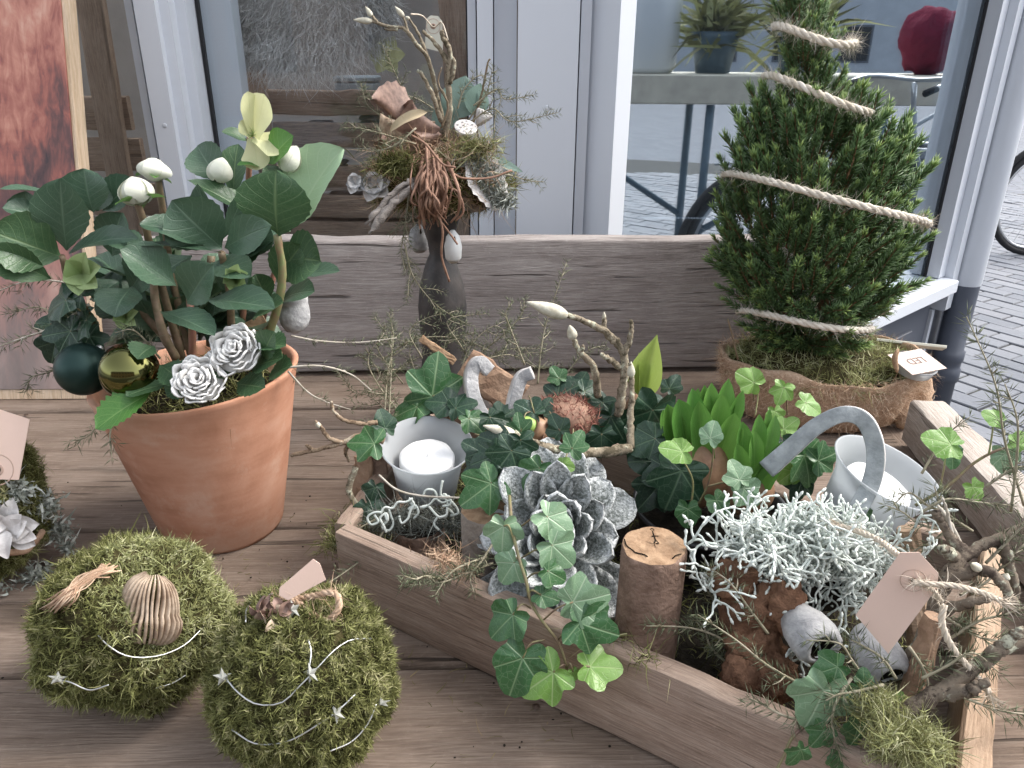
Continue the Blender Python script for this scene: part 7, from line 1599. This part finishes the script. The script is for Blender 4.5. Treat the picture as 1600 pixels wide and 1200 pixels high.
for (x, y, sz, an, mt, k, Y) in [(752, 766, 76, 215, 'ivymid', 'five', .535), (836, 744, 58, 240, 'ivymid', 'three', .54), (790, 718, 66, 235, 'ivydark', 'five', .55), (762, 716, 56, 200, 'ivydark', 'five', .555), (772, 690, 50, 160, 'ivydark', 'three', .565), (745, 735, 50, 210, 'ivydark', 'five', .56), (815, 700, 52, 280, 'ivydark', 'five', .56), (899, 692, 44, 60, 'ivymid', 'five', .55), (885, 728, 26, -20, 'ivyfresh', 'heart', .548), (742, 700, 44, 150, 'ivydark', 'three', .575), (800, 745, 46, 260, 'ivydark', 'three', .55), (780, 755, 50, 230, 'ivydark', 'five', .555), (870, 665, 40, 120, 'ivydark', 'three', .60), (825, 640, 46, 150, 'ivydark', 'three', .63), (850, 640, 40, 60, 'ivydark', 'five', .64), (812, 665, 40, 100, 'ivymid', 'five', .61)]:
    ivy_leaf(iv2, x, y, Y, sz, an, mt, k, stem=(x+RI.uniform(-14, 20), y-22, Y+.02))
iv3 = thing('ivy_plant', 'ivy with one large leaf standing behind the left candle glass', 'ivy', P(690, 640, .72), 'ivy plants')
for (x, y, sz, an, mt, k, Y) in [(679, 598, 88, 80, 'ivymid', 'five', .71), (722, 634, 46, 20, 'ivydark', 'five', .69), (690, 628, 50, 170, 'ivydark', 'heart', .70), (640, 640, 50, 200, 'ivymid', 'heart', .70), (790, 648, 44, 30, 'ivydark', 'three', .68), (770, 660, 40, 300, 'ivydark', 'three', .66), (740, 660, 42, 320, 'ivymid', 'three', .665), (660, 640, 40, 150, 'ivydark', 'three', .705)]:
    ivy_leaf(iv3, x, y, Y, sz, an, mt, k, stem=(x+10, y+30, Y+.005))
iv4 = thing('ivy_plant', 'dark ivy around the bare twigs in the middle of the tray', 'ivy', P(930, 640, .69), 'ivy plants')
for (x, y, sz, an, mt, k, Y) in [(884, 611, 60, 30, 'ivydark', 'five', .70), (925, 616, 52, -20, 'ivydark', 'five', .69), (962, 664, 64, -60, 'ivydark', 'five', .66), (905, 600, 40, 60, 'ivydark', 'three', .71), (940, 640, 46, -100, 'ivydark', 'five', .68), (1030, 640, 46, 100, 'ivydark', 'three', .66), (1050, 600, 36, 60, 'ivydark', 'three', .70), (870, 585, 30, 120, 'ivymid', 'three', .71), (905, 640, 46, -60, 'ivydark', 'three', .675), (1012, 660, 88, 250, 'ivydark', 'heart', .63), (1000, 700, 70, 260, 'ivydark', 'five', .62), (940, 690, 50, -90, 'ivydark', 'three', .63), (1010, 690, 60, 200, 'ivydark', 'heart', .60)]:
    ivy_leaf(iv4, x, y, Y, sz, an, mt, k, stem=(x+RI.uniform(-12, 12), y+30, Y+.01))
iv5 = thing('ivy_plant', 'ivy shoot with pale young leaves rising over the hyacinth bulbs', 'ivy', P(1090, 790, .56), 'ivy plants')
vine(iv5, [(1090, 790, .555), (1105, 760, .552), (1112, 730, .55), (1115, 700, .548)], .001); vine(iv5, [(1105, 760, .552), (1140, 752, .55), (1160, 755, .548)], .0009); vine(iv5, [(1080, 790, .555), (1082, 750, .552), (1065, 715, .55)], .0009, 'greenstem')
for (x, y, sz, an, mt, k, Y) in [(1112, 676, 36, 75, 'ivypale', 'heart', .546), (1152, 740, 44, 110, 'ivypale', 'three', .545), (1170, 772, 50, -50, 'ivypale', 'three', .542), (1055, 703, 46, 165, 'ivyfresh', 'heart', .555), (1057, 756, 90, 250, 'ivydark', 'five', .565), (1020, 770, 70, 230, 'ivydark', 'five', .585), (1125, 790, 40, -60, 'ivymid', 'heart', .545), (1075, 805, 40, 270, 'ivymid', 'heart', .545), (1035, 740, 60, 200, 'ivydark', 'three', .58), (1070, 780, 60, 280, 'ivydark', 'five', .575), (1015, 720, 60, 180, 'ivydark', 'heart', .60)]:
    ivy_leaf(iv5, x, y, Y, sz, an, mt, k)
iv6 = thing('ivy_plant', 'bright ivy sprouts between the hyacinths and the burlap pot', 'ivy', P(1200, 720, .65), 'ivy plants')
vine(iv6, [(1190, 720, .64), (1215, 655, .67), (1250, 680, .655), (1290, 700, .64), (1310, 705, .63)]); vine(iv6, [(1180, 650, .68), (1184, 620, .69), (1180, 605, .69)], .0008, 'greenstem')
for (x, y, sz, an, mt, k, Y) in [(1170, 593, 42, 150, 'ivyfresh', 'heart', .69), (1222, 614, 38, 250, 'ivyfresh', 'five', .68), (1267, 634, 40, -30, 'ivyfresh', 'heart', .67), (1212, 650, 30, -80, 'ivyfresh', 'three', .67), (1232, 665, 36, 40, 'ivyfresh', 'three', .66), (1262, 728, 74, -70, 'ivymid', 'five', .60), (1290, 715, 52, 20, 'ivymid', 'five', .60), (1232, 742, 36, 220, 'ivyfresh', 'heart', .60), (1235, 700, 40, 200, 'ivydark', 'three', .61), (1250, 760, 50, 250, 'ivydark', 'five', .60), (1350, 805, 30, -80, 'ivymid', 'heart', .51), (1215, 700, 44, 100, 'ivydark', 'five', .62)]:
    ivy_leaf(iv6, x, y, Y, sz, an, mt, k, stem=(x+8, y+34, Y+.005) if y < 640 else None)
iv7 = thing('ivy_plant', 'thin ivy runner with bright leaves hanging over the bench rail', 'ivy', P(1480, 750, .50), 'ivy plants')
vine(iv7, [(1430, 790, .50), (1480, 760, .50), (1520, 725, .505), (1555, 705, .505), (1590, 695, .505)]); vine(iv7, [(1467, 770, .50), (1475, 730, .50), (1478, 705, .50)], .0008, 'greenstem'); vine(iv7, [(1545, 710, .505), (1550, 680, .505), (1552, 660, .505)], .0008, 'greenstem')
for (x, y, sz, an, mt, k, Y) in [(1472, 690, 54, 160, 'ivyfresh', 'heart', .50), (1488, 712, 40, -80, 'ivymid', 'heart', .505), (1552, 652, 32, 150, 'ivyfresh', 'heart', .505), (1592, 688, 30, 60, 'ivyfresh', 'heart', .505), (1572, 720, 44, -80, 'ivypale', 'heart', .505), (1524, 768, 34, -60, 'ivyfresh', 'heart', .50)]:
    ivy_leaf(iv7, x, y, Y, sz, an, mt, k)
iv8 = thing('ivy_plant', 'ivy hanging over the right front corner of the tray', 'ivy', P(1260, 1130, .36), 'ivy plants')
vine(iv8, [(1300, 1100, .362), (1270, 1125, .352), (1240, 1150, .345), (1225, 1180, .34), (1210, 1210, .335)]); vine(iv8, [(1270, 1125, .352), (1290, 1140, .345), (1330, 1130, .345)], .001)
for (x, y, sz, an, mt, k, Y) in [(1279, 1098, 92, 250, 'ivypale', 'three', .348), (1296, 1046, 54, 200, 'ivymid', 'three', .362), (1246, 1180, 44, 240, 'ivymid', 'three', .328), (1338, 1146, 48, 260, 'ivymid', 'three', .338), (1281, 1150, 44, 235, 'ivymid', 'five', .340), (1320, 1085, 44, 30, 'ivymid', 'three', .355), (1310, 1190, 40, 270, 'ivymid', 'three', .333), (1350, 1060, 30, 90, 'ivymid', 'heart', .36), (1405, 1095, 28, 80, 'ivyfresh', 'heart', .365)]:
    ivy_leaf(iv8, x, y, Y, sz, an, mt, k)
iv9 = thing('ivy_plant', 'few dark ivy leaves on the bark left of the left candle glass', 'ivy', P(570, 760, .64), 'ivy plants')
for (x, y, sz, an, mt, k, Y) in [(571, 692, 58, 175, 'ivymid', 'five', .628), (570, 800, 36, 260, 'ivydark', 'three', .60), (592, 802, 34, -60, 'ivydark', 'heart', .60), (583, 770, 36, 250, 'ivydark', 'three', .61), (600, 660, 40, 100, 'ivydark', 'heart', .66)]:
    ivy_leaf(iv9, x, y, Y, sz, an, mt, k)
# ------------------------------------------------------------------ curly grey moss round the left glass
mb = MB(); n = 1100; a = RK.uniform(0, 6.283, n); p = np.array([P(657+60*math.cos(q)*RK.uniform(.8, 1.15), 814+14*math.sin(q), .588) for q in a]); strands(mb, p+RK.normal(0, .004, p.shape), RK.normal(0, 1, (n, 3))+np.array([0, -.3, .2]), .011, .0008, 1.5, RK)
cm = thing('curly_moss', 'curly grey reindeer moss tucked round the left candle glass', 'moss', P(655, 790, .6)); part('tangle', mb, tinted('grey_curl', [(0, (.06, .065, .055)), (.6, (.16, .17, .15)), (1, (.30, .32, .29))], .9, .1), cm, kind='stuff')
for k in range(12):
    x0, y0 = RK.uniform(590, 715), RK.uniform(790, 815); q = [P(x0, y0, .575)]; an = RK.uniform(0, 360)
    for j in range(5): an += RK.normal(30, 60); q.append(q[-1]+imdir(an)*.007)
    mb = MB(); tube(mb, smooth_path(q, 18), .0011, 5, t=RK.uniform(.5, 1)); part('curl', mb, M['silver'], cm)
mb = MB(); tube(mb, smooth_path([P(592, 742, .585), P(620, 765, .575), P(660, 775, .57), P(720, 778, .57)], 20), .0010, 5); part('curl', mb, M['fernwood'], cm)
# moss tufts at the tray corners
def tuft(label, spots, mt, L=.0055, n=2200, sp=14, Yj=.006):
    mb = MB()
    for (x, y, Y) in spots:
        p = np.array([P(RK.normal(x, sp), RK.normal(y, sp*.6), Y+RK.normal(0, Yj)) for _ in range(n//len(spots))]); strands(mb, p, RK.normal(0, .8, p.shape)+np.array([0, -.3, .6]), L, .0008, 1.6, RK)
    return solo('moss_tuft', label, 'moss', mb, M[mt])
tuft('pale green moss tuft at the bottom right corner of the tray', [(1400, 1165, .322), (1440, 1175, .322), (1420, 1150, .33), (1370, 1110, .345)], 'mossl', n=7000, sp=18)
tuft('brownish moss tuft at the left corner of the tray', [(560, 840, .60), (540, 825, .60), (590, 850, .59), (525, 850, .57)], 'mossg', n=1500, sp=15)
tuft('dry brown moss scraps between the short log and the succulent', [(700, 880, .50), (720, 895, .49), (690, 870, .51)], 'jutebrown', n=500, sp=14)
tuft('small moss scraps on the tray board right of the trailing ivy', [(955, 1005, .43), (1010, 1035, .41), (935, 990, .435)], 'mossg', .008, 400, 12)
# ------------------------------------------------------------------ fern sprigs in and around the tray
for lab, pts, nl, de, sd_ in [
    ('fern sprig spreading up left of the vase foot', [(600, 660, .70), (605, 590, .74), (615, 530, .78), (608, 490, .80)], .009, .9, .30), ('fern sprig crossing in front of the vase to the right', [(600, 560, .80), (650, 530, .80), (720, 530, .79), (790, 560, .78)], .009, .8, .26),
    ('thin upright fern sprig left of the candle glass', [(605, 720, .66), (608, 650, .68), (612, 560, .71), (612, 505, .73)], .008, .9, .26), ('fern sprig fanning out behind the candle glass', [(620, 640, .72), (590, 600, .73), (575, 560, .74), (600, 520, .75)], .009, 1., .3),
    ('fern sprig bending right over the white hooks', [(760, 600, .78), (720, 540, .78), (700, 500, .78), (760, 490, .78)], .008, .9, .25), ('upright fern sprig beside the magnolia twig', [(840, 600, .74), (845, 550, .75), (855, 500, .76), (885, 410, .77)], .008, .8, .22),
    ('fern sprig rising behind the amaryllis bulb', [(880, 590, .74), (905, 560, .74), (925, 545, .74), (945, 540, .74)], .009, .9, .25), ('fern sprig behind the shorter magnolia twig', [(820, 570, .76), (800, 520, .77), (790, 490, .77), (800, 475, .77)], .008, .9, .25), ('fern sprig leaning right from the vase foot', [(740, 560, .80), (790, 520, .80), (815, 490, .80), (820, 470, .80)], .008, .9, .26),
    ('fern sprig fanning over the front tray board', [(770, 880, .50), (730, 895, .48), (690, 910, .465), (630, 915, .46)], .010, 1., .28), ('second fern sprig over the front tray board', [(760, 870, .50), (720, 885, .48), (700, 900, .47), (680, 930, .455)], .010, 1., .26), ('small fern tuft between moss ball and tray', [(690, 905, .48), (665, 900, .46), (650, 905, .45), (632, 900, .445)], .011, 1.2, .2), ('fern sprig below the short pale log', [(770, 850, .51), (750, 880, .49), (735, 900, .48), (740, 925, .47)], .010, 1., .28),
    ('fern sprig left of the dark stubby log', [(610, 800, .60), (580, 815, .58), (555, 830, .57), (530, 850, .56)], .009, .9, .28), ('thin fern sprig hanging over the left tray end', [(600, 830, .58), (570, 870, .55), (530, 900, .53), (505, 915, .52)], .009, .7, .18),
    ('dark fern sprig between log and root chunk', [(1150, 1010, .43), (1110, 990, .425), (1070, 980, .42), (1010, 978, .415)], .010, .9, .2), ('fern sprig below the root chunk', [(1270, 1080, .375), (1200, 1040, .38), (1150, 1000, .385), (1090, 960, .395)], .010, .8, .2), ('fern sprig lying across the tray front', [(1290, 1130, .352), (1230, 1120, .352), (1190, 1100, .36), (1170, 1090, .365)], .010, 1., .25), ('dark fern sprig in the gap beside the brown log', [(1140, 1040, .43), (1110, 1010, .43), (1100, 980, .435), (1080, 960, .44)], .010, 1., .3), ('dark fern sprig above the gap beside the root chunk', [(1130, 960, .44), (1110, 930, .445), (1095, 910, .45), (1080, 890, .455)], .010, 1., .3), ('fern sprig over the gnarled root chunk', [(1200, 990, .405), (1170, 950, .41), (1140, 910, .42), (1105, 885, .43)], .010, .9, .2),
    ('fern sprig hanging over the grey bell pods', [(1350, 1060, .37), (1330, 1030, .37), (1310, 1005, .372), (1260, 1000, .375)], .010, .9, .2), ('fern sprig dangling over the pale ivy leaf', [(1330, 1060, .355), (1310, 1090, .345), (1300, 1130, .338), (1315, 1190, .33)], .011, 1., .22), ('fern sprig spreading over the bottom ivy leaves', [(1380, 1070, .352), (1340, 1080, .345), (1310, 1085, .34), (1290, 1095, .338)], .011, 1., .3), ('fern sprig below the kraft tag', [(1400, 1060, .358), (1380, 1030, .36), (1350, 1010, .362), (1330, 1000, .362)], .011, 1., .25), ('fern sprig hanging beside the pale stake', [(1420, 1010, .365), (1440, 1040, .36), (1450, 1070, .355), (1440, 1110, .35)], .011, .9, .2),
    ('fern sprig over the rim of the right candle glass', [(1480, 800, .46), (1450, 790, .46), (1420, 770, .465), (1395, 790, .465)], .010, 1., .25), ('fern sprig spreading right of the right candle glass', [(1440, 800, .45), (1480, 780, .45), (1530, 785, .45), (1580, 790, .45)], .010, 1., .25), ('fern sprig under the right candle glass', [(1490, 830, .44), (1440, 820, .445), (1410, 800, .45), (1385, 790, .455)], .011, 1., .3), ('fern sprig in front of the light wood stake', [(1480, 830, .44), (1450, 850, .44), (1430, 860, .44), (1410, 880, .44)], .011, 1., .3), ('dense fern sprig right of the light wood stake', [(1520, 830, .44), (1490, 810, .445), (1470, 790, .45), (1460, 760, .455)], .011, 1., .3),
    ('fern sprig over the thick right branch', [(1540, 880, .41), (1570, 850, .41), (1590, 830, .41), (1620, 800, .41)], .011, .9, .2), ('tall thin fern sprig rising in front of the pavement', [(1600, 790, .47), (1570, 690, .47), (1555, 600, .47), (1510, 495, .47)], .011, .55, .06), ('fern sprig crossing the bench rail', [(1440, 740, .52), (1470, 690, .53), (1490, 670, .53), (1515, 652, .53)], .010, .8, .15), ('fern sprig leaning right over the rail', [(1540, 760, .47), (1570, 740, .47), (1590, 730, .47), (1620, 728, .47)], .011, .9, .22), ('second tall fern sprig at the far right edge', [(1580, 800, .46), (1590, 700, .46), (1588, 650, .46), (1570, 600, .46)], .011, .6, .1),
    ('fern sprig at the right edge below the branch', [(1480, 1000, .38), (1530, 970, .38), (1570, 960, .38), (1620, 940, .38)], .011, 1., .25), ('fern sprig behind the frayed twine ends', [(1470, 960, .385), (1510, 985, .385), (1545, 1000, .385), (1590, 1000, .385)], .011, 1., .28), ('low fern sprig at the right edge on the bench', [(1480, 1080, .345), (1520, 1095, .345), (1560, 1110, .345), (1620, 1118, .345)], .011, .9, .2), ('fern sprig across the lower right branch', [(1440, 1060, .35), (1480, 1040, .35), (1520, 1020, .35), (1560, 1050, .35)], .011, .9, .2), ('dark fern sprig behind the kraft tag and branch', [(1500, 930, .40), (1540, 910, .405), (1570, 880, .41), (1600, 850, .41)], .011, 1., .3), ('fern sprig by the tealight and rail', [(1360, 500, .92), (1380, 490, .91), (1390, 485, .905), (1395, 482, .90)], .010, 1., .2)]:
    sprig(lab, pts, nl, de, sd_)
for k, (a, b, c_, d_) in enumerate([((628, 640), (600, 600), (585, 570), (560, 555)), ((640, 640), (650, 590), (640, 550), (655, 515)), ((610, 650), (580, 620), (550, 610), (525, 580)), ((660, 600), (690, 560), (700, 530), (740, 520)), ((700, 600), (760, 560), (800, 545), (850, 545)), ((720, 580), (735, 540), (770, 510), (795, 520)), ((600, 620), (620, 580), (650, 560), (690, 545)), ((630, 600), (590, 545), (600, 520), (585, 495)), ((760, 560), (800, 555), (840, 575), (875, 570)), ((660, 560), (640, 520), (660, 500), (690, 490))]):
    w_ = ['leaning left', 'standing upright', 'low and far left', 'bending right', 'reaching far right', 'arching over', 'crossing low', 'tall at the left', 'low beside the magnolia twig', 'curling back'][k]
    sprig('wispy grey fern sprig %s in front of the vase foot' % w_, [(*a, .77), (*b, .78), (*c_, .79), (*d_, .79)], .0075, 1.0, .36, r0=.0008)
